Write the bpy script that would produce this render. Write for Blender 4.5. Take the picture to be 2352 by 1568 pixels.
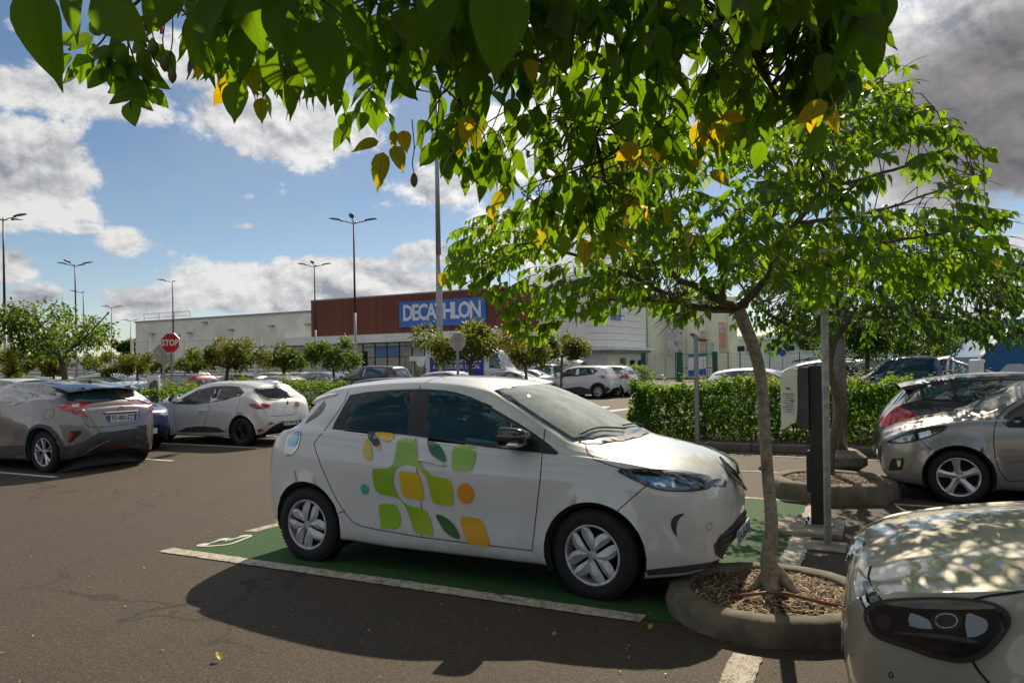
import bpy, bmesh, math, random
import numpy as np
from mathutils import Vector, Matrix
from mathutils.bvhtree import BVHTree
from mathutils.geometry import delaunay_2d_cdt

random.seed(7)
rng = np.random.default_rng(7)
SC = bpy.context.scene
for o in list(bpy.data.objects):
    bpy.data.objects.remove(o)

# ------------------------------------------------------------------ camera
FPX, EYE, HOR, ROLL = 1680.0, 1.635, 841.0, 0.016      # measured on the photograph at 2352 px width
cam_d = bpy.data.cameras.new('camera')
cam = bpy.data.objects.new('camera', cam_d)
SC.collection.objects.link(cam)
SC.camera = cam
cam_d.sensor_width = 36.0
cam_d.lens = 36.0 * FPX / 2352.0
cam_d.shift_y = (HOR - 784.0) / 2352.0
cam_d.clip_start = 0.05
cam_d.clip_end = 5000
cam.matrix_world = Matrix.Translation((0, 0, EYE)) @ Matrix.Rotation(ROLL, 4, 'Y') @ Matrix.Rotation(math.radians(90), 4, 'X')
SC.render.resolution_x, SC.render.resolution_y = 1024, 682

_c, _s = math.cos(ROLL), math.sin(ROLL)
def ray(px, py):
    u, v = px - 1176.0, py - HOR
    return Vector(((u * _c - v * _s) / FPX, 1.0, -(v * _c + u * _s) / FPX))
def G(px, py, h=0.0):                 # point of a horizontal plane seen at a pixel
    d = ray(px, py); t = (h - EYE) / d.z
    return Vector((d.x * t, t, h))
def at(px, py, depth):                # point at a depth
    d = ray(px, py)
    return Vector((d.x * depth, depth, EYE + d.z * depth))
def pix(P):
    X = FPX * P[0] / P[1]; Y = -FPX * (P[2] - EYE) / P[1]
    return (1176 + X * _c + Y * _s, HOR + Y * _c - X * _s)

TH = 0.466                             # the parking bays' direction
U = Vector((math.cos(TH), -math.sin(TH), 0))
V = Vector((math.sin(TH), math.cos(TH), 0))
def UV(u, v, z=0.0):
    return U * u + V * v + Vector((0, 0, z))

# ------------------------------------------------------------------ sun and sky
SUNDIR = Vector((0.29, 1.14, 1.0)).normalized()
sun_d = bpy.data.lights.new('sun', 'SUN')
sun = bpy.data.objects.new('sun', sun_d)
SC.collection.objects.link(sun)
sun_d.energy = 4.8
sun_d.angle = math.radians(0.55)
sun_d.color = (1.0, 0.86, 0.66)
sun.rotation_euler = SUNDIR.to_track_quat('Z', 'Y').to_euler()
SUN_EL = math.asin(SUNDIR.z)
SUN_AZ = math.atan2(SUNDIR.x, SUNDIR.y)

SC.view_settings.view_transform = 'Standard'
SC.view_settings.look = 'None'
SC.view_settings.gamma = 1.0
SC.view_settings.exposure = 0.25
SC.view_settings.use_curve_mapping = False
SC.cycles.max_bounces = 8
SC.cycles.transparent_max_bounces = 24
SC.cycles.transmission_bounces = 4
SC.cycles.caustics_reflective = False
SC.cycles.caustics_refractive = False
SC.cycles.sample_clamp_indirect = 6.0
SC.cycles.use_denoising = True

class NT:
    """tiny node helper"""
    def __init__(s, tree):
        s.t = tree; s.n = tree.nodes; s.l = tree.links
    def new(s, typ, **kw):
        n = s.n.new(typ)
        for k, v in kw.items():
            setattr(n, k, v)
        return n
    def link(s, a, b):
        s.l.new(a, b)
    def val(s, sock, v):
        if isinstance(v, (int, float)): sock.default_value = v
        elif isinstance(v, (tuple, list)):
            sock.default_value = tuple(v) + ((1.0,) if len(v) == 3 and len(sock.default_value) == 4 else ())
        else: s.link(v, sock)
    def m(s, op, a, b=None, c=None, clamp=False):
        n = s.new('ShaderNodeMath', operation=op, use_clamp=clamp)
        s.val(n.inputs[0], a)
        if b is not None: s.val(n.inputs[1], b)
        if c is not None: s.val(n.inputs[2], c)
        return n.outputs[0]
    def mix(s, fac, a, b, blend='MIX'):
        n = s.new('ShaderNodeMix', data_type='RGBA', blend_type=blend)
        s.val(n.inputs[0], fac); s.val(n.inputs[6], a); s.val(n.inputs[7], b)
        return n.outputs[2]
    def ss(s, x, lo, hi):
        n = s.new('ShaderNodeMapRange', interpolation_type='SMOOTHSTEP')
        s.val(n.inputs[0], x); n.inputs[1].default_value = lo; n.inputs[2].default_value = hi
        return n.outputs[0]
    def noise(s, vec, scale, detail=4, rough=0.55, dist=0.0):
        n = s.new('ShaderNodeTexNoise')
        if vec is not None: s.link(vec, n.inputs['Vector'])
        n.inputs['Scale'].default_value = scale; n.inputs['Detail'].default_value = detail
        n.inputs['Roughness'].default_value = rough; n.inputs['Distortion'].default_value = dist
        return n.outputs[0]
    def vec(s, x, y, z):
        n = s.new('ShaderNodeCombineXYZ')
        s.val(n.inputs[0], x); s.val(n.inputs[1], y); s.val(n.inputs[2], z)
        return n.outputs[0]

world = bpy.data.worlds.new('World')
SC.world = world
world.use_nodes = True
wn = NT(world.node_tree)
for n in list(wn.n): wn.n.remove(n)
w_out = wn.new('ShaderNodeOutputWorld')
w_bg = wn.new('ShaderNodeBackground')
w_bg.inputs[1].default_value = 0.088
wn.link(w_bg.outputs[0], w_out.inputs[0])
sky = wn.new('ShaderNodeTexSky', sky_type='NISHITA')
sky.sun_disc = False
sky.sun_elevation = SUN_EL
sky.sun_rotation = SUN_AZ
sky.altitude = 0; sky.air_density = 1.0; sky.dust_density = 0.25; sky.ozone_density = 3.0
tc = wn.new('ShaderNodeTexCoord')
sep = wn.new('ShaderNodeSeparateXYZ'); wn.link(tc.outputs['Generated'], sep.inputs[0])
wx, wy, wz = sep.outputs
az = wn.m('ARCTAN2', wx, wy)
el = wn.m('ARCSINE', wz)
elc = wn.m('MAXIMUM', wz, 0.0)
# cloud field: a layer overhead, seen in perspective, broken up by fractal noise
k = wn.m('DIVIDE', 1.0, wn.m('ADD', elc, 0.16))
pl = wn.vec(wn.m('MULTIPLY', wx, k), wn.m('MULTIPLY', wy, k), 0.0)
big = wn.noise(pl, 0.9, 7, 0.56, 0.2)
dirv = wn.vec(wn.m('MULTIPLY', az, 1.0), wn.m('MULTIPLY', el, 1.35), 0.3)
fine = wn.noise(dirv, 5.5, 10, 0.62, 0.25)
puff = wn.m('ABSOLUTE', wn.m('SUBTRACT', wn.noise(dirv, 11.0, 8, 0.6, 0.1), 0.5))
puffb = wn.m('ABSOLUTE', wn.m('SUBTRACT', wn.noise(wn.vec(wn.m('ADD', az, 0.004), wn.m('ADD', wn.m('MULTIPLY', el, 1.35), 0.012), 0.3), 11.0, 8, 0.6, 0.1), 0.5))
fineb = wn.noise(wn.vec(wn.m('ADD', az, 0.008), wn.m('ADD', wn.m('MULTIPLY', el, 1.35), 0.035), 0.3), 5.5, 8, 0.62, 0.25)
def D2A(px, py):
    d = ray(px, py).normalized()
    return math.atan2(d.x, d.y), math.asin(d.z)
# single clouds (centre and half-size as directions)
CL = [(60, 390, 270, 165, 1.3), (150, 215, 440, 90, .95), (520, 150, 440, 110, .9), (660, 275, 330, 130, 1.2), (60, 60, 120, 40, .4),
      (740, 660, 440, 105, 1.25), (330, 700, 170, 65, 1.1), (940, 655, 260, 60, 1.0), (285, 558, 95, 45, .75), (975, 585, 110, 42, .85), (10, 615, 110, 75, .95),
      (60, 690, 160, 60, .9), (1010, 430, 220, 75, .85), (1300, 560, 300, 160, .9), (190, 525, 70, 20, .7), (1500, 250, 500, 330, .9),
      (2150, 230, 620, 330, 1.5), (2300, 640, 300, 150, .8), (2250, 30, 420, 80, 1.3), (560, 520, 60, 18, .6), (850, 620, 200, 40, .8)]
mask = None
for (cx, cy, rx, ry, st) in CL:
    a0, e0 = D2A(cx, cy)
    ra = rx / FPX * math.cos(a0) ** 2; re = ry / FPX * math.cos(a0)
    dx = wn.m('DIVIDE', wn.m('SUBTRACT', az, a0), ra)
    dy = wn.m('DIVIDE', wn.m('SUBTRACT', el, e0), re)
    dd = wn.m('SQRT', wn.m('ADD', wn.m('MULTIPLY', dx, dx), wn.m('MULTIPLY', dy, dy)))
    mi = wn.m('MULTIPLY', wn.m('SUBTRACT', 1.0, dd, clamp=True), st)
    mask = mi if mask is None else wn.m('MAXIMUM', mask, mi)
# elsewhere a loose field of the same clouds
back = wn.m('MULTIPLY', wn.ss(big, 0.40, 0.66), wn.ss(wn.m('ABSOLUTE', wn.m('SUBTRACT', az, 0.05)), 0.6, 1.0))
mask = wn.m('MAXIMUM', mask, back)
dens = wn.m('ADD', wn.m('MULTIPLY', mask, 1.05), wn.m('MULTIPLY', wn.m('SUBTRACT', fine, 0.5), 1.8))
dens = wn.m('ADD', dens, wn.m('MULTIPLY', wn.m('SUBTRACT', puff, 0.07), 1.5))
cover = wn.ss(dens, 0.20, 0.46)
thick = wn.ss(dens, 0.35, 1.15)
lit = wn.m('ADD', wn.m('ADD', wn.m('MULTIPLY', wn.m('SUBTRACT', fine, fineb), 2.6), wn.m('MULTIPLY', wn.m('SUBTRACT', puff, puffb), 2.4)), 0.56, clamp=True)
cshade = wn.m('SUBTRACT', lit, wn.m('MULTIPLY', thick, 0.22), clamp=True)
ccol = wn.new('ShaderNodeValToRGB')
wn.link(cshade, ccol.inputs[0])
e = ccol.color_ramp.elements
e[0].position = 0.05; e[0].color = (2.7, 2.9, 3.3, 1)
e[1].position = 0.72; e[1].color = (7.6, 7.5, 7.35, 1)
# heavy grey cloud mass on the right-hand side of the sun
a1, e1 = D2A(2330, 250)
dx = wn.m('DIVIDE', wn.m('SUBTRACT', az, a1), 0.27); dy = wn.m('DIVIDE', wn.m('SUBTRACT', el, e1), 0.16)
heavy = wn.m('SUBTRACT', 1.15, wn.m('SQRT', wn.m('ADD', wn.m('MULTIPLY', dx, dx), wn.m('MULTIPLY', dy, dy))), clamp=True)
heavy = wn.ss(wn.m('ADD', heavy, wn.m('MULTIPLY', wn.m('SUBTRACT', fine, 0.5), 0.9)), 0.1, 0.75)
cl2 = wn.mix(heavy, ccol.outputs[0], wn.mix(lit, (1.05, 0.98, 1.02), (2.3, 2.15, 2.15)))
# blue part: Nishita, graded a little towards the deep tropical blue of the photograph
# clouds thin and brighten towards the sun
sd = wn.m('ADD', wn.m('ADD', wn.m('MULTIPLY', wx, SUNDIR.x), wn.m('MULTIPLY', wy, SUNDIR.y)), wn.m('MULTIPLY', wz, SUNDIR.z))
glow = wn.m('MULTIPLY', wn.m('POWER', wn.m('MAXIMUM', sd, 0.0), 9.0), 0.9)
gl = wn.m('ADD', 1.0, glow)
cl2 = wn.mix(1.0, cl2, wn.vec(gl, gl, gl), 'MULTIPLY')
tint = wn.mix(1.0, sky.outputs[0], wn.mix(wn.ss(el, 0.0, 0.42), (0.90, 0.86, 0.84), (0.70, 0.72, 0.73)), 'MULTIPLY')
veil = wn.m('MULTIPLY', wn.ss(wn.noise(dirv, 1.7, 6, 0.6, 0.5), 0.38, 0.72), 0.42)
tint = wn.mix(veil, tint, (4.4, 4.9, 5.6))
final = wn.mix(wn.m('MULTIPLY', cover, 0.97), tint, cl2)
wn.link(final, w_bg.inputs[0])

# ------------------------------------------------------------------ materials
MATS = {}
def pmat(name, col, rough=0.5, metal=0.0, coat=0.0, spec=0.5, emit=None, bump=None, vary=None, trans=0.0, coat_rough=0.03):
    """Principled material; vary=(scale, amount) mottles the colour, bump=(scale, strength)."""
    if name in MATS: return MATS[name]
    m = bpy.data.materials.new(name); m.use_nodes = True
    t = NT(m.node_tree); b = t.n['Principled BSDF']
    b.inputs['Base Color'].default_value = (*col, 1)
    b.inputs['Roughness'].default_value = rough
    b.inputs['Metallic'].default_value = metal
    b.inputs['Coat Weight'].default_value = coat
    b.inputs['Coat Roughness'].default_value = coat_rough
    b.inputs['Specular IOR Level'].default_value = spec
    b.inputs['Coat IOR'].default_value = 1.6
    b.inputs['Transmission Weight'].default_value = trans
    tcn = t.new('ShaderNodeTexCoord')
    if vary:
        nz = t.noise(tcn.outputs['Object'], vary[0], 5, 0.6)
        f = t.ss(nz, 0.35, 0.65)
        lo = tuple(c * (1 - vary[1]) for c in col); hi = tuple(min(1, c * (1 + vary[1])) for c in col)
        t.link(t.mix(f, lo, hi), b.inputs['Base Color'])
        rr = t.m('ADD', rough - 0.04, t.m('MULTIPLY', nz, 0.1)); t.link(rr, b.inputs['Roughness'])
    if bump:
        nb = t.noise(tcn.outputs['Object'], bump[0], 5, 0.6)
        bn = t.new('ShaderNodeBump'); bn.inputs['Strength'].default_value = bump[1]; bn.inputs['Distance'].default_value = 0.01
        t.link(nb, bn.inputs['Height']); t.link(bn.outputs[0], b.inputs['Normal'])
    if emit:
        b.inputs['Emission Color'].default_value = (*emit[:3], 1); b.inputs['Emission Strength'].default_value = emit[3]
    MATS[name] = m
    return m

def paint(name, col, metal=0.0, rough=0.35, dirt=0.25):
    """car paint: base, flake, clear coat, road dust gathering low on the body"""
    if name in MATS: return MATS[name]
    m = pmat(name, col, rough, metal, 1.0)
    t = NT(m.node_tree); b = t.n['Principled BSDF']
    tcn = t.new('ShaderNodeTexCoord'); sp_ = t.new('ShaderNodeSeparateXYZ'); t.link(tcn.outputs['Object'], sp_.inputs[0])
    low = t.m('SUBTRACT', 1.0, t.ss(sp_.outputs[2], 0.15, 0.62))
    nz = t.noise(tcn.outputs['Object'], 3.0, 8, 0.7)
    nz2 = t.noise(tcn.outputs['Object'], 60.0, 3, 0.6)
    f = t.m('MULTIPLY', t.m('MULTIPLY', low, t.ss(nz, 0.38, 0.7)), dirt * 2.2, clamp=True)
    f = t.m('ADD', f, t.m('MULTIPLY', t.ss(nz, 0.5, 0.8), dirt * 0.18), clamp=True)
    f = t.m('ADD', f, t.m('MULTIPLY', t.ss(nz2, 0.62, 0.8), dirt * 0.22), clamp=True)
    t.link(t.mix(f, col, (0.20, 0.16, 0.11)), b.inputs['Base Color'])
    t.link(t.m('SUBTRACT', 1.0, t.m('MULTIPLY', f, 0.6), clamp=True), b.inputs['Coat Weight'])
    t.link(t.m('ADD', 0.03, t.m('MULTIPLY', nz, 0.05)), b.inputs['Coat Roughness'])
    if metal > 0.3:
        fl = t.noise(tcn.outputs['Object'], 900.0, 2, 0.5)
        bn = t.new('ShaderNodeBump'); bn.inputs['Strength'].default_value = 0.08; bn.inputs['Distance'].default_value = 0.001
        t.link(fl, bn.inputs['Height']); t.link(bn.outputs[0], b.inputs['Normal'])
    return m

def glass(name, tint=(0.25, 0.42, 0.40), refl=1.0, rough=0.0, ior=1.5, film=(0.05, (0.55, 0.52, 0.45))):
    """thin car glass: tinted see-through with Fresnel reflection"""
    if name in MATS: return MATS[name]
    m = bpy.data.materials.new(name); m.use_nodes = True
    t = NT(m.node_tree); t.n.remove(t.n['Principled BSDF'])
    tr = t.new('ShaderNodeBsdfTransparent'); tr.inputs[0].default_value = (*tint, 1)
    gl = t.new('ShaderNodeBsdfGlossy'); gl.inputs['Roughness'].default_value = rough; gl.inputs[0].default_value = (refl, refl, refl, 1)
    fr = t.new('ShaderNodeFresnel'); fr.inputs[0].default_value = ior
    tcn = t.new('ShaderNodeTexCoord')
    nb = t.noise(tcn.outputs['Object'], 1.6, 2, 0.5)
    bn = t.new('ShaderNodeBump'); bn.inputs['Strength'].default_value = 0.05 if ior < 1.6 else 0.0; bn.inputs['Distance'].default_value = 0.05
    t.link(nb, bn.inputs['Height']); t.link(bn.outputs[0], gl.inputs['Normal'])
    mx = t.new('ShaderNodeMixShader'); t.link(fr.outputs[0], mx.inputs[0]); t.link(tr.outputs[0], mx.inputs[1]); t.link(gl.outputs[0], mx.inputs[2])
    # diffuse film: thin dust by default, painted reflection on the teal and windscreen glass
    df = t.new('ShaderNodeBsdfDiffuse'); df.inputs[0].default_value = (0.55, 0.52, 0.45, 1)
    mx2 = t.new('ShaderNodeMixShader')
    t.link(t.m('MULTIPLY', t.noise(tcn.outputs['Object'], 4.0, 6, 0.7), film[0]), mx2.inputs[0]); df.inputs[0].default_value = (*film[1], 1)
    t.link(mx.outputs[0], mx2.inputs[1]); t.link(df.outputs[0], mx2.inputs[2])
    t.link(mx2.outputs[0], t.n['Material Output'].inputs[0])
    MATS[name] = m
    return m

def leafmat(name, c0, c1, c2, trans=0.5, tcol=(0.30, 0.52, 0.02), t2=(0.75, 0.50, 0.02), vein=False, rough=0.38, spec=0.45):
    """leaf: colour runs c0 -> c1 -> c2 along each leaf's own 'tint' value; light passes through"""
    if name in MATS: return MATS[name]
    m = bpy.data.materials.new(name); m.use_nodes = True
    t = NT(m.node_tree); b = t.n['Principled BSDF']
    at_ = t.new('ShaderNodeAttribute'); at_.attribute_name = 'tint'
    tcn = t.new('ShaderNodeTexCoord')
    nz = t.noise(tcn.outputs['Object'], 9.0 if not vein else 30.0, 4, 0.6)
    tv = t.m('ADD', at_.outputs['Fac'], t.m('MULTIPLY', t.m('SUBTRACT', nz, 0.5), 0.25), clamp=True)
    r = t.new('ShaderNodeValToRGB'); t.link(tv, r.inputs[0])
    e = r.color_ramp.elements; e[0].position = 0.0; e[0].color = (*c0, 1); e[1].position = 1.0; e[1].color = (*c2, 1)
    x = e.new(0.62); x.color = (*c1, 1)
    r2 = t.new('ShaderNodeValToRGB'); t.link(tv, r2.inputs[0])
    e = r2.color_ramp.elements; e[0].position = 0.0; e[0].color = tuple(c * 0.75 for c in tcol) + (1,); e[1].position = 1.0; e[1].color = (*t2, 1)
    x = e.new(0.68); x.color = (*tcol, 1)
    base, tb = r.outputs[0], r2.outputs[0]
    if vein:
        at2 = t.new('ShaderNodeAttribute'); at2.attribute_name = 'vein'      # 0 on the midrib, 1 at the edge; side veins from the along value
        at3 = t.new('ShaderNodeAttribute'); at3.attribute_name = 'along'
        side = t.m('PINGPONG', t.m('SUBTRACT', t.m('MULTIPLY', at3.outputs['Fac'], 7.0), t.m('MULTIPLY', at2.outputs['Fac'], 1.4)), 0.5)
        vmask = t.m('MAXIMUM', t.m('SUBTRACT', 1.0, t.ss(side, 0.02, 0.09)), t.m('SUBTRACT', 1.0, t.ss(at2.outputs['Fac'], 0.03, 0.10)))
        base = t.mix(t.m('MULTIPLY', vmask, 0.35), base, (0.10, 0.14, 0.03))
        tb = t.mix(t.m('MULTIPLY', vmask, 0.45), tb, tuple(c * 0.45 for c in tcol))
    t.link(base, b.inputs['Base Color'])
    b.inputs['Roughness'].default_value = rough
    b.inputs['Specular IOR Level'].default_value = spec
    tl = t.new('ShaderNodeBsdfTranslucent'); t.link(tb, tl.inputs[0])
    mx = t.new('ShaderNodeMixShader'); mx.inputs[0].default_value = trans
    t.link(b.outputs[0], mx.inputs[1]); t.link(tl.outputs[0], mx.inputs[2])
    t.link(mx.outputs[0], t.n['Material Output'].inputs[0])
    MATS[name] = m
    return m

# ------------------------------------------------------------------ mesh helpers
COL = SC.collection
def link_mesh(name, verts, faces, mats=None, parent=None, smooth=False, midx=None):
    me = bpy.data.meshes.new(name)
    me.from_pydata([tuple(v) for v in verts], [], faces)
    if mats is not None:
        for m in (mats if isinstance(mats, (list, tuple)) else [mats]): me.materials.append(m)
    if midx is not None: me.polygons.foreach_set('material_index', midx)
    if smooth: me.polygons.foreach_set('use_smooth', [True] * len(me.polygons))
    me.update()
    o = bpy.data.objects.new(name, me); COL.objects.link(o)
    if parent is not None: o.parent = parent
    return o

class MB:
    def __init__(s): s.v = []; s.f = []; s.m = []; s.cur = 0
    def add(s, vs, fs):
        n = len(s.v); s.v += [tuple(v) for v in vs]; s.f += [tuple(i + n for i in f) for f in fs]; s.m += [s.cur] * len(fs)
        return s
    def box(s, c, d, rz=0.0, bev=0.0, M=None):
        x, y, z = d[0] / 2, d[1] / 2, d[2] / 2
        R = Matrix.Rotation(rz, 3, 'Z')
        if bev <= 0:
            vs = [(a * x, b * y, e * z) for e in (-1, 1) for a, b in ((-1, -1), (1, -1), (1, 1), (-1, 1))]
            fs = [(3, 2, 1, 0), (4, 5, 6, 7), (0, 1, 5, 4), (1, 2, 6, 5), (2, 3, 7, 6), (3, 0, 4, 7)]
        else:
            q = bev; vs = []; fs = []
            for zz, k in ((-z, q), (-z + q, 0), (z - q, 0), (z, q)):
                X, Y = x - k, y - k; c_ = min(q, 0.49 * min(X, Y))
                vs += [(-X + c_, -Y, zz), (X - c_, -Y, zz), (X, -Y + c_, zz), (X, Y - c_, zz), (X - c_, Y, zz), (-X + c_, Y, zz), (-X, Y - c_, zz), (-X, -Y + c_, zz)]
            for r in range(3):
                for i in range(8): fs.append((r * 8 + i, r * 8 + (i + 1) % 8, r * 8 + 8 + (i + 1) % 8, r * 8 + 8 + i))
            fs.append(tuple(range(7, -1, -1))); fs.append(tuple(range(24, 32)))
        C_ = Vector(c)
        vs = [R @ Vector(v) + C_ for v in vs]
        if M is not None: vs = [M @ v for v in vs]
        return s.add(vs, fs)
    def tube(s, pts, rad, n=8, cap=True):
        pts = [Vector(p) for p in pts]
        if isinstance(rad, (int, float)): rad = [rad] * len(pts)
        vs = []; fs = []
        t0 = (pts[1] - pts[0]).normalized()
        up = Vector((0, 0, 1)) if abs(t0.z) < 0.9 else Vector((1, 0, 0))
        a = t0.cross(up).normalized()
        for i, p in enumerate(pts):
            t = (pts[min(i + 1, len(pts) - 1)] - pts[max(i - 1, 0)]).normalized()
            a = (a - t * a.dot(t))
            a = a.normalized() if a.length > 1e-6 else t.orthogonal().normalized()
            b = t.cross(a)
            for j in range(n):
                an = 2 * math.pi * j / n
                vs.append(p + (a * math.cos(an) + b * math.sin(an)) * rad[i])
        for i in range(len(pts) - 1):
            for j in range(n):
                k = (j + 1) % n
                fs.append((i * n + j, i * n + k, (i + 1) * n + k, (i + 1) * n + j))
        if cap:
            fs.append(tuple(range(n - 1, -1, -1))); fs.append(tuple((len(pts) - 1) * n + j for j in range(n)))
        return s.add(vs, fs)
    def lathe(s, prof, n=32, M=None, cap=False):
        """prof: (r, h) pairs turned about local z"""
        vs = []; fs = []
        for r, h in prof:
            for j in range(n):
                an = 2 * math.pi * j / n; v = Vector((r * math.cos(an), r * math.sin(an), h))
                vs.append(M @ v if M is not None else v)
        for i in range(len(prof) - 1):
            for j in range(n):
                k = (j + 1) % n; fs.append((i * n + j, i * n + k, (i + 1) * n + k, (i + 1) * n + j))
        if cap:
            fs.append(tuple(range(n - 1, -1, -1))); fs.append(tuple((len(prof) - 1) * n + j for j in range(n)))
        return s.add(vs, fs)
    def prism(s, poly, depth, M):
        """polygon in local xy extruded along local z, placed by M"""
        n = len(poly)
        vs = [M @ Vector((x, y, 0)) for x, y in poly] + [M @ Vector((x, y, depth)) for x, y in poly]
        fs = [tuple(range(n - 1, -1, -1)), tuple(range(n, 2 * n))] + [(i, (i + 1) % n, n + (i + 1) % n, n + i) for i in range(n)]
        return s.add(vs, fs)
    def quad(s, a, b, c, d): return s.add([a, b, c, d], [(0, 1, 2, 3)])
    def build(s, name, mats, parent=None, smooth=False):
        return link_mesh(name, s.v, s.f, mats, parent, smooth, s.m if isinstance(mats, (list, tuple)) else None)

def tag(o, label=None, cat=None, group=None, kind=None):
    if label: o['label'] = label
    if cat: o['category'] = cat
    if group: o['group'] = group
    if kind: o['kind'] = kind
    return o
def thing(name, label, cat, loc=(0, 0, 0), rz=0.0, group=None):
    o = bpy.data.objects.new(name, None); COL.objects.link(o)
    o.location = loc; o.rotation_euler = (0, 0, rz); o.empty_display_size = 0.2
    return tag(o, label, cat, group)
def struct(o): o['kind'] = 'structure'; return o
def stuff(o): o['kind'] = 'stuff'; return o
def kids(o): return [c for c in bpy.data.objects if c.parent == o]
def dup_tree(o, parent=None, cmap=None):
    if cmap is None:
        cmap = {}
        for c in bpy.data.objects:
            if c.parent: cmap.setdefault(c.parent.name, []).append(c)
    c = o.copy(); COL.objects.link(c); c.parent = parent
    for ch in cmap.get(o.name, []): dup_tree(ch, c, cmap)
    return c
def shade_auto(o, ang=35):
    me = o.data
    me.polygons.foreach_set('use_smooth', [True] * len(me.polygons))
    bm = bmesh.new(); bm.from_mesh(me)
    th = math.radians(ang)
    for e in bm.edges:
        if len(e.link_faces) == 2 and e.calc_face_angle(0.0) > th: e.smooth = False
    bm.to_mesh(me); bm.free()
    return o

def np_mesh(name, verts, faces, mats, parent=None, attrs=None, smooth=False):
    """fast mesh of same-sided faces; attrs: {name: (domain, values)}"""
    me = bpy.data.meshes.new(name)
    nf, k = faces.shape
    me.vertices.add(len(verts)); me.vertices.foreach_set('co', np.ascontiguousarray(verts, dtype=np.float32).ravel())
    me.loops.add(nf * k); me.loops.foreach_set('vertex_index', np.ascontiguousarray(faces, dtype=np.int32).ravel())
    me.polygons.add(nf); me.polygons.foreach_set('loop_start', np.arange(0, nf * k, k, dtype=np.int32))
    me.materials.append(mats)
    if smooth: me.polygons.foreach_set('use_smooth', np.ones(nf, dtype=bool))
    for an, (dom, vals) in (attrs or {}).items():
        at_ = me.attributes.new(an, 'FLOAT', dom); at_.data.foreach_set('value', np.ascontiguousarray(vals, dtype=np.float32))
    me.update(calc_edges=True)
    o = bpy.data.objects.new(name, me); COL.objects.link(o)
    if parent is not None: o.parent = parent
    return o

def pchip(xs, ys, x):
    xs = np.asarray(xs, float); ys = np.asarray(ys, float); x = np.asarray(x, float)
    h = np.diff(xs); d = np.diff(ys) / h
    m = np.zeros(len(xs))
    for i in range(1, len(xs) - 1):
        if d[i - 1] * d[i] > 0:
            w1 = 2 * h[i] + h[i - 1]; w2 = h[i] + 2 * h[i - 1]
            m[i] = (w1 + w2) / (w1 / d[i - 1] + w2 / d[i])
    m[0], m[-1] = d[0], d[-1]
    i = np.clip(np.searchsorted(xs, x) - 1, 0, len(xs) - 2)
    t = np.clip((x - xs[i]) / h[i], 0, 1)
    return ((1 + 2 * t) * (1 - t) ** 2 * ys[i] + t * (1 - t) ** 2 * h[i] * m[i]
            + t * t * (3 - 2 * t) * ys[i + 1] + t * t * (t - 1) * h[i] * m[i + 1])

def smooth_poly(pts, n=4, closed=True):
    """Catmull-Rom through 2-D points"""
    P = [np.array(p, float) for p in pts]; out = []
    N = len(P)
    rngi = range(N) if closed else range(N - 1)
    for i in rngi:
        p0, p1, p2, p3 = (P[(i - 1) % N], P[i], P[(i + 1) % N], P[(i + 2) % N]) if closed else (P[max(i - 1, 0)], P[i], P[i + 1], P[min(i + 2, N - 1)])
        for j in range(n):
            t = j / n
            out.append(tuple(0.5 * ((2 * p1) + (-p0 + p2) * t + (2 * p0 - 5 * p1 + 4 * p2 - p3) * t * t + (-p0 + 3 * p1 - 3 * p2 + p3) * t ** 3)))
    if not closed: out.append(tuple(P[-1]))
    return out
def in_poly(x, y, poly):
    c = False; j = len(poly) - 1
    for i in range(len(poly)):
        xi, yi = poly[i]; xj, yj = poly[j]
        if (yi > y) != (yj > y) and x < (xj - xi) * (y - yi) / (yj - yi) + xi: c = not c
        j = i
    return c
def fill2d(outer, holes=(), res=0.05):
    """triangulate a 2-D polygon with holes and inner points every res"""
    vs = []; es = []
    for lp in [outer] + list(holes):
        n0 = len(vs); L_ = []
        for i in range(len(lp)):
            a = np.array(lp[i]); b = np.array(lp[(i + 1) % len(lp)])
            k = max(1, int(np.hypot(*(b - a)) / (res * 1.5)))
            for j in range(k): L_.append(a + (b - a) * j / k)
        vs += [Vector((float(p[0]), float(p[1]))) for p in L_]
        es += [(n0 + i, n0 + (i + 1) % len(L_)) for i in range(len(L_))]
    xs = [p[0] for p in outer]; ys = [p[1] for p in outer]
    x = min(xs) + res / 2; r = 0
    while x < max(xs):
        y = min(ys) + res / 2 * (1 + r % 2)
        while y < max(ys):
            if in_poly(x, y, outer) and not any(in_poly(x, y, h) for h in holes): vs.append(Vector((x, y)))
            y += res
        x += res * 0.87; r += 1
    V2, E2, F2, *_ = delaunay_2d_cdt(vs, es, [], 0, 1e-6)
    F = []
    for f in F2:
        cx = sum(V2[i].x for i in f) / 3; cy = sum(V2[i].y for i in f) / 3
        if in_poly(cx, cy, outer) and not any(in_poly(cx, cy, h) for h in holes): F.append(tuple(f))
    return V2, F

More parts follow.
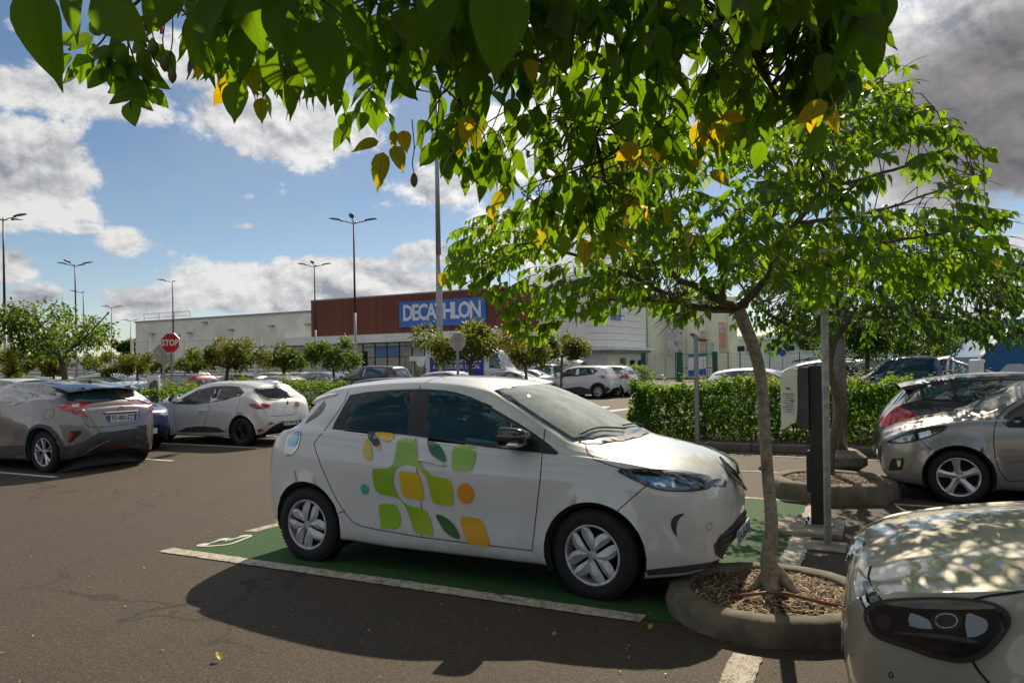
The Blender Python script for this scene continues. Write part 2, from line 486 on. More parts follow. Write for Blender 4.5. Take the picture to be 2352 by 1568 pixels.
def text_mesh(name, txt, size, mat, M, parent=None, extrude=0.004, bold=0.0, spacing=1.0, xs=1.0):
    cu = bpy.data.curves.new(name, 'FONT'); cu.body = txt; cu.size = size; cu.extrude = extrude; cu.offset = bold
    cu.align_x = 'CENTER'; cu.align_y = 'CENTER'; cu.space_character = spacing; cu.resolution_u = 2
    o = bpy.data.objects.new(name, cu); COL.objects.link(o)
    dg = bpy.context.evaluated_depsgraph_get()
    me = bpy.data.meshes.new_from_object(o.evaluated_get(dg))
    bpy.data.objects.remove(o); bpy.data.curves.remove(cu)
    me.transform(M @ Matrix.Diagonal((xs, 1, 1, 1))); me.materials.clear(); me.materials.append(mat)
    ob = bpy.data.objects.new(name, me); COL.objects.link(ob)
    if parent is not None: ob.parent = parent
    return ob
def frame_M(origin, xdir, ydir):
    x = Vector(xdir).normalized(); y = Vector(ydir).normalized(); z = x.cross(y).normalized(); y = z.cross(x)
    M = Matrix((( x.x, y.x, z.x, origin[0]), (x.y, y.y, z.y, origin[1]), (x.z, y.z, z.z, origin[2]), (0, 0, 0, 1)))
    return M

# ------------------------------------------------------------------ shared materials
asphalt_c = (0.115, 0.098, 0.080)
M_rubber = pmat('tyre_rubber', (0.011, 0.0105, 0.010), 0.8, bump=(90, 0.5), vary=(9, 0.25))
M_black = pmat('black_plastic', (0.016, 0.016, 0.017), 0.42, vary=(6, 0.2))
M_trim = pmat('grey_trim', (0.042, 0.044, 0.047), 0.52, vary=(8, 0.25))
M_gloss = pmat('gloss_black', (0.008, 0.008, 0.009), 0.08, coat=1.0)
M_seam = pmat('panel_gap', (0.01, 0.01, 0.01), 0.8)
M_alloy = pmat('alloy', (0.56, 0.56, 0.57), 0.30, 0.65, vary=(12, 0.18))
M_capsil = pmat('silver_wheel_cover', (0.50, 0.50, 0.51), 0.34, 0.35, vary=(14, 0.22))
M_chrome = pmat('chrome', (0.72, 0.72, 0.74), 0.08, 1.0)
M_dark = pmat('dark_void', (0.008, 0.008, 0.008), 0.9)
M_seat = pmat('seat_cloth', (0.028, 0.034, 0.04), 0.85, bump=(120, 0.3))
M_seatl = pmat('seat_piping', (0.32, 0.36, 0.36), 0.7)
M_inner = pmat('cabin_lining', (0.05, 0.055, 0.06), 0.8)
M_dash = pmat('dashboard', (0.30, 0.33, 0.34), 0.6)
M_lens = glass('headlamp_lens', (0.80, 0.86, 0.90), 1.0, ior=1.61, film=(0.008, (.5, .5, .5)))
M_red = pmat('red_lens', (0.42, 0.006, 0.012), 0.12, coat=1.0, vary=(30, 0.25), bump=(60, 0.15))
M_redb = pmat('bright_red_lens', (0.70, 0.015, 0.02), 0.12, coat=1.0)
M_bluel = pmat('pale_blue_lens', (0.32, 0.56, 0.80), 0.10, 0.2, coat=1.0)
M_clear = pmat('clear_lens', (0.62, 0.62, 0.62), 0.12, 0.5, coat=1.0)
M_amber = pmat('amber_lens', (0.75, 0.22, 0.03), 0.15, coat=1.0)
M_refl = pmat('reflector', (0.75, 0.77, 0.8), 0.12, 1.0)
M_plate = pmat('plate_white', (0.74, 0.74, 0.72), 0.35)
M_pblue = pmat('plate_blue', (0.02, 0.12, 0.48), 0.35)
M_ptext = pmat('plate_black', (0.01, 0.01, 0.012), 0.4)
G_hero = glass('tinted_glass_teal', (0.34, 0.66, 0.70), film=(0.42, (.008, .13, .16)))  # teal film puts the sky's reflection into the colour
G_dark = glass('privacy_glass', (0.12, 0.26, 0.29), film=(0.6, (.006, .085, .11)))  # darker teal film, likewise reflected sky as colour
G_green = glass('green_glass', (0.36, 0.56, 0.48))
G_screen = glass('windscreen_glass', (0.50, 0.62, 0.60), film=(1.1, (.62, .66, .66)))  # pale film paints bright cloud glare onto the screen
G_far = pmat('far_car_glass', (0.02, 0.05, 0.055), 0.05, coat=1.0, spec=0.8)
G_farl = pmat('far_car_screen', (0.10, 0.17, 0.17), 0.06, coat=1.0, spec=0.9)

# ------------------------------------------------------------------ car body by lofting
def catmull_weights(n, K):
    """weights turning n control points into K curve points"""
    W = np.zeros((K, n))
    for q in range(K):
        t = q / (K - 1) * (n - 1); i = min(int(t), n - 2); f = t - i
        c = (0.5 * (-f + 2 * f * f - f ** 3), 0.5 * (2 - 5 * f * f + 3 * f ** 3), 0.5 * (f + 4 * f * f - 3 * f ** 3), 0.5 * (-f * f + f ** 3))
        for j, w in zip((i - 1, i, i + 1, i + 2), c):
            W[q, min(max(j, 0), n - 1)] += w
    return W

class Car:
    """lofts a body from side profile, plan and cross-section tables; local x forward, y left, z up,
    origin on the ground under the middle of the car"""
    def __init__(c, name, label, group, sp, mats, loc, rz, N=120, K=27):
        c.sp = sp; c.root = thing(name, label, sp.get('cat', 'car'), loc, rz, group)
        c.M = Matrix.Translation(loc) @ Matrix.Rotation(rz, 4, 'Z'); c.Mi = c.M.inverted()
        c.L = sp['L']; c.paint = mats
        L = c.L
        t = np.linspace(0, 1, N); s = L * (0.55 * t + 0.45 * (1 - np.cos(np.pi * t)) / 2)
        I = lambda key: pchip([a for a, _ in sp[key]], [b for _, b in sp[key]], s)
        zt, zs, zb, w, wt, cr = I('top'), I('belt'), I('bot'), I('w'), I('wt'), I('cr')
        ze = zt - cr
        zs = np.minimum(zs, zt - cr * 0.55)
        ze = np.maximum(ze, zs + 0.004)
        zb = np.minimum(zb, zs - 0.03)
        sh = sp.get('shoulder', 0.05)
        wt = np.minimum(wt, w - 0.02)
        gh = np.clip((ze - zs) / 0.25, 0, 1)           # 0 on the bonnet, 1 in the cabin
        wbelt = w - sh * (0.6 + 0.4 * gh)
        h = zs - zb
        top_in = wt
        P = [(w * 0.88, zb), (w - 0.035, zb + 0.02), (w - 0.012, zb + 0.30 * h), (w, zb + 0.60 * h), (w - 0.012, zb + 0.84 * h),
             (w - sh * 0.55, zs - 0.012 * gh), (wbelt * gh + (w - sh * 1.1) * (1 - gh), zs + 0.012 * gh + 0.25 * (1 - gh) * (ze - zs)),
             ((wbelt + top_in) / 2 + 0.022 * gh, (zs + ze) / 2), (top_in + 0.006, ze - 0.035 * gh), (top_in - 0.045, ze + 0.004 + 0.1 * cr),
             (top_in * 0.62, zt - cr * 0.22), (top_in * 0.3, zt - cr * 0.05), (w * 0, zt)]
        Y = np.stack([p[0] + 0 * s for p in P], 1); Z = np.stack([p[1] + 0 * s for p in P], 1)
        W = catmull_weights(len(P), K)
        Y = np.maximum(Y @ W.T, 0); Z = Z @ W.T
        X = (L / 2 - s)[:, None] + 0 * Y
        # bumper ends lean: a bulge at bumper height, the upper part set back
        R = sp['arch']; wr = sp['wr']
        c.ax = [L / 2 - sp['foh'], L / 2 - sp['foh'] - sp['wb']]
        for a in c.ax:                                  # flared arches
            r = np.hypot(X - a, Z - wr)
            fl = sp.get('flare', 0.022) * np.exp(-((np.maximum(r, R) - R) / 0.055) ** 2) * (Z < wr + R + 0.12) * (Y > 0.5)
            Y = Y + fl
        for (x0, z0, rx, rz_, amt) in sp.get('dents', []):   # sculpting of the flanks
            Y = Y + amt * np.exp(-((X - x0) / rx) ** 2 - ((Z - z0) / rz_) ** 2) * (Y > 0.4)
        X = X + sp.get('bulge', lambda X, Y, Z: 0)(X, Y, Z) if 'bulge' in sp else X
        half = np.stack([X, Y, Z], 2)
        ring = np.concatenate([half, (half[:, :-1][:, ::-1]) * np.array([1, -1, 1])], 1)     # N x (2K-1)
        # underside
        under = np.stack([ring[:, -1] * np.array([1, 0.5, 1]) + np.array([0, 0, 0.03]), ring[:, 0] * np.array([1, 0.5, 1]) + np.array([0, 0, 0.03])], 1)
        ring = np.concatenate([ring, under], 1)
        n2 = ring.shape[1]; c.n2 = n2; c.K = K
        Vv = ring.reshape(-1, 3)
        F = []; under_f = []
        for i in range(N - 1):
            for j in range(n2):
                k = (j + 1) % n2
                F.append((i * n2 + j, (i + 1) * n2 + j, (i + 1) * n2 + k, i * n2 + k)); under_f.append(j >= 2 * K - 2)
        F.append(tuple(range(n2))); under_f.append(False)
        F.append(tuple((N - 1) * n2 + j for j in range(n2 - 1, -1, -1))); under_f.append(False)
        c.V = Vv; c.F = F; c.under = under_f
        c.bvh = BVHTree.FromPolygons([tuple(v) for v in Vv], F)
        c.cuts = []; c.R = R; c.wr = wr
    # ---- mappings: pixel, side (x, z), top (x, y), front / rear (y, z)
    def hit(c, mode, a, b):
        if mode == 'cam':
            o = c.Mi @ Vector((0, 0, EYE)); d = (c.Mi.to_3x3() @ ray(a, b)).normalized()
        elif mode == 'R': o = Vector((a, -3, b)); d = Vector((0, 1, 0))
        elif mode == 'L': o = Vector((a, 3, b)); d = Vector((0, -1, 0))
        elif mode == 'T': o = Vector((a, b, 4)); d = Vector((0, 0, -1))
        elif mode == 'F': o = Vector((6, a, b)); d = Vector((-1, 0, 0))
        elif mode == 'B': o = Vector((-6, a, b)); d = Vector((1, 0, 0))
        p, n, i, ds = c.bvh.ray_cast(o, d)
        if p is None:
            q = o + d * max(0.1, (Vector((0, 0, 0.8)) - o).dot(d))
            # walk the ray to its closest point to the body
            best = None
            for kk in range(-30, 31):
                q2 = q + d * kk * 0.07
                r = c.bvh.find_nearest(q2)
                if best is None or r[3] < best[3]: best = r
            p, n = best[0], best[1]
        if n.dot(d) > 0: n = -n
        return p, n
    def patch(c, name, mode, outer, mat, holes=(), off=0.004, res=0.05, mirror=True, parent=None, both=False, thick=0.0, scale=1.0):
        res2 = res * (300.0 if mode == 'cam' else 1.0) * scale
        V2, F2 = fill2d(outer, holes, res2)
        if not F2: return []
        P = []; 
        for v in V2:
            p, n = c.hit(mode, v.x, v.y); P.append(p + n * off)
        # orient
        f0 = F2[0]; nn = (P[f0[1]] - P[f0[0]]).cross(P[f0[2]] - P[f0[0]])
        cen = sum((P[i] for i in f0), Vector()) / 3
        out = cen - Vector((cen.x * 0.6, 0, 0.6))
        if nn.dot(out) < 0: F2 = [f[::-1] for f in F2]
        obs = []
        for sg in ((1, -1) if mirror else (1,)):
            vs = [(p.x, p.y * sg, p.z) for p in P]; fs = F2 if sg == 1 else [f[::-1] for f in F2]
            o = link_mesh(name, vs, fs, mat, parent or c.root, True); obs.append(o)
            if thick:
                md = o.modifiers.new('t', 'SOLIDIFY'); md.thickness = thick; md.offset = 1
        return obs
    def cut(c, mode, poly, mirror=True):
        c.cuts.append((mode, poly, mirror))
    def seam(c, mode, pts, w=0.007, mat=None, mirror=True, name='panel_gap', off=0.0016, step=None, parent=None, closed=False, raised=0.0):
        step = step or (8.0 if mode == 'cam' else 0.03)
        Q = []
        pts = list(pts) + ([pts[0]] if closed else [])
        for i in range(len(pts) - 1):
            a, b = np.array(pts[i]), np.array(pts[i + 1]); k = max(1, int(np.hypot(*(b - a)) / step))
            Q += [a + (b - a) * j / k for j in range(k)]
        Q.append(np.array(pts[-1]))
        H = [c.hit(mode, float(q[0]), float(q[1])) for q in Q]
        vs = []; fs = []
        for i, (p, n) in enumerate(H):
            t = (H[min(i + 1, len(H) - 1)][0] - H[max(i - 1, 0)][0])
            sd = t.cross(n); sd = sd.normalized() * w / 2 if sd.length > 1e-9 else Vector((0, 0, w / 2))
            vs += [p + n * off - sd, p + n * (off + raised), p + n * off + sd]
        for i in range(len(H) - 1):
            fs += [(3 * i, 3 * i + 1, 3 * i + 4, 3 * i + 3), (3 * i + 1, 3 * i + 2, 3 * i + 5, 3 * i + 4)]
        for sg in ((1, -1) if mirror else (1,)):
            link_mesh(name, [(v.x, v.y * sg, v.z) for v in vs], fs if sg > 0 else [f[::-1] for f in fs], mat or M_seam, parent or c.root, raised > 0)
    def finish(c, near=-1, shape=None):
        """cut arches and window openings, build the shell and the wheel wells"""
        sp = c.sp; V_ = c.V.copy(); kill = np.zeros(len(c.F), bool)
        wmax = max(a for _, a in sp['w'])
        side = np.abs(V_[:, 1]) > wmax * 0.45
        inside = np.zeros(len(V_), bool)
        for a in c.ax:
            r = np.hypot(V_[:, 0] - a, V_[:, 2] - c.wr)
            ins = (r < c.R) & side
            inside |= ins
        for fi, f in enumerate(c.F):
            if len(f) == 4 and all(inside[i] for i in f): kill[fi] = True
        # openings
        for mode, poly, mir in c.cuts:
            for fi, f in enumerate(c.F):
                if kill[fi] or len(f) != 4: continue
                cen = Vector(c.V[list(f)].mean(0))
                a = Vector(c.V[f[0]]); n = (Vector(c.V[f[2]]) - a).cross(Vector(c.V[f[3]]) - Vector(c.V[f[1]]))
                for sg in ((1, -1) if mir else (1,)):
                    q = Vector((cen.x, cen.y * sg, cen.z)); nq = Vector((n.x, n.y * sg, n.z))
                    if mode == 'cam':
                        if q.y * near < 0.2 and mir: continue
                        wq = c.M @ q
                        if nq.dot(c.Mi @ Vector((0, 0, EYE)) - q) * (1 if n.dot(cen - Vector((cen.x * .5, 0, .6))) > 0 else -1) < 0: continue
                        if wq.y > 0.1 and in_poly(*pix(wq), poly): kill[fi] = True
                    elif mode in 'RL':
                        if abs(q.y) > 0.25 and in_poly(q.x, q.z, poly): kill[fi] = True
                    elif mode == 'T':
                        if cen.z > 0.9 and in_poly(q.x, q.y, poly): kill[fi] = True
                    elif mode == 'B':
                        if cen.x < 0 and in_poly(q.y, q.z, poly): kill[fi] = True
        for a in c.ax:
            dx = V_[:, 0] - a; dz = V_[:, 2] - c.wr; r = np.hypot(dx, dz)
            m = (r < c.R) & side
            V_[m, 0] = a + dx[m] / r[m] * c.R; V_[m, 2] = c.wr + dz[m] / r[m] * c.R
        F = [f for fi, f in enumerate(c.F) if not kill[fi]]
        mi = [1 if c.under[fi] else 0 for fi in range(len(c.F)) if not kill[fi]]
        o = link_mesh('body', V_, F, [c.paint, M_black], c.root, True, mi)
        c.body = o
        # wheel wells
        for a in c.ax:
            for sg in (1, -1):
                vs = []; fs = []; n = 28
                for i in range(n + 1):
                    an = math.radians(-24 + 228 * i / n)
                    x = a + math.cos(an) * c.R; z = c.wr + math.sin(an) * c.R
                    p, nn = c.hit('L' if sg > 0 else 'R', a + math.cos(an) * (c.R + 0.012), max(c.wr + math.sin(an) * (c.R + 0.012), 0.24))
                    y = abs(p.y) - 0.004
                    vs += [(x, y * sg, z), (a + math.cos(an) * (c.R - 0.03), (y - 0.035) * sg, c.wr + math.sin(an) * (c.R - 0.03)), (a + math.cos(an) * (c.R - 0.02), (wmax - 0.42) * sg, c.wr + math.sin(an) * (c.R - 0.02))]
                b = len(vs); vs.append((a, (wmax - 0.42) * sg, c.wr))
                for i in range(n):
                    fs += [(3 * i, 3 * i + 3, 3 * i + 4, 3 * i + 1), (3 * i + 1, 3 * i + 4, 3 * i + 5, 3 * i + 2), (3 * i + 2, 3 * i + 5, b)]
                link_mesh('wheel_arch', vs, fs, M_dark, c.root)
        return o

def body_floor(c):
    mb = MB(); L = c.L; w = max(a for _, a in c.sp['w'])
    mb.box((0, 0, 0.26), (L * 0.86, w * 1.1, 0.08))
    mb.box((c.ax[0], 0, 0.22), (0.3, w * 1.2, 0.1)); mb.box((c.ax[1], 0, 0.24), (0.12, w * 1.3, 0.1))
    mb.build('underbody', M_dark, c.root)

# ------------------------------------------------------------------ wheels (outer face towards -y)
def wheel_meshes(kind, R, rim, wd, rim_mat=None, lo=False):
    key = (kind, R, rim, wd, rim_mat.name if rim_mat else '', lo)
    if key in WHEELS: return WHEELS[key]
    RX = Matrix.Rotation(math.radians(90), 4, 'X')       # local z -> -y (outwards)
    n = 18 if lo else 56
    t = MB(); h = wd / 2
    prof = [(rim * 0.985, h - 0.012), (rim + 0.006, h - 0.002), (rim + (R - rim) * 0.35, h + 0.004), (rim + (R - rim) * 0.72, h - 0.002), (R - 0.012, h - 0.016), (R - 0.003, h - 0.035),
            (R, h * 0.3), (R, -h * 0.3), (R - 0.006, -h + 0.03), (rim + (R - rim) * 0.5, -h), (rim, -h + 0.01)]
    if lo: prof = [prof[i] for i in (0, 3, 5, 8, 10)]
    t.lathe(prof, n, RX)
    if not lo:                                            # tread grooves and shoulder blocks
        for q in range(64):
            an = 2 * math.pi * q / 64
            Mq = RX @ Matrix.Rotation(an, 4, 'Z') @ Matrix.Translation((R - 0.002, 0, h - 0.036))
            t.box((0, 0, 0), (0.011, 0.019, 0.034), M=Mq)
    m = MB(); m.cur = 1
    m.lathe([(rim + 0.002, h - 0.008), (rim - 0.006, h - 0.004), (rim - 0.016, h - 0.010), (rim - 0.022, h - 0.03), (rim - 0.03, -h + 0.02)], n, RX); 
    if kind != 'zoe' or lo: pass
    m.cur = 0
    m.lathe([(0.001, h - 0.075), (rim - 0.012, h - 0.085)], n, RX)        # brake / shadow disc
    m.cur = 1
    zf = h - 0.012
    def petal(angf, widf, r0, r1, zfun, th=0.010, ns=9):
        """strip running outwards whose centre angle and half width vary with r"""
        vs = []; fs = []
        for i in range(ns):
            u = i / (ns - 1); r = r0 + (r1 - r0) * u; a = angf(u); wv = widf(u)
            for jj, (q, dz) in enumerate(((-1, -th), (-1, 0), (-0.25, 0.013), (1, -0.007), (1, -th))):
                an = a + q * wv / max(r, 0.02)
                vs.append(RX @ Vector((r * math.cos(an), r * math.sin(an), zfun(u) + dz)))
        for i in range(ns - 1):
            for jj in range(4): fs.append((i * 5 + jj, i * 5 + jj + 1, i * 5 + 6 + jj, i * 5 + 5 + jj))
        fs.append((0, 1, 2, 3, 4)); fs.append(tuple((ns - 1) * 5 + jj for jj in (4, 3, 2, 1, 0)))
        m.add(vs, [f[::-1] for f in fs])
    D = math.radians
    if kind == 'zoe':
        for q in range(4):
            for sg in (-1, 1):
                base = D(90 * q + 45)
                petal(lambda u, sg=sg, b=base: b + sg * D(36 - 23.5 * u ** 1.15), lambda u: 0.007 + 0.049 * (math.sin(math.pi * min(u * 0.84 + 0.06, 1)) ** 1.1) * (0.35 + 0.65 * u), 0.018, rim - 0.004, lambda u: zf - 0.002 + 0.010 * math.sin(math.pi * u) - 0.006 * u, ns=13)
        m.lathe([(rim - 0.012, zf - 0.02), (rim - 0.010, zf + 0.004), (rim + 0.003, zf + 0.002)], n, RX)
        m.lathe([(0.0005, zf + 0.012), (0.024, zf + 0.012), (0.032, zf + 0.004), (0.034, zf - 0.02)], 24, RX)
    elif kind == 'five':
        for q in range(5):
            petal(lambda u, q=q: D(72 * q + 18), lambda u: 0.040 - 0.012 * math.sin(math.pi * u) + 0.010 * u, 0.03, rim - 0.008, lambda u: zf - 0.022 + 0.020 * u, 0.02, 7)
        m.lathe([(0.0005, zf - 0.006), (0.028, zf - 0.008), (0.03, zf - 0.02), (0.075, zf - 0.024), (0.08, zf - 0.05)], 24, RX)
        m.cur = 0
        for q in range(4):
            an = D(90 * q + 45); m.lathe([(0.0005, 0.004), (0.010, 0.004), (0.011, -0.01)], 8, RX @ Matrix.Translation((0.052 * math.cos(an), 0.052 * math.sin(an), zf - 0.022)))
    elif kind == 'chr':
        for q in range(5):
            for sg in (-1, 1):
                petal(lambda u, q=q, sg=sg: D(72 * q + 90) + sg * D(4 + 9 * u), lambda u: 0.009 + 0.007 * u, 0.04, rim - 0.006, lambda u: zf - 0.012 + 0.01 * u, 0.02, 6)
        m.lathe([(0.0005, zf - 0.002), (0.03, zf - 0.004), (0.055, zf - 0.02)], 20, RX)
    elif kind == 'multi':
        for q in range(14):
            petal(lambda u, q=q: D(360 / 14 * q) + 0.12 * u, lambda u: 0.008 + 0.004 * u, 0.03, rim - 0.02, lambda u: zf - 0.006, 0.014, 5)
        m.lathe([(rim - 0.028, zf - 0.01), (rim - 0.020, zf), (rim, zf + 0.001)], n, RX)
        m.cur = 2; m.lathe([(0.0005, zf + 0.008), (0.022, zf + 0.006), (0.026, zf - 0.01)], 16, RX); m.cur = 1
        m.lathe([(0.026, zf - 0.002), (0.05, zf - 0.01)], 16, RX)
    else:                                                 # 'cap': eight-hole cover
        ns = 8 if not lo else 6
        for q in range(ns):
            petal(lambda u, q=q: D(360 / ns * q), lambda u: 0.017 + 0.018 * u, 0.03, rim - 0.008, lambda u: zf - 0.004, 0.014, 4)
        m.lathe([(0.0005, zf + 0.004), (0.04, zf), (0.05, zf - 0.01)], 12, RX)
    rm = rim_mat or M_capsil
    mats = [M_dark, rm, M_chrome]
    tb = t.build('tyre', M_rubber); rb = m.build('rim', mats)
    shade_auto(tb, 40); shade_auto(rb, 22)
    mt, mr = tb.data, rb.data
    bpy.data.objects.remove(tb); bpy.data.objects.remove(rb)
    WHEELS[key] = (mt, mr)
    return WHEELS[key]
WHEELS = {}
def add_wheels(c, kind, rim, wd=0.195, track=None, rim_mat=None, lo=False, steer=0.0, spin=0.4):
    mt, mr = wheel_meshes(kind, c.sp['wr'], rim, wd, rim_mat, lo)
    w = track or (max(a for _, a in c.sp['w']) - 0.012)
    for i, a in enumerate(c.ax):
        for sg in (-1, 1):
            wo = bpy.data.objects.new('wheel', mt); COL.objects.link(wo); wo.parent = c.root
            ro = bpy.data.objects.new('rim', mr); COL.objects.link(ro); ro.parent = wo
            rot = Matrix.Rotation(steer if i == 0 else 0, 4, 'Z') @ Matrix.Rotation(0 if sg < 0 else math.pi, 4, 'Z') @ Matrix.Rotation(spin + i * 0.9, 4, 'Y')
            wo.matrix_local = Matrix.Translation((a, sg * (w - wd / 2), c.sp['wr'])) @ rot
def seat(c, x, y, z=0.42, parent=None, light=False, h=0.62):
    mb = MB()
    mb.box((x + 0.05, y, z), (0.50, 0.48, 0.16), bev=0.05)
    M = Matrix.Translation((x - 0.20, y, z + 0.06)) @ Matrix.Rotation(math.radians(-14), 4, 'Y')
    mb.box((0, 0, h / 2), (0.13, 0.46, h), bev=0.05, M=M)
    mb.box((0, 0, h + 0.10), (0.09, 0.26, 0.19), bev=0.04, M=M)
    if light:
        mb.cur = 1
        for sg in (-1, 1): mb.box((0.066, sg * 0.17, h / 2 + 0.02), (0.014, 0.022, h * 0.8), M=M)
    else: pass
    o = mb.build('seat', [M_seat, M_seatl], c.root); shade_auto(o, 50)
def interior(c, xw, belt, rows=((0.15, (0.36, -0.36)), (-0.72, (0.40, 0.0, -0.40))), light=False, w=None, xr=None):
    """tub, door cards, dashboard, steering wheel, seats. xw: x of the windscreen base"""
    w = w or max(a for _, a in c.sp['w'])
    xr = xr if xr is not None else -c.L / 2 + 0.45
    mb = MB()
    for sg in (-1, 1): mb.box(((xw + xr) / 2, sg * (w - 0.11), (0.3 + belt) / 2 - 0.02), (xw - xr, 0.03, belt - 0.34))
    mb.box(((xw + xr) / 2, 0, 0.31), (xw - xr, 2 * w - 0.3, 0.03))
    mb.build('cabin_lining', M_inner, c.root)
    d = MB(); d.box((xw - 0.12, 0, belt - 0.13), (0.52, 2 * w - 0.26, 0.22), bev=0.06)
    d.box((xw - 0.28, 0.36, belt - 0.02), (0.2, 0.36, 0.08), bev=0.03)
    shade_auto(d.build('dashboard', M_dash if light else M_black, c.root), 50)
    s = MB(); ring = [(xw - 0.48 - 0.05 * math.cos(a), 0.36 + 0.18 * math.cos(a + 1.57), belt - 0.06 + 0.18 * math.sin(a + 1.57)) for a in [i * math.pi / 12 for i in range(24)]]
    ring.append(ring[0]); s.tube(ring, 0.014, 6, cap=False); s.box((xw - 0.46, 0.36, belt - 0.06), (0.03, 0.3, 0.05))
    s.build('steering_wheel', M_black, c.root)
    for x, ys in rows:
        for y in ys: seat(c, x, y, light=light and x > 0, h=0.60 if x > 0 else 0.54)

def number_plate(parent, M, txt, left_blue=True, size=(0.52, 0.11), extra=False):
    """M places the plate: local x along the text, y up, z out"""
    mb = MB(); w, h = size
    mb.prism([(-w / 2, -h / 2), (w / 2, -h / 2), (w / 2, h / 2), (-w / 2, h / 2)], 0.006, M)
    o = mb.build('number_plate', M_plate, parent)
    for sx in (-1, 1):
        b = MB(); x0 = sx * (w / 2 - 0.022)
        b.prism([(x0 - 0.022, -h / 2), (x0 + 0.022, -h / 2), (x0 + 0.022, h / 2), (x0 - 0.022, h / 2)], 0.0012, M @ Matrix.Translation((0, 0, 0.0062)))
        b.build('plate_band', M_pblue, o)
    text_mesh('plate_lettering', txt, h * 0.98, M_ptext, M @ Matrix.Translation((0, 0, 0.0085)), o, extrude=0.0006, bold=0.0012, xs=0.80, spacing=0.98)
    return o
def mirror_pair(c, x, z, y, mat, size=(0.15, 0.22, 0.15), only=None):
    for sg in (-1, 1):
        if only and sg != only: continue
        mb = MB(); a, b, d = size
        ns = 12; vs = []; fs = []
        # a rounded shell: blunt at the back, domed forward
        for i in range(7):
            ph = i / 6; xx = x - a * 0.3 + a * math.sin(ph * math.pi / 2) * 1.0; r = math.cos(ph * math.pi / 2) ** 0.55 if i < 6 else 0.05
            for j in range(ns):
                an = 2 * math.pi * j / ns; cy = math.copysign(abs(math.cos(an)) ** 0.7, math.cos(an)); cz = math.copysign(abs(math.sin(an)) ** 0.7, math.sin(an))
                vs.append((xx, sg * (y + b * 0.5 * (1 + cy * r)), z + d / 2 * cz * r + 0.01 * cy))
        for i in range(6):
            for j in range(ns): fs.append((i * ns + j, i * ns + (j + 1) % ns, (i + 1) * ns + (j + 1) % ns, (i + 1) * ns + j))
        fs.append(tuple(range(ns))); fs.append(tuple(6 * ns + j for j in range(ns)))
        mb.add(vs, fs)
        o = mb.build('wing_mirror', mat, c.root); shade_auto(o, 60)
        st = MB(); st.box((x + 0.02, sg * (y + 0.01), z - 0.045), (0.07, 0.14, 0.03)); st.build('mirror_stalk', M_black, o)
        gl = MB(); gl.box((x - a * 0.3 - 0.004, sg * (y + b * 0.5), z), (0.004, b * 0.82, d * 0.78)); gl.build('mirror_glass', M_refl, o)
def handle(c, mode, pts, mat, mirror=True):
    """bar handle through 2-D side points (x, z)"""
    H = [c.hit(mode, *p) for p in pts]
    ps = [H[0][0]] + [p + n * 0.034 for p, n in H] + [H[-1][0]]
    for sg in ((1, -1) if mirror else (1,)):
        mb = MB(); mb.tube([(p.x, p.y * sg, p.z) for p in ps], [0.012, 0.014] + [0.013] * (len(ps) - 4) + [0.014, 0.012], 8)
        o = mb.build('door_handle', mat, c.root); shade_auto(o, 60)

# ------------------------------------------------------------------ placing cars by a wheel hub
def root_from_hub(px, py, sp, front, near_y, yaw, lat=None):
    """world place of a car's origin from the pixel of one near-side hub"""
    P = G(px, py, sp['wr'])
    w = lat if lat is not None else max(a for _, a in sp['w']) - 0.01
    x = sp['L'] / 2 - sp['foh'] - (0 if front else sp['wb'])
    q = Matrix.Rotation(yaw, 4, 'Z') @ Vector((x, near_y * w, 0))
    return Vector((P.x - q.x, P.y - q.y, 0))
YAW_R = -TH                 # facing right and towards the camera
YAW_L = math.pi - TH        # facing left and away
def ZA(X, Y): return ((950 + X / 1.742) / 1.5714, (1300 + Y / 1.742) / 1.5714)
def ZB(X, Y): return ((1850 + X / 1.96) / 1.5714, (1350 + Y / 1.96) / 1.5714)
def Z2(X, Y): return ((1000 + X / 1.96) / 1.5714, (950 + Y / 1.96) / 1.5714)
def Z1(X, Y): return ((X / 1.96) / 1.5714, (950 + Y / 1.96) / 1.5714)
def Z3(X, Y): return ((2700 + X / 1.96) / 1.5714, (1250 + Y / 1.96) / 1.5714)
def Z4(X, Y): return ((2300 + X / 1.685) / 1.5714, (1900 + Y / 1.685) / 1.5714)
def Z5(X, Y): return ((1700 + X / 3.36) / 1.5714, (1200 + Y / 3.36) / 1.5714)
def mp(f, pts): return [f(*p) for p in pts]

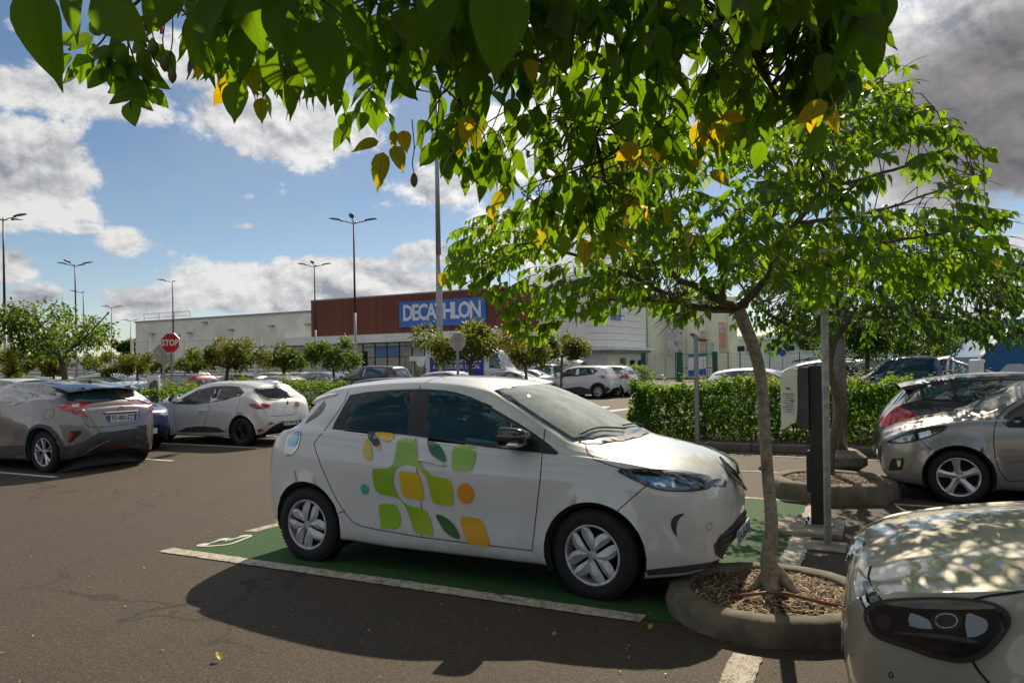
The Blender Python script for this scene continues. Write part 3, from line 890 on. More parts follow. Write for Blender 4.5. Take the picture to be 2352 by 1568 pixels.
# ================================================================== the electric hatchback
P_white = paint('white_car_paint', (0.62, 0.63, 0.62), 0.0, 0.4, dirt=0.22)
sp_zoe = dict(L=4.084, wb=2.588, foh=0.839, wr=0.315, arch=0.372, shoulder=0.075, flare=0.018,
    top=[(0, .60), (.015, .70), (.04, .785), (.1, .865), (.2, .92), (.4, .985), (.6, 1.03), (.75, 1.062), (.9, 1.13), (1.1, 1.235), (1.35, 1.355), (1.6, 1.455), (1.8, 1.508), (2.1, 1.546), (2.45, 1.562), (2.8, 1.552), (3.2, 1.522), (3.42, 1.492), (3.52, 1.46), (3.56, 1.385), (3.66, 1.25), (3.78, 1.14), (3.92, 1.05), (3.99, .97), (4.035, .85), (4.084, .60)],
    belt=[(0, .56), (.04, .70), (.15, .82), (.4, .91), (.75, .965), (1.0, .985), (1.5, 1.005), (2, 1.035), (2.5, 1.065), (3.0, 1.10), (3.4, 1.12), (3.7, 1.10), (3.9, 1.0), (4.03, .80), (4.084, .55)],
    bot=[(0, .44), (.02, .33), (.08, .25), (.3, .195), (.6, .175), (1.3, .20), (2.5, .20), (3.1, .22), (3.8, .24), (3.98, .30), (4.06, .42), (4.084, .5)],
    w=[(0, .30), (.02, .43), (.06, .55), (.14, .665), (.28, .755), (.5, .82), (.85, .853), (1.4, .862), (2.2, .865), (3, .865), (3.4, .862), (3.7, .835), (3.88, .775), (3.98, .71), (4.05, .60), (4.084, .45)],
    wt=[(0, .22), (.1, .47), (.3, .62), (.6, .69), (.9, .73), (1.1, .73), (1.4, .685), (1.8, .615), (2.4, .60), (3.2, .58), (3.5, .56), (3.6, .58), (3.9, .60), (4.03, .55), (4.084, .4)],
    cr=[(0, .04), (.3, .05), (.7, .065), (.9, .10), (1.1, .145), (1.3, .14), (1.6, .105), (1.8, .065), (2.2, .05), (3.2, .055), (3.5, .06), (3.7, .08), (4.0, .06), (4.084, .03)],
    dents=[(0.1, .55, 1.0, .16, -.014), (0.2, .83, 1.3, .07, .008), (0.0, .30, .95, .07, .012)])
loc = root_from_hub(1362, 1275, sp_zoe, True, -1, YAW_R, 0.85)
zoe = Car('electric_car', 'white electric hatchback with green and yellow leaf decals parked on the green charging bay', None, sp_zoe, P_white, loc, YAW_R, N=150, K=37)
c = zoe
frame = mp(ZA, [(435, 432), (452, 388), (500, 300), (546, 219), (650, 200), (800, 187), (930, 182), (985, 181), (1060, 184), (1140, 189), (1220, 203), (1310, 232), (1400, 274), (1470, 316)]) + mp(Z2, [(1720, 1138), (1820, 1204), (1920, 1276), (1992, 1343), (1975, 1353), (1700, 1326), (1500, 1302), (1300, 1272), (1100, 1238), (900, 1212), (700, 1196)]) + [ZA(600, 447), ZA(500, 438)]
g_rear = mp(ZA, [(512, 428), (535, 320), (557, 226), (700, 206), (925, 193), (918, 330), (905, 466), (700, 447), (600, 438)])
g_front = mp(ZA, [(1042, 199), (1150, 204), (1290, 240), (1400, 290), (1470, 337), (1528, 378), (1528, 520), (1430, 522), (1200, 500), (1038, 482)])
g_qtr = mp(Z2, [(1656, 1114), (1796, 1214), (1803, 1258), (1700, 1262), (1657, 1258)])
c.patch('window_frame', 'cam', frame, M_black, holes=(g_rear, g_front, g_qtr), off=0.004, res=0.035)
c.patch('side_window', 'cam', g_rear, G_dark, off=0.003, res=0.06)
c.patch('side_window', 'cam', g_front, G_hero, off=0.003, res=0.06)
c.patch('quarter_window', 'cam', g_qtr, G_hero, off=0.003, res=0.06)
for g in (g_rear, g_front, g_qtr): c.cut('cam', [(x, y) for x, y in g])
xs = lambda s: c.L / 2 - s
wsb = [(xs(.80), 0), (xs(.82), .30), (xs(.91), .55), (xs(1.04), .685), (xs(1.25), .66), (xs(1.5), .61), (xs(1.76), .555), (xs(1.70), .35), (xs(1.665), 0)]
wsp = wsb + [(x, -y) for x, y in wsb[-2:0:-1]]
k = 0.93
ins = [(-.0 + (x - xs(1.25)) * k + xs(1.25), y * 0.945) for x, y in wsp]
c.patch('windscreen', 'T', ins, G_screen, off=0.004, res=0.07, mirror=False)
c.patch('windscreen_surround', 'T', wsp, M_gloss, holes=(ins,), off=0.0035, res=0.05, mirror=False)
c.cut('T', ins, False)
# rear screen and its dark side wedges
c.patch('rear_window', 'T', [(xs(3.59), 0), (xs(3.59), .5), (xs(3.70), .56), (xs(3.86), .50), (xs(3.88), 0), (xs(3.86), -.5), (xs(3.70), -.56), (xs(3.59), -.5)], G_far, off=0.004, mirror=False, res=0.06)
c.patch('rear_window_wedge', 'cam', mp(ZA, [(388, 252), (393, 280), (380, 315), (345, 350), (262, 400), (285, 365), (335, 312), (372, 268)]), M_gloss, off=0.004, res=0.03)
# shut lines
SR = mp(ZA, [(540, 170), (532, 205), (510, 262), (455, 345), (400, 420), (320, 520), (330, 565), (360, 650), (420, 790), (465, 880), (510, 950), (560, 1012), (620, 1042), (750, 1068), (995, 1110), (1400, 1160), (1690, 1195)])
c.seam('cam', SR)
c.seam('cam', mp(ZA, [(1690, 1195), (1712, 1000), (1740, 760), (1755, 590), (1772, 432)]))
c.seam('cam', mp(ZA, [(992, 128), (986, 160), (984, 184)])); c.seam('cam', mp(ZA, [(960, 489), (953, 560), (960, 640), (972, 720), (990, 850), (998, 960), (995, 1110)]))
c.seam('cam', mp(ZA, [(470, 961), (520, 941)])); c.seam('cam', mp(ZB, [(515, 500), (530, 550), (575, 600), (680, 640), (800, 674)]))
c.seam('cam', mp(ZB, [(948, 788), (850, 868), (740, 968)])); c.seam('cam', mp(ZA, [(196, 690), (204, 725), (218, 762)]))
c.seam('T', [(xs(2.38), -.58), (xs(2.38), 0), (xs(2.38), .58)], mirror=False, w=0.008)
c.seam('cam', mp(ZB, [(1372, 1065), (1400, 1050), (1412, 1065), (1408, 1095), (1380, 1108), (1372, 1090)]), w=0.004, closed=True)
# headlights
hl = mp(ZB, [(748, 682), (800, 676), (900, 675), (1000, 679), (1200, 694), (1330, 714), (1385, 727), (1402, 748), (1398, 790), (1370, 808), (1250, 824), (1100, 821), (1040, 812), (990, 800), (900, 762), (800, 713)])
for o in c.patch('headlight', 'cam', hl, M_gloss, off=0.002, res=0.03):
    pass
inn = mp(ZB, [(860, 715), (960, 720), (1135, 728), (1130, 792), (1080, 795), (1000, 775), (910, 745)])
c.patch('light_unit', 'cam', inn, M_bluel, off=0.006, res=0.03)
c.patch('light_unit', 'cam', mp(ZB, [(985, 768), (1040, 764), (1085, 778), (1078, 796), (1010, 786)]), M_refl, off=0.009, res=0.02)
c.patch('light_unit', 'cam', mp(ZB, [(1120, 730), (1145, 735), (1148, 800), (1125, 800)]), M_chrome, off=0.009, res=0.02)
c.patch('light_unit', 'cam', mp(ZB, [(1190, 768), (1280, 763), (1345, 768), (1330, 776), (1260, 779)]), M_bluel, off=0.007, res=0.02)
c.patch('headlight_lens', 'cam', hl, M_lens, off=0.016, res=0.03)
c.seam('cam', smooth_poly(hl, 2), w=0.012, mat=M_black, off=0.008, closed=True, name='headlight_seal')
c.patch('grille_bar', 'cam', mp(ZB, [(1404, 748), (1480, 738), (1512, 760), (1508, 800), (1450, 795), (1400, 796)]), M_gloss, off=0.006, res=0.02)
# diamond badge in the middle of the nose
bd = MB(); nb_p, nb_n = c.hit('F', 0, 0.80)
nb_n = Vector((0.78, 0, 0.62)).normalized()
Mb = frame_M(nb_p + nb_n * 0.012, (0, 1, 0), Vector((0, 0, 1)) - nb_n * nb_n.z)
for q, (a, b, m_) in enumerate(((.11, .155, 0), (.075, .12, 1), (.034, .062, 0))):
    bd.cur = m_; bd.prism([(-a, 0), (-a * .1, -b), (a * .1, -b), (a, 0), (a * .1, b), (-a * .1, b)], 0.008, Mb @ Matrix.Translation((0, 0, 0.006 * q)))
bd.build('diamond_badge', [M_gloss, M_chrome], c.root)
# bumper openings
c.patch('air_slot', 'cam', smooth_poly(mp(ZB, [(1218, 985), (1180, 988), (1140, 1008), (1120, 1050), (1130, 1100), (1162, 1147), (1158, 1095), (1166, 1045), (1188, 1010)]), 3), M_trim, off=0.004, res=0.015)
gr = smooth_poly(mp(ZB, [(1350, 1168), (1375, 1135), (1470, 1098), (1560, 1064), (1640, 1050), (1640, 1290), (1530, 1275), (1440, 1290), (1392, 1268), (1358, 1222)]), 3)
yz = []
for p_ in gr:
    q, n_ = c.hit('cam', *p_)
    yz.append((min(q.y, 0.0), q.z))
c.patch('lower_grille', 'F', [(-.0, .30), (-.28, .275), (-.44, .285), (-.53, .33), (-.555, .40), (-.50, .45), (-.38, .475), (-.15, .485), (.0, .49), (.15, .485), (.38, .475), (.50, .45), (.555, .40), (.53, .33), (.44, .285), (.28, .275)], M_black, off=0.005, res=0.03, mirror=False)
c.seam('F', [(-.555, .40), (-.53, .33), (-.44, .285), (-.28, .272), (0, .27), (.28, .272), (.44, .285), (.53, .33), (.555, .40)], w=0.018, mat=M_trim, off=0.008, mirror=False, raised=0.006, name='grille_lip')
for zz in (.33, .37, .41, .45): c.seam('F', [(-.50, zz), (0, zz), (.50, zz)], w=0.014, mat=M_trim, off=0.008, mirror=False, raised=0.004, name='grille_slat')
c.patch('front_lip', 'cam', mp(ZB, [(945, 1382), (955, 1420), (1200, 1402), (1400, 1362), (1540, 1302), (1530, 1288), (1400, 1326), (1200, 1352), (960, 1378)]), M_trim, off=0.006, res=0.03)
fp, fn = c.hit('F', 0, .40)
number_plate(c.root, frame_M((fp.x + .045, 0, .375), (0, 1, 0), (-.05, 0, 1)), 'EA-556-VD')
# rear lamp, bumper
rl = smooth_poly(mp(ZA, [(168, 474), (195, 456), (236, 450), (231, 490), (217, 545), (182, 585), (150, 594), (143, 560), (152, 505)]), 3)
for o in c.patch('rear_light', 'cam', rl, M_clear, off=0.005, res=0.02): pass
c.patch('light_unit', 'cam', smooth_poly(mp(ZA, [(176, 480), (198, 466), (228, 462), (222, 500), (205, 535), (165, 540), (160, 515)]), 3), M_bluel, off=0.010, res=0.02)
c.seam('cam', rl, w=0.01, mat=M_chrome, off=0.007, closed=True, name='lamp_rim')
spo = MB()
pr = [(xs(3.36), 1.502), (xs(3.46), 1.490), (xs(3.56), 1.462), (xs(3.64), 1.432), (xs(3.645), 1.415), (xs(3.55), 1.40)]
vs = []; fs = []; m_ = 15
for j in range(m_):
    y = -0.60 + 1.20 * j / (m_ - 1); e_ = (abs(y) / .6) ** 2
    for (x, z) in pr: vs.append((x + 0.07 * e_, y, z - 0.075 * e_ * e_ - 0.01 * e_))
for j in range(m_ - 1):
    for i in range(5): fs.append((j * 6 + i, j * 6 + i + 1, (j + 1) * 6 + i + 1, (j + 1) * 6 + i))
fs += [(5, 4, 3, 2, 1, 0), tuple((m_ - 1) * 6 + i for i in range(6))]
spo.add(vs, fs); shade_auto(spo.build('spoiler', P_white, c.root), 50)
# leaf decals (flat print on the doors)
def decal_grad(name, ca, cb, x0, x1, ax=0):
    m = pmat(name, ca, 0.3, coat=0.7)
    t = NT(m.node_tree); tcn = t.new('ShaderNodeTexCoord'); s3 = t.new('ShaderNodeSeparateXYZ'); t.link(tcn.outputs['Object'], s3.inputs[0])
    t.link(t.mix(t.ss(s3.outputs[ax], x0, x1), ca, cb), t.n['Principled BSDF'].inputs['Base Color'])
    return m
D_green = decal_grad('decal_green', (0.22, 0.42, 0.012), (0.52, 0.53, 0.010), -0.45, 0.30)
D_yel = decal_grad('decal_yellow', (0.70, 0.46, 0.01), (0.50, 0.46, 0.01), -0.1, 0.5)
D_leafg = pmat('decal_leaf_green', (0.24, 0.48, 0.012), 0.3, coat=0.7)
D_dkg = pmat('decal_dark_green', (0.012, 0.11, 0.02), 0.3, coat=0.7)
D_org = decal_grad('decal_orange', (0.80, 0.26, 0.015), (0.72, 0.33, 0.01), 0.3, 1.0, 2)
D_teal = pmat('decal_teal', (0.02, 0.42, 0.28), 0.3, coat=0.7)
D_gyel = decal_grad('decal_gold', (0.74, 0.33, 0.012), (0.66, 0.44, 0.01), 0.2, 0.9, 2)
D_bk = pmat('decal_black', (0.02, 0.022, 0.025), 0.3, coat=0.7)
def ell(cx, cy, rx, ry, rot): return [(cx + rx * math.cos(a) * math.cos(rot) - ry * math.sin(a) * math.sin(rot), cy + rx * math.cos(a) * math.sin(rot) + ry * math.sin(a) * math.cos(rot)) for a in [i * math.pi / 12 for i in range(24)]]
DEC = [(D_green, [(858, 497), (945, 500), (966, 520), (972, 600), (1000, 660), (1050, 715), (1110, 735), (1165, 745), (1187, 790), (1198, 880), (1190, 907), (1160, 910), (1090, 900), (1062, 870), (1045, 800), (1030, 740), (1000, 700), (950, 665), (900, 655), (860, 665), (830, 690), (820, 740), (825, 790), (850, 850), (885, 890), (930, 915), (975, 922), (1020, 940), (1045, 975), (1065, 1050), (1068, 1095), (1050, 1100), (990, 1090), (950, 1070), (930, 1010), (915, 960), (890, 905), (850, 865), (800, 850), (730, 835), (705, 800), (690, 730), (690, 690), (710, 680), (770, 680), (810, 660), (830, 610), (840, 540)], 2),
       (D_yel, [(862, 697), (960, 708), (985, 730), (1010, 840), (1010, 873), (985, 875), (900, 860), (875, 830), (858, 720)], 3),
       (D_dkg, [(1032, 507), (1050, 507), (1085, 518), (1120, 545), (1146, 600), (1150, 640), (1110, 628), (1060, 592), (1040, 550)], 2),
       (D_leafg, [(1190, 580), (1200, 550), (1230, 533), (1330, 540), (1335, 620), (1315, 680), (1280, 700), (1192, 690), (1187, 630)], 2),
       (D_org, ell(1275, 834, 52, 65, -0.25), 0), (D_teal, ell(640, 808, 24, 32, -0.25), 0),
       (D_leafg, [(728, 925), (750, 900), (800, 902), (835, 910), (862, 970), (862, 1030), (830, 1060), (790, 1056), (745, 1048), (738, 1000)], 2),
       (D_dkg, [(1087, 970), (1130, 975), (1180, 1010), (1220, 1060), (1236, 1118), (1190, 1108), (1140, 1070), (1110, 1020)], 3),
       (D_gyel, [(1242, 990), (1265, 981), (1340, 988), (1375, 1010), (1400, 1060), (1420, 1130), (1418, 1163), (1370, 1165), (1300, 1150), (1272, 1110), (1250, 1050)], 3),
       (D_bk, [(655, 455), (675, 449), (700, 452), (706, 480), (725, 492), (738, 520), (720, 540), (698, 538), (684, 512), (663, 490)], 2),
       (D_org, [(702, 541), (722, 540), (738, 522), (741, 563), (720, 556)], 0),
       (D_gyel, [(706, 452), (820, 460), (816, 492), (790, 510), (755, 504), (722, 482)], 2),
       (D_gyel, [(657, 490), (672, 510), (682, 545), (689, 595), (678, 627), (648, 622), (630, 585), (635, 535)], 3)]
for mat_, pts_, sm_ in DEC:
    q_ = mp(ZA, pts_)
    c.patch('decal', 'cam', smooth_poly(q_, sm_) if sm_ else q_, mat_, off=0.0065, res=0.025)
for o in [o for o in c.root.children if o.name.startswith('decal') or o.name.startswith('panel_gap')]: pass
handle(c, 'cam', [ZA(*p) for p in ((996, 626), (1040, 634), (1090, 646), (1140, 660))], P_white)
mirror_pair(c, xs(1.44), 1.12, 0.77, M_gloss, (0.20, 0.23, 0.155))
for sg in (1, -1):
    mb = MB(); mb.box((xs(1.44) + .06, sg * 0.93, 1.075), (0.10, 0.17, 0.03), bev=0.012); mb.build('mirror_indicator', M_clear, c.root)
wp = MB()
for (a, b) in (((xs(.86), -.05), (xs(1.02), -.60)), ((xs(.90), .55), (xs(.90), .02))):
    H_ = [c.hit('T', a[0] + (b[0] - a[0]) * q / 6, a[1] + (b[1] - a[1]) * q / 6) for q in range(7)]
    wp.tube([p + n * 0.022 for p, n in H_], 0.008, 6)
wp.build('wiper', M_black, c.root)
c.patch('cowl', 'T', [(xs(.80), 0), (xs(.83), .35), (xs(.93), .6), (xs(1.0), .66), (xs(.95), .66), (xs(.86), .58), (xs(.77), .35), (xs(.745), 0)], M_black, off=0.005, res=0.04)
interior(c, xs(1.12), 1.0, rows=((-0.02, (0.36, -0.36)), (-0.86, (0.38, -0.38))), light=True, xr=xs(3.45))
add_wheels(c, 'zoe', 0.212, 0.195, track=0.858, spin=0.18, steer=-0.10)
c.finish(near=-1)
body_floor(c)

# ================================================================== other cars
TPL = {
 'hatch': dict(top=[(0, .40), (.006, .50), (.03, .575), (.08, .625), (.16, .67), (.235, .715), (.27, .75), (.36, .86), (.46, .955), (.58, 1.0), (.72, .99), (.83, .955), (.875, .925), (.895, .88), (.93, .77), (.965, .66), (.985, .56), (.995, .48), (1, .40)],
   belt=[(0, .38), (.03, .53), (.1, .60), (.22, .66), (.3, .675), (.5, .70), (.7, .735), (.85, .76), (.93, .69), (.98, .5), (1, .38)], dlo=(.275, .86), rear=(.895, .955)),
 'suv': dict(top=[(0, .42), (.006, .52), (.03, .59), (.08, .635), (.16, .67), (.22, .70), (.25, .73), (.34, .86), (.43, .955), (.55, 1.0), (.75, .995), (.88, .965), (.905, .94), (.925, .87), (.955, .74), (.98, .64), (.99, .54), (.997, .46), (1, .40)],
   belt=[(0, .40), (.03, .55), (.1, .61), (.22, .655), (.3, .665), (.5, .68), (.7, .70), (.88, .73), (.95, .68), (.985, .5), (1, .40)], dlo=(.255, .895), rear=(.925, .972)),
 'sedan': dict(top=[(0, .40), (.006, .50), (.03, .58), (.08, .62), (.16, .655), (.235, .70), (.265, .735), (.35, .86), (.44, .96), (.55, 1.0), (.66, .985), (.73, .93), (.80, .82), (.86, .745), (.93, .735), (.97, .715), (.985, .62), (.995, .50), (1, .42)],
   belt=[(0, .38), (.03, .54), (.1, .60), (.22, .645), (.3, .665), (.5, .69), (.7, .71), (.85, .70), (.95, .68), (.985, .5), (1, .40)], dlo=(.27, .78), rear=(.735, .85)),
 'van': dict(top=[(0, .22), (.006, .33), (.03, .40), (.08, .45), (.13, .49), (.17, .58), (.22, .75), (.27, .92), (.31, .975), (.36, 1.0), (.9, 1.0), (.975, .985), (.99, .95), (.996, .8), (1, .6)],
   belt=[(0, .21), (.03, .37), (.1, .43), (.16, .50), (.3, .56), (.5, .57), (.95, .57), (.99, .5), (1, .4)], dlo=(.175, .33), rear=(.99, .995)),
 'pickup': dict(top=[(0, .42), (.006, .52), (.03, .58), (.08, .61), (.16, .635), (.22, .66), (.25, .70), (.32, .86), (.37, .965), (.45, 1.0), (.56, .995), (.60, .96), (.615, .80), (.625, .62), (.66, .585), (.98, .585), (.992, .55), (.997, .48), (1, .42)],
   belt=[(0, .40), (.03, .54), (.1, .585), (.22, .61), (.3, .615), (.6, .62), (.66, .57), (.98, .57), (1, .42)], dlo=(.25, .585), rear=(.605, .62)),
}
W_N = [(0, .38), (.01, .55), (.03, .72), (.07, .87), (.14, .955), (.25, .99), (.5, 1), (.8, .99), (.9, .95), (.95, .88), (.98, .78), (.995, .62), (1, .5)]
WT_N = [(0, .3), (.03, .6), (.1, .74), (.22, .83), (.28, .83), (.36, .78), (.46, .70), (.6, .69), (.8, .66), (.88, .64), (.93, .68), (.98, .6), (1, .4)]
CR_N = [(0, .04), (.1, .05), (.22, .08), (.3, .13), (.38, .11), (.46, .07), (.6, .05), (.85, .06), (.93, .07), (1, .03)]
BT_N = [(0, .30), (.01, .2), (.05, .14), (.15, .125), (.8, .135), (.95, .18), (.985, .26), (1, .33)]
def mk(kind, L, H, W, wb, foh, wr, arch=None, bot=1.0, **kw):
    T = TPL[kind]; sp = dict(L=L, wb=wb, foh=foh, wr=wr, arch=arch or wr + .055, kind=kind, H=H, W=W)
    sp['top'] = [(a * L, b * H) for a, b in T['top']]; sp['belt'] = [(a * L, b * H) for a, b in T['belt']]
    sp['bot'] = [(a * L, b * 1.45 * bot) for a, b in BT_N]
    sp['w'] = [(a * L, b * W / 2) for a, b in W_N]; sp['cr'] = [(a * L, b) for a, b in CR_N]
    sp['wt'] = [(a * L, b * W / 2) for a, b in WT_N]
    if kind == 'van':
        sp['w'] = [(a * L, b * W / 2) for a, b in [(0, .4), (.01, .65), (.03, .82), (.07, .93), (.14, .98), (.25, 1), (.9, 1), (.985, .98), (.996, .93), (1, .88)]]
        sp['wt'] = [(a * L, b * W / 2) for a, b in [(0, .3), (.05, .7), (.15, .85), (.3, .84), (.4, .86), (.98, .86), (1, .8)]]
        sp['cr'] = [(0, .04), (.2 * L, .1), (.3 * L, .12), (L, .1)]
    if kind == 'pickup':
        sp['w'] = [(a * L, b * W / 2) for a, b in [(0, .38), (.01, .6), (.03, .78), (.07, .9), (.14, .965), (.25, 1), (.9, 1), (.97, .98), (.99, .93), (1, .85)]]
        sp['wt'] = [(a * L, b * W / 2) for a, b in [(0, .3), (.03, .6), (.1, .78), (.25, .84), (.37, .74), (.58, .74), (.63, .8), (.7, .93), (.97, .93), (1, .8)]]
    if kind == 'suv': sp['w'][-3:] = [(.985 * L, .84 * W / 2), (.997 * L, .74 * W / 2), (L, .66 * W / 2)]
    sp.update(kw)
    return sp
def tab(sp, key, s):
    return float(pchip([a for a, _ in sp[key]], [b for _, b in sp[key]], [s])[0])
def dlo_poly(sp, a, b, inset=0.0, lo=0.03, hi=0.05, n=14):
    """side window outline (x, z) between stations a..b of the car's glasshouse"""
    L = sp['L']; up = []; dn = []
    for i in range(n + 1):
        s = a + (b - a) * i / n
        z1 = tab(sp, 'top', s) - tab(sp, 'cr', s) - hi; z0 = tab(sp, 'belt', s) + lo
        if z1 > z0 + 0.015: up.append((L / 2 - s, z1)); dn.append((L / 2 - s, z0))
    return up + dn[::-1]
def auto_detail(c, near=True, gside=None, gscr=None, front=True, rear=True, plate=None, wheel='cap', lo=True, rim_mat=None, cut=False, pil=(.545,), hl=M_clear, tl=M_red, handles=True, mirror_mat=None, side=True):
    sp = c.sp; L = sp['L']; W = sp['W']; H = sp['H']; T = TPL[sp['kind']]; k = sp['kind']
    res = 0.16 if lo else 0.08
    gside = gside or G_far; gscr = gscr or G_farl
    a, b = T['dlo'][0] * L, T['dlo'][1] * L
    if side:
        edges = [a] + [p * L for p in pil] + [b]
        fr = dlo_poly(sp, a, b, lo=0.012, hi=0.028)
        wins = []
        for i in range(len(edges) - 1):
            w_ = dlo_poly(sp, edges[i] + (0.05 if i else 0.10), edges[i + 1] - 0.05)
            if len(w_) > 5: wins.append(w_)
        c.patch('window_frame', 'L', fr, M_black, holes=wins, off=0.004, res=res)
        for w_ in wins:
            c.patch('side_window', 'L', w_, gside, off=0.005, res=res)
            if cut: c.cut('L', w_)
    # screens
    WT = lambda s: tab(sp, 'wt', s)
    s0 = {'hatch': .262, 'suv': .242, 'sedan': .258, 'van': .165, 'pickup': .242}[k] * L; s1 = {'hatch': .435, 'suv': .405, 'sedan': .415, 'van': .265, 'pickup': .365}[k] * L
    half = [(L / 2 - s0, 0), (L / 2 - s0 - .03, WT(s0) * .5), (L / 2 - s0 - .12, WT(s0) - .10), (L / 2 - (s0 + s1) / 2, WT((s0 + s1) / 2) - .07), (L / 2 - s1 - .05, WT(s1) - .10), (L / 2 - s1, 0)]
    wp = half + [(x, -y) for x, y in half[-2:0:-1]]
    c.patch('windscreen', 'T', wp, gscr, off=0.005, res=res, mirror=False)
    if cut: c.cut('T', [((x - (L / 2 - (s0 + s1) / 2)) * .92 + (L / 2 - (s0 + s1) / 2), y * .94) for x, y in wp], False)
    if rear and k != 'van':
        r0, r1 = T['rear'][0] * L, T['rear'][1] * L
        za, zb_ = tab(sp, 'top', r0 + .01), tab(sp, 'top', r1 - .01)
        yw = WT(r0) - .10
        c.patch('rear_window', 'B', [(-yw + .05, za - .06), (yw - .05, za - .06), (yw + .02, zb_ + .03), (-yw - .02, zb_ + .03)], gscr if cut else gside, off=0.006, res=res, mirror=False)
        if cut: c.cut('B', [(-yw + .12, za - .10), (yw - .12, za - .10), (yw - .06, zb_ + .07), (-yw + .06, zb_ + .07)], False)
    zh = tab(sp, 'belt', .06 * L)
    if front:
        hlp = [(W * .22, zh - .09), (W * .30, zh - .005), (W * .42, zh + .035), (W * .478, zh + .05), (W * .485, zh - .04), (W * .40, zh - .12), (W * .28, zh - .13)]
        c.patch('headlight', 'F', hlp, hl, off=0.006, res=.05)
        c.patch('grille', 'F', [(-W * .21, zh - .08), (W * .21, zh - .08), (W * .19, zh - .15), (-W * .19, zh - .15)], M_black, off=.006, res=.08, mirror=False)
        c.patch('lower_grille', 'F', [(-W * .30, .26), (W * .30, .26), (W * .26, .38), (-W * .26, .38)], M_black, off=.006, res=.08, mirror=False)
    zt_ = tab(sp, 'belt', .93 * L)
    if rear:
        if k in ('van', 'pickup', 'suv'): tlp = [(W * .38, zt_ - .22), (W * .39, zt_ + .06), (W * .46, zt_ + .07), (W * .485, zt_ - .20)]
        else: tlp = [(W * .26, zt_ - .13), (W * .30, zt_ - .02), (W * .42, zt_ + .05), (W * .475, zt_ + .06), (W * .48, zt_ - .08), (W * .40, zt_ - .16)]
        tlp = sp.get('tlp', tlp)
        c.patch('tail_light', 'B', tlp, tl, off=0.006, res=.05)
        c.patch('rear_valance', 'B', [(-W * .40, .24), (W * .40, .24), (W * .36, .34), (-W * .36, .34)], M_trim, off=.006, res=.1, mirror=False)
    if plate:
        for s_, do in ((1, front), (-1, rear)):
            if not do: continue
            z_ = .42 if s_ > 0 else (.45 if k != 'suv' else .62)
            p, n = c.hit('F' if s_ > 0 else 'B', 0, z_)
            mbp = MB(); mbp.box((p.x + s_ * .02, 0, z_), (.02, .52, .11)); mbp.build('number_plate', M_plate, c.root)
    if handles:
        for s_ in (.50, .70):
            z_ = tab(sp, 'belt', s_ * L) - .10
            handle(c, 'L', [(L / 2 - s_ * L, z_), (L / 2 - s_ * L - .07, z_ + .003), (L / 2 - s_ * L - .15, z_ + .005)], c.paint)
    mirror_pair(c, L / 2 - a - .18, tab(sp, 'belt', a) + .07, W / 2 - .05, mirror_mat or c.paint, (0.13, 0.19, 0.13))
    add_wheels(c, wheel, sp['wr'] * .64, 0.2, rim_mat=rim_mat, lo=lo)

P_pearl = paint('pearl_white_paint', (0.66, 0.66, 0.64), 0.0, 0.4, dirt=0.16)
P_clio = paint('dusty_white_paint', (0.66, 0.65, 0.61), 0.0, 0.4, dirt=0.30)
P_mauve = paint('silver_lilac_paint', (0.21, 0.19, 0.19), 0.55, 0.32, dirt=0.18)
P_blackp = paint('black_paint', (0.012, 0.012, 0.014), 0.0, 0.3, dirt=0.10)
P_silver = paint('silver_paint', (0.30, 0.295, 0.29), 0.6, 0.32, dirt=0.16)
P_grey = paint('grey_paint', (0.16, 0.165, 0.17), 0.5, 0.32, dirt=0.15)
P_blue = paint('blue_paint', (0.014, 0.024, 0.12), 0.35, 0.3, dirt=0.10)
P_navy = paint('navy_paint', (0.012, 0.030, 0.13), 0.3, 0.3, dirt=0.10)
P_burg = paint('burgundy_paint', (0.17, 0.012, 0.02), 0.3, 0.3, dirt=0.12)
P_tan = paint('tan_paint', (0.30, 0.21, 0.15), 0.4, 0.35, dirt=0.12)
P_beige = paint('beige_silver_paint', (0.34, 0.31, 0.245), 0.25, 0.45, dirt=0.12)
P_black = paint('dark_paint', (0.02, 0.022, 0.026), 0.3, 0.3, dirt=0.12)

# ---- lilac silver crossover on the left ----
sp = mk('suv', 4.39, 1.53, 1.795, 2.64, .94, .345, .41,
    top=[(0, .62), (.03, .78), (.2, .93), (.5, 1.0), (1.0, 1.08), (1.15, 1.12), (1.6, 1.37), (1.95, 1.48), (2.4, 1.53), (2.9, 1.525), (3.4, 1.48), (3.8, 1.42), (3.86, 1.36), (3.95, 1.25), (4.08, 1.14), (4.16, 1.10), (4.27, 1.07), (4.31, 1.0), (4.34, .85), (4.375, .70), (4.39, .58)],
    belt=[(0, .58), (.15, .80), (.5, .95), (1.1, 1.02), (2.0, 1.06), (2.8, 1.12), (3.3, 1.20), (3.7, 1.20), (4.0, 1.10), (4.25, 1.04), (4.32, .85), (4.39, .56)],
    dents=[(-1.0, .75, .35, .12, .025), (0.1, .62, .7, .16, -.03)], flare=.035,
    w=[(0, .34), (.04, .49), (.13, .65), (.3, .78), (.6, .86), (1.1, .89), (3.3, .895), (3.7, .875), (3.95, .83), (4.12, .76), (4.25, .67), (4.33, .56), (4.37, .44), (4.39, .36)])
loc = root_from_hub(97.5, 1038, sp, False, 1, YAW_L)
c = Car('crossover_car', 'silver lilac crossover with black roof and spoiler at the left edge, seen from behind', None, sp, P_mauve, loc, YAW_L, N=130, K=33)
c.patch('black_roof', 'T', [(c.L / 2 - s_, y_) for s_, y_ in [(1.75, -.66), (1.66, 0), (1.75, .66), (2.6, .66), (3.4, .60), (3.84, .60), (3.87, 0), (3.84, -.60), (3.4, -.60), (2.6, -.66)]], M_gloss, off=.003, mirror=False)
C_ = lambda *p: mp(Z1, p)
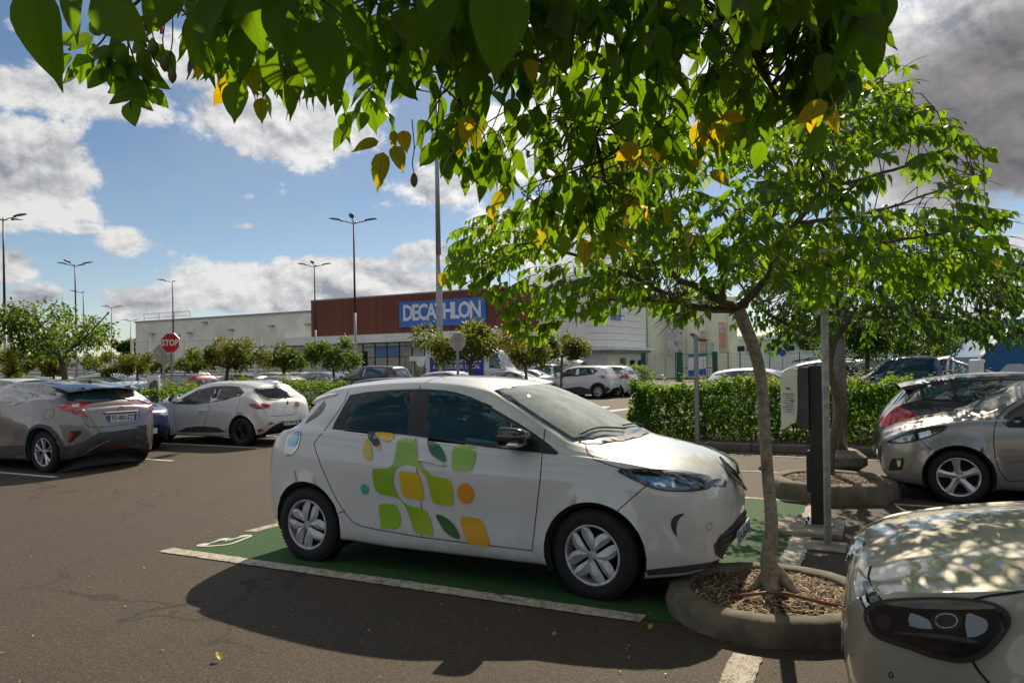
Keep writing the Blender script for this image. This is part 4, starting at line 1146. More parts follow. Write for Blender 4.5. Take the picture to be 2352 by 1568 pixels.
c.patch('black_pillar', 'cam', C_((-40, 900), (0, 884), (60, 868), (130, 868), (300, 868), (420, 880), (560, 884), (700, 884), (640, 896), (470, 905), (405, 905), (440, 930), (520, 980), (440, 952), (330, 925), (300, 915), (262, 944), (178, 986), (80, 1006), (-40, 1020)), M_gloss, off=.003, res=.05)
c.patch('side_window', 'cam', C_((-40, 912), (0, 892), (60, 880), (130, 880), (250, 896), (240, 938), (170, 978), (80, 998), (-40, 1010)), G_far, off=.006, res=.06)
c.patch('rear_window', 'cam', C_((405, 908), (560, 885), (800, 876), (808, 905), (830, 928), (880, 955), (800, 968), (640, 978), (545, 984), (440, 940)), G_far, off=.004, res=.06, mirror=False)
lamp = C_((400, 1012), (425, 1000), (480, 992), (560, 984), (660, 978), (664, 985), (600, 1000), (565, 1020), (572, 1038), (626, 1080), (620, 1086), (560, 1072), (490, 1054), (430, 1036))
c.patch('tail_light', 'cam', lamp, M_red, off=.012, res=.03)
c.patch('tail_light_lens', 'cam', C_((505, 998), (560, 988), (556, 1024), (510, 1018)), M_clear, off=.018, res=.03)
c.patch('tail_light_bar', 'cam', C_((415, 1008), (490, 1003), (500, 1010), (440, 1018)), M_redb, off=.018, res=.02)
sl = MB()
for y_ in np.linspace(-.62, .62, 13):
    pass
pr = [(c.L / 2 - 3.55, 1.468), (c.L / 2 - 3.80, 1.435), (c.L / 2 - 4.02, 1.385), (c.L / 2 - 4.03, 1.362), (c.L / 2 - 3.80, 1.385)]
vs = []; fs = []; m_ = 15
for j in range(m_):
    y = -0.66 + 1.32 * j / (m_ - 1); e_ = (abs(y) / .66) ** 2
    for (x, z) in pr: vs.append((x + 0.10 * e_, y, z - 0.045 * e_))
for j in range(m_ - 1):
    for i in range(4): fs.append((j * 5 + i, j * 5 + i + 1, (j + 1) * 5 + i + 1, (j + 1) * 5 + i))
    fs.append((j * 5 + 4, j * 5, (j + 1) * 5, (j + 1) * 5 + 4))
fs += [(4, 3, 2, 1, 0), tuple((m_ - 1) * 5 + i for i in range(5))]
sl.add(vs, fs); shade_auto(sl.build('spoiler', M_gloss, c.root), 40)
for y_ in (-.42, 0, .42):
    sl = MB(); sl.box((c.L / 2 - 3.90, y_, 1.35), (.12, .05, .10)); sl.build('spoiler_bracket', M_gloss, c.root)
af = MB(); af.prism([(0, 0), (.16, 0), (.05, .065), (.02, .06)], .02, Matrix.Translation((c.L / 2 - 3.55, .01, 1.455)) @ Matrix.Rotation(math.radians(90), 4, 'X')); af.build('roof_antenna', M_black, c.root)
# tailgate recess with plate, badge, panel gaps, lower cladding
c.seam('cam', C_((590, 1010), (575, 1060), (600, 1130), (630, 1160), (760, 1155), (960, 1130), (990, 1110), (985, 1040)), mirror=False)
c.seam('cam', C_((300, 1100), (322, 1045), (345, 1032), (375, 1032), (388, 1050), (375, 1085), (350, 1100), (305, 1102)), mirror=False, w=.006, name='fuel_flap_gap')
c.seam('cam', C_((-10, 1180), (10, 1010), (25, 930)), mirror=False)
p_, n_ = c.hit('B', 0, .90)
Mp = frame_M((p_.x - .022, 0, .865), (0, -1, 0), (-.10, 0, 1))
mb = MB(); mb.box((p_.x + .0, 0, .85), (.03, .78, .30), bev=.012); 
number_plate(c.root, Mp, 'FD-882-ZZ')
mb = MB(); mb.box((p_.x - .015, 0, .965), (.035, .62, .022), bev=.008); mb.build('plate_lamp_bar', P_mauve, c.root)
bm_ = MB(); pb, nbb = c.hit('B', 0, 1.02)
Mb = frame_M((pb.x - .012, 0, 1.015), (0, -1, 0), (0, 0, 1))
for rx, ry in ((.062, .042), (.026, .040)):
    ringp = [Mb @ Vector((rx * math.cos(a), ry * math.sin(a), .004)) for a in [i * math.pi / 12 for i in range(25)]]
    bm_.tube(ringp, .006, 6, cap=False)
ringp = [Mb @ Vector((.044 * math.cos(a), .016 + .014 * math.sin(a), .004)) for a in [i * math.pi / 8 for i in range(17)]]
bm_.tube(ringp, .005, 6, cap=False)
bm_.build('oval_badge', M_chrome, c.root)
clad = C_((372, 1165), (400, 1215), (418, 1270), (424, 1310), (520, 1290), (610, 1262), (560, 1262), (480, 1280), (484, 1240), (500, 1190), (560, 1182), (700, 1178), (1000, 1155), (1030, 1190), (1040, 1240), (1040, 1280), (1000, 1298), (900, 1300), (620, 1345), (470, 1385), (440, 1390), (428, 1350), (425, 1320), (416, 1265), (398, 1215), (360, 1168))
bump = C_((424, 1300), (520, 1285), (610, 1250), (700, 1196), (800, 1188), (1000, 1160), (1030, 1195), (1040, 1245), (1040, 1282), (1000, 1298), (900, 1300), (620, 1348), (470, 1388), (440, 1392), (428, 1350))
c.patch('bumper_cladding', 'cam', bump, M_trim, off=.014, res=.05, mirror=False)
c.patch('bumper_vent', 'cam', C_((500, 1188), (560, 1182), (660, 1180), (560, 1215), (510, 1262), (482, 1266), (486, 1230)), M_black, off=.006, res=.04, mirror=False)
c.patch('rear_reflector', 'cam', C_((492, 1208), (520, 1192), (522, 1215), (505, 1245), (488, 1250)), M_red, off=.016, res=.03, mirror=False)
c.patch('rear_reflector', 'cam', C_((805, 1282), (870, 1278), (868, 1294), (810, 1298)), M_red, off=.020, res=.03, mirror=False)
c.patch('bumper_vent', 'cam', C_((950, 1150), (1035, 1140), (1036, 1230), (1000, 1168)), M_black, off=.006, res=.04, mirror=False)
for a in c.ax:      # arch cladding
    for m_ in 'L':
        out = [(a + (c.R + .055) * math.cos(t), c.wr + (c.R + .055) * math.sin(t)) for t in [math.radians(-14 + 208 * i / 20) for i in range(21)]]
        inn = [(a + (c.R + .002) * math.cos(t), c.wr + (c.R + .002) * math.sin(t)) for t in [math.radians(194 - 208 * i / 20) for i in range(21)]]
        c.patch('arch_cladding', 'L', out + inn, M_trim, off=.012, res=.05)
c.patch('sill_cladding', 'L', [(c.ax[0] - c.R - .03, .22), (c.ax[0] - c.R - .03, .40), (0, .40), (c.ax[1] + c.R + .03, .44), (c.ax[1] + c.R + .03, .24)], M_trim, off=.012, res=.06)
wpb = [c.hit('cam', *Z1(*q)) for q in ((785, 965), (830, 955), (880, 952), (915, 958))]
mb = MB(); mb.tube([p + n * .02 for p, n in wpb], .010, 6); mb.build('rear_wiper', M_black, c.root)
for tx, q_, sz in (('TOYOTA', None, 0),): pass
add_wheels(c, 'chr', 0.235, 0.22, rim_mat=M_alloy, spin=.35)
c.finish(near=1); body_floor(c); CHR = c

# ---- dusty white hatchback ----
sp = mk('hatch', 4.063, 1.41, 1.732, 2.589, .85, .31, .365,
    top=[(0, .58), (.03, .72), (.12, .83), (.3, .90), (.6, .95), (.9, .99), (1.05, 1.04), (1.5, 1.25), (1.9, 1.36), (2.4, 1.41), (3.0, 1.40), (3.4, 1.355), (3.55, 1.32), (3.62, 1.25), (3.75, 1.13), (3.86, 1.0), (3.94, .93), (3.99, .80), (4.04, .65), (4.063, .52)],
    dents=[(0, .5, .9, .14, -.02)])
loc = root_from_hub(553, 992, sp, False, 1, YAW_L)
c = Car('hatchback_car', 'dusty white hatchback with black wheels behind the crossover, rear towards the driving lane', None, sp, P_clio, loc, YAW_L, N=120, K=31)
fr = C_((1240, 995), (1300, 950), (1400, 895), (1500, 872), (1600, 866), (1690, 872), (1728, 912), (1700, 938), (1600, 965), (1480, 985), (1380, 998))
w1 = C_((1300, 975), (1350, 935), (1420, 896), (1510, 880), (1525, 884), (1478, 984), (1385, 995), (1310, 1000))
w2 = C_((1560, 884), (1620, 874), (1690, 880), (1722, 912), (1640, 950), (1530, 975))
c.patch('window_frame', 'cam', fr, M_black, holes=(w1, w2), off=.004, res=.05)
for w_ in (w1, w2):
    c.patch('side_window', 'cam', w_, G_green, off=.004, res=.08); c.cut('cam', w_)
rw = C_((1800, 895), (1880, 880), (1980, 880), (2030, 905), (2060, 955), (1980, 964), (1900, 962), (1850, 940))
c.patch('rear_window', 'cam', rw, G_green, off=.004, res=.06, mirror=False)
c.seam('cam', rw, w=.05, mat=M_black, mirror=False, closed=True, name='window_seal', off=.006); c.cut('cam', rw, False)
c.patch('tail_light', 'cam', C_((1760, 995), (1790, 988), (1860, 990), (1912, 1000), (1900, 1020), (1860, 1032), (1810, 1030), (1780, 1015)), M_red, off=.008, res=.03, mirror=False)
c.patch('tail_light', 'cam', C_((2082, 985), (2100, 978), (2116, 985), (2118, 1005), (2100, 1016), (2088, 1010)), M_red, off=.008, res=.03, mirror=False)
c.patch('bumper_trim', 'cam', C_((1820, 1175), (1880, 1160), (1910, 1125), (1975, 1118), (2090, 1108), (2125, 1118), (2135, 1150), (2110, 1170), (1900, 1190), (1830, 1200)), M_trim, off=.006, res=.05, mirror=False)
c.patch('rear_reflector', 'cam', C_((1826, 1180), (1870, 1176), (1868, 1186), (1828, 1190)), M_red, off=.012, res=.03, mirror=False)
c.patch('sill_trim', 'cam', C_((1255, 1190), (1320, 1160), (1400, 1152), (1450, 1152), (1540, 1160), (1598, 1190), (1400, 1192)), M_trim, off=.005, res=.05)
for s_ in (((1232, 1010), (1230, 1060), (1240, 1130), (1252, 1190), (1400, 1196), (1595, 1192), (1640, 1130), (1672, 1060), (1700, 960)), ((1484, 988), (1470, 1060), (1450, 1130), (1446, 1192)), ((1822, 962), (1850, 1000), (1888, 1078), (1990, 1080), (2075, 1072), (2100, 1040))):
    c.seam('cam', C_(*s_), mirror=False, w=.009)
handle(c, 'cam', [Z1(1408, 1044), Z1(1430, 1042), Z1(1452, 1040)], P_clio, mirror=False)
p_, n_ = c.hit('B', 0, .50)
number_plate(c.root, frame_M((p_.x - .02, 0, .475), (0, -1, 0), (-.05, 0, 1)), 'EF-940-AB')
mb = MB(); pb, nn_ = c.hit('B', 0, .90); Mb = frame_M((pb.x - .01, 0, .90), (0, -1, 0), (0, 0, 1))
mb.prism([(-.035, 0), (0, -.055), (.035, 0), (0, .055)], .008, Mb); mb.build('diamond_badge', M_chrome, c.root)
text_mesh('model_lettering', 'CLIO', .06, M_chrome, frame_M((pb.x - .02, 0, .80), (0, -1, 0), (-.05, 0, 1)), c.root, bold=.001)
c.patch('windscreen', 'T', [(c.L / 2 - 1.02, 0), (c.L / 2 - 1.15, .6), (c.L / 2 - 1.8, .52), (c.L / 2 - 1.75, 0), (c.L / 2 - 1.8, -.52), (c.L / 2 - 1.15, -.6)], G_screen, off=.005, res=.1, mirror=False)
c.cut('T', [(c.L / 2 - 1.12, 0), (c.L / 2 - 1.2, .52), (c.L / 2 - 1.7, .46), (c.L / 2 - 1.7, -.46), (c.L / 2 - 1.2, -.52)], False)
c.patch('headlight', 'F', [(.40, .66), (.52, .74), (.80, .80), (.83, .70), (.6, .60)], M_clear, off=.006, res=.05)
mirror_pair(c, c.L / 2 - 1.36, 1.0, .80, M_black, (.13, .19, .14))
mb = MB(); mb.tube([c.hit('B', 0, 1.0)[0] + Vector((-.02, 0, 0)), c.hit('B', -.15, 1.03)[0] + Vector((-.02, 0, 0)), c.hit('B', -.34, 1.02)[0] + Vector((-.02, 0, 0))], .008, 6); mb.build('rear_wiper', M_black, c.root)
interior(c, c.L / 2 - 1.2, .94, rows=((.0, (.36, -.36)), (-.85, (.38, -.38))), xr=c.L / 2 - 3.5)
add_wheels(c, 'multi', .205, .19, rim_mat=M_black, spin=.1); c.finish(near=1); body_floor(c)

# ---- silver hatchback, front end, on the right ----
Z3_ = lambda *p: mp(Z3, p)
sp = mk('hatch', 4.03, 1.47, 1.72, 2.54, .80, .305, .365,
    top=[(0, .60), (.02, .70), (.08, .77), (.2, .84), (.4, .92), (.6, .97), (.8, 1.01), (.95, 1.06), (1.3, 1.24), (1.6, 1.38), (1.9, 1.45), (2.3, 1.47), (3.0, 1.46), (3.5, 1.37), (3.7, 1.2), (3.9, .9), (4.03, .55)],
    belt=[(0, .56), (.06, .68), (.2, .76), (.45, .85), (.7, .90), (1.0, .94), (1.5, .95), (2.4, .98), (3.3, 1.02), (3.8, .95), (4.03, .5)],
    w=[(0, .36), (.03, .52), (.1, .66), (.2, .75), (.35, .81), (.6, .85), (1.0, .86), (2.5, .86), (3.5, .84), (3.9, .7), (4.03, .5)])
loc = root_from_hub(2202, 1096, sp, True, 1, YAW_L)
c = Car('hatchback_car', 'silver hatchback on the right with five-spoke alloy wheels, bonnet towards the far tree ring', None, sp, P_silver, loc, YAW_L, N=140, K=35)
hl2 = smooth_poly(Z3_((985, 678), (1020, 655), (1090, 622), (1200, 590), (1300, 572), (1390, 560), (1405, 570), (1380, 595), (1310, 628), (1240, 652), (1160, 672), (1080, 684)), 2)
c.patch('headlight', 'cam', hl2, M_trim, off=.003, res=.03)
c.patch('light_unit', 'cam', Z3_((1010, 674), (1090, 640), (1180, 618), (1190, 655), (1100, 676)), M_clear, off=.008, res=.03)
c.patch('light_unit', 'cam', Z3_((1200, 612), (1290, 590), (1300, 625), (1215, 650)), M_refl, off=.010, res=.03)
c.patch('light_unit', 'cam', Z3_((1305, 588), (1375, 572), (1370, 592), (1310, 622)), M_amber, off=.008, res=.03)
c.patch('headlight_lens', 'cam', hl2, M_lens, off=.014, res=.04)
c.seam('cam', hl2, w=.01, mat=M_black, off=.006, closed=True, name='headlight_seal')
c.seam('cam', Z3_((1055, 582), (1090, 600), (1160, 603)), w=.008); c.seam('cam', Z3_((1222, 664), (1260, 700), (1312, 742)), w=.008)
c.seam('cam', Z3_((1835, 950), (1780, 880), (1750, 790), (1738, 690), (1740, 580), (1765, 500), (1820, 440), (1952, 360)), w=.009)
c.seam('cam', Z3_((1835, 950), (1952, 948)), w=.009)
c.patch('fog_lamp_recess', 'cam', Z3_((995, 878), (1000, 830), (1022, 790), (1102, 786), (1100, 830), (1088, 872)), M_black, off=.004, res=.03)
c.patch('fog_lamp', 'cam', Z3_((1055, 800), (1085, 800), (1080, 850), (1060, 850)), M_refl, off=.012, res=.03)
c.patch('grille', 'F', [(-.50, .50), (-.36, .36), (0, .33), (.36, .36), (.50, .50), (.44, .60), (0, .62), (-.44, .60)], M_black, off=.006, res=.05, mirror=False)
for zz in (.42, .47, .52, .57): c.seam('F', [(-.46, zz), (0, zz - .01), (.46, zz)], w=.018, mat=M_chrome, off=.01, mirror=False, raised=.008, name='grille_slat')
fp, fn = c.hit('F', 0, .42)
number_plate(c.root, frame_M((fp.x + .03, 0, .42), (0, 1, 0), (0, 0, 1)), 'BW-316-PT')
sw = Z3_((1800, 540), (1808, 500), (1850, 460), (1952, 400), (2100, 330), (2300, 300), (2300, 560), (1952, 575), (1840, 572))
c.patch('window_frame', 'cam', sw, M_black, off=.003, res=.05)
c.patch('side_window', 'cam', Z3_((1822, 538), (1850, 500), (1952, 425), (2100, 355), (2280, 330), (2280, 545), (1952, 560), (1850, 556)), G_green, off=.006, res=.06)
c.patch('door_moulding', 'cam', Z3_((1800, 790), (1815, 780), (2200, 776), (2200, 800), (1815, 806)), P_silver, off=.012, res=.04)
wsb = [(c.L / 2 - .86, 0), (c.L / 2 - .92, .4), (c.L / 2 - 1.10, .66), (c.L / 2 - 1.4, .63), (c.L / 2 - 1.75, .52), (c.L / 2 - 1.66, 0)]
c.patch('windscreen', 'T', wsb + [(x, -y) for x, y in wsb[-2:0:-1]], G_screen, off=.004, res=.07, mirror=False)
ci = [((x - .7) * .92 + .7, y * .93) for x, y in wsb]; c.cut('T', ci + [(x, -y) for x, y in ci[-2:0:-1]], False)
wp = MB(); H_ = [c.hit('T', c.L / 2 - .93 - .10 * q, -.1 + .10 * q) for q in range(5)]; wp.tube([p + n * .02 for p, n in H_], .008, 6)
H_ = [c.hit('T', c.L / 2 - .98 - .04 * q, .55 - .10 * q) for q in range(6)]; wp.tube([p + n * .02 for p, n in H_], .008, 6); wp.build('wiper', M_trim, c.root)
mirror_pair(c, c.L / 2 - 1.50, 1.0, .82, P_silver, (.14, .2, .14))
interior(c, c.L / 2 - 1.15, .92, rows=((.0, (.36, -.36)), (-.85, (.38, -.38))), xr=c.L / 2 - 3.4)
add_wheels(c, 'five', .218, .20, rim_mat=M_alloy, spin=-.12); c.finish(near=1); body_floor(c)

# ---- dark hatchback behind it, tail towards the camera side ----
sp = mk('hatch', 3.99, 1.46, 1.75, 2.54, .83, .31, .37)
sp['tlp'] = smooth_poly([(.60, .80), (.585, .90), (.63, 1.0), (.72, 1.05), (.80, 1.02), (.84, .92), (.82, .82), (.72, .77)], 3)
tailp = at(2003, 1010, 9.75)
c0 = Vector((tailp.x, tailp.y, 0)) + U * 1.995 + V * .55
c = Car('hatchback_car', 'dark grey hatchback with round red tail lights, parked beyond the silver hatchback', None, sp, P_black, c0, YAW_R, N=110, K=31)
auto_detail(c, lo=False, gside=G_far, plate='x', wheel='cap', tl=M_redb, pil=(.33, .55, .76), mirror_mat=P_black)
sl = MB(); xr_ = c.L / 2 - .875 * c.L; zr_ = .925 * 1.46
vs = []; fs = []
for j in range(13):
    y = -.56 + 1.12 * j / 12; e_ = (abs(y) / .56) ** 2
    for x, z in ((xr_ + .10, zr_ + .015), (xr_ - .10, zr_ - .01), (xr_ - .19, zr_ - .035), (xr_ - .17, zr_ - .06), (xr_, zr_ - .07)): vs.append((x + .04 * e_, y, z - .035 * e_))
for j in range(12):
    for i in range(4): fs.append((j * 5 + i, j * 5 + i + 1, (j + 1) * 5 + i + 1, (j + 1) * 5 + i))
fs += [(4, 3, 2, 1, 0), tuple(60 + i for i in range(5))]
sl.add(vs, fs); shade_auto(sl.build('spoiler', P_black, c.root), 40)
c.finish(near=-1); body_floor(c); DARKH = c

# ---- beige silver hatchback, front corner, bottom right ----
Z4_ = lambda *p: mp(Z4, p)
sp = mk('hatch', 4.2, 1.48, 1.79, 2.578, .86, .318, .375,
    top=[(0, .60), (.02, .70), (.06, .765), (.14, .80), (.3, .85), (.5, .89), (.75, .925), (1.0, .955), (1.12, .99), (1.5, 1.24), (1.9, 1.40), (2.4, 1.48), (3.2, 1.46), (3.8, 1.36), (4.0, 1.1), (4.15, .8), (4.2, .55)],
    belt=[(0, .56), (.05, .68), (.15, .75), (.35, .80), (.6, .845), (1.0, .89), (1.5, .93), (2.6, .98), (3.6, 1.02), (4.05, .85), (4.2, .5)],
    w=[(0, .46), (.02, .58), (.06, .69), (.13, .76), (.25, .82), (.42, .855), (.7, .88), (1.1, .89), (2.8, .89), (3.8, .86), (4.1, .72), (4.2, .5)],
    wt=[(0, .40), (.05, .55), (.15, .64), (.4, .70), (.8, .74), (1.1, .74), (1.5, .68), (2.0, .60), (3.4, .58), (4.0, .6), (4.2, .4)],
    cr=[(0, .03), (.15, .035), (.5, .045), (1.0, .06), (1.3, .13), (1.7, .09), (2.2, .06), (3.8, .06), (4.2, .03)])
nose = at(1965, 1395, 2.92)
c0 = Vector((nose.x, nose.y, 0)) + U * 2.04 + V * 0.60
c = Car('hatchback_car', 'beige silver car front at the bottom right corner with dappled bonnet', None, sp, P_beige, c0, YAW_L, N=150, K=41)
GOLF = c
hl3 = smooth_poly(Z4_((1412, 535), (1440, 490), (1500, 462), (1640, 447), (1840, 440), (2020, 448), (2140, 468), (2215, 500), (2250, 545), (2240, 610), (2180, 690), (2110, 755), (2030, 792), (1940, 798), (1800, 770), (1640, 715), (1500, 668), (1440, 620)), 3)
c.patch('headlight', 'cam', hl3, pmat('lamp_housing', (.004, .005, .006), .6, spec=.1), off=.006, res=.03, mirror=False)
for q_ in ([(1662, 528), (1700, 530), (1775, 562), (1792, 600), (1790, 618), (1664, 600)], [(2003, 528), (2060, 535), (2122, 562), (2132, 600), (2110, 640), (2008, 668)]):
    c.patch('reflector_bowl', 'cam', smooth_poly(Z4_(*q_), 2), pmat('silver_bowl', (.62, .66, .70), .28, .45), off=.010, res=.03, mirror=False)
c.patch('projector', 'cam', smooth_poly(Z4_((1815, 525), (1880, 510), (1950, 525), (1980, 565), (1950, 610), (1880, 625), (1815, 608), (1790, 568)), 2), M_gloss, off=.010, res=.03, mirror=False)
c.seam('cam', smooth_poly(Z4_((1835, 535), (1880, 524), (1930, 535), (1950, 566), (1930, 600), (1880, 610), (1835, 598), (1818, 566)), 2), w=.006, mat=M_chrome, off=.014, mirror=False, closed=True, name='projector_ring', raised=.003)
c.patch('lamp_trim', 'cam', smooth_poly(Z4_((1560, 640), (1700, 640), (1900, 655), (2080, 690), (2040, 705), (1880, 680), (1700, 660)), 2), pmat('lamp_grey', (.10, .11, .12), .2, .6), off=.010, res=.03, mirror=False)
c.patch('indicator', 'cam', smooth_poly(Z4_((1465, 545), (1515, 528), (1548, 560), (1540, 605), (1500, 618), (1462, 590)), 2), M_trim, off=.009, res=.03, mirror=False)
c.patch('headlight_lens', 'cam', hl3, M_lens, off=.026, res=.04, mirror=False)
c.seam('cam', hl3, w=.020, mat=M_black, off=.022, mirror=False, closed=True, name='headlight_seal')
c.patch('grille', 'cam', Z4_((1378, 330), (1402, 325), (1490, 462), (1440, 510), (1412, 545), (1352, 432), (1358, 370)), M_gloss, off=.004, res=.03, mirror=False)
for k_ in (0, 1, 2): c.seam('cam', Z4_((1362 + 12 * k_, 345 + 20 * k_), (1385 + 12 * k_, 430 + 16 * k_), (1420 + 18 * k_, 505 - 4 * k_)), w=.008, mat=M_chrome, off=.012, mirror=False, raised=.005, name='grille_slat')
bdg = MB(); pb, nn_ = c.hit('F', 0, .74); Mb = frame_M(pb + Vector((.008, 0, .0)), (0, 1, 0), (-.35, 0, 1))
bdg.lathe([(.0005, .004), (.055, .004), (.062, .012), (.070, .004), (.070, -.03)], 32, Mb)
bdg.prism([(-.04, .03), (-.03, .03), (-.012, -.015), (0, .012), (.012, -.015), (.03, .03), (.04, .03), (.016, -.04), (0, -.008), (-.016, -.04)], .008, Mb @ Matrix.Translation((0, 0, .005)))
bdg.build('round_badge', M_chrome, c.root)
c.seam('cam', Z4_((1420, 240), (1405, 300), (1420, 360), (1495, 460), (1640, 444), (1840, 437), (2030, 446)), w=.009, mirror=False)
c.seam('cam', Z4_((2030, 444), (2140, 420), (2352, 392)), w=.009, mirror=False); c.seam('cam', Z4_((2025, 795), (2080, 880), (2140, 950)), w=.009, mirror=False)
c.seam('cam', [Z4(1544 + 12 * math.cos(a), 899 + 17 * math.sin(a)) for a in [i * math.pi / 8 for i in range(16)]], w=.004, mirror=False, closed=True, step=2.0)
c.patch('lower_grille', 'F', [(-.5, .26), (.5, .26), (.46, .42), (-.46, .42)], M_black, off=.006, res=.05, mirror=False)
fp, fn = c.hit('F', 0, .46)
number_plate(c.root, frame_M((fp.x + .005, 0, .40), (0, 1, 0), (0, 0, 1)), 'AL-275-KB')
auto = dict(front=False, rear=True, plate=None, wheel='five', lo=False, rim_mat=M_alloy)
auto_detail(c, **auto); c.finish(near=1); body_floor(c)

# ---- blue hatchback between the crossover and the dusty white one, nose to the lane ----
sp = mk('hatch', 3.98, 1.46, 1.74, 2.54, .82, .31, .37)
c0 = Vector((-7.35, 14.35, 0)) - U * 2.45 + V * 0.50
c = Car('hatchback_car', 'blue hatchback reversed in between the lilac crossover and the dusty white hatchback', None, sp, P_blue, c0, YAW_R, N=80, K=25)
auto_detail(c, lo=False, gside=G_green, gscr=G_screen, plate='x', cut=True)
interior(c, c.L / 2 - 1.15, .92, rows=((.0, (.36, -.36)), (-.85, (.38, -.38))), xr=c.L / 2 - 3.3)
c.finish(near=-1); body_floor(c)

# ---- white crossover on the far lane ----
Z5_ = lambda *p: mp(Z5, p)
sp = mk('suv', 4.122, 1.60, 1.778, 2.606, .87, .335, .395)
loc = root_from_hub(1373.5, 899, sp, False, 1, YAW_L)
c = Car('crossover_car', 'white crossover with black sills and two-tone wheels, side on across the far lane', None, sp, P_pearl, loc, YAW_L, N=100, K=27)
fr = Z5_((995, 553), (1060, 505), (1180, 440), (1300, 425), (1470, 428), (1535, 458), (1535, 472), (1480, 508), (1280, 530), (1100, 550))
w1 = Z5_((1080, 530), (1110, 495), (1190, 450), (1285, 436), (1265, 522), (1100, 544)); w2 = Z5_((1318, 434), (1440, 435), (1480, 500), (1300, 518)); w3 = Z5_((1468, 440), (1525, 462), (1492, 492))
c.patch('window_frame', 'cam', fr, M_black, holes=(w1, w2, w3), off=.004, res=.06)
for w_ in (w1, w2, w3): c.patch('side_window', 'cam', w_, G_green, off=.004, res=.1); c.cut('cam', w_)
c.patch('rear_window', 'cam', Z5_((1576, 460), (1625, 432), (1690, 428), (1735, 492), (1640, 500)), G_dark, off=.005, res=.08, mirror=False)
c.patch('tail_light', 'cam', Z5_((1570, 530), (1600, 518), (1675, 520), (1680, 545), (1640, 560), (1600, 552)), M_red, off=.01, res=.05)
c.patch('sill_cladding', 'cam', Z5_((1040, 690), (1290, 655), (1330, 655), (1440, 685), (1470, 740), (1060, 745)), M_trim, off=.01, res=.08)
c.patch('bumper_cladding', 'cam', Z5_((1620, 700), (1625, 665), (1700, 645), (1780, 630), (1788, 680), (1700, 725), (1630, 740)), M_trim, off=.01, res=.08, mirror=False)
for a in c.ax:
    out = [(a + (c.R + .06) * math.cos(t), c.wr + (c.R + .06) * math.sin(t)) for t in [math.radians(-14 + 208 * i / 16) for i in range(17)]]
    inn = [(a + (c.R + .002) * math.cos(t), c.wr + (c.R + .002) * math.sin(t)) for t in [math.radians(194 - 208 * i / 16) for i in range(17)]]
    c.patch('arch_cladding', 'L', out + inn, M_trim, off=.01, res=.08)
for s_ in (((1040, 690), (1030, 600), (1030, 545)), ((1275, 530), (1272, 600), (1265, 655)), ((1500, 500), (1480, 600), (1440, 660))): c.seam('cam', Z5_(*s_), w=.012, mirror=False)
rl = MB()
for sg in (1, -1): rl.tube([(.35, sg * .56, 1.58), (.25, sg * .56, 1.635), (-1.0, sg * .55, 1.625), (-1.15, sg * .55, 1.57)], .016, 6)
rl.build('roof_rail', M_alloy, c.root)
c.patch('windscreen', 'T', [(c.L / 2 - 1.02, 0), (c.L / 2 - 1.15, .62), (c.L / 2 - 1.7, .54), (c.L / 2 - 1.62, 0), (c.L / 2 - 1.7, -.54), (c.L / 2 - 1.15, -.62)], G_farl, off=.005, res=.15, mirror=False)
c.patch('headlight', 'F', [(.42, .72), (.52, .82), (.80, .88), (.84, .78), (.6, .68)], M_clear, off=.006, res=.06)
mb = MB(); p_, n_ = c.hit('B', 0, .72); mb.box((p_.x - .02, 0, .74), (.02, .52, .11)); mb.build('number_plate', M_plate, c.root)
mirror_pair(c, c.L / 2 - 1.30, 1.12, .84, M_black, (.13, .19, .14))
interior(c, c.L / 2 - 1.2, 1.04, rows=((.0, (.36, -.36)), (-.85, (.38, -.38))), xr=c.L / 2 - 3.5)
add_wheels(c, 'cap', .215, .21, rim_mat=M_alloy); c.finish(near=1)

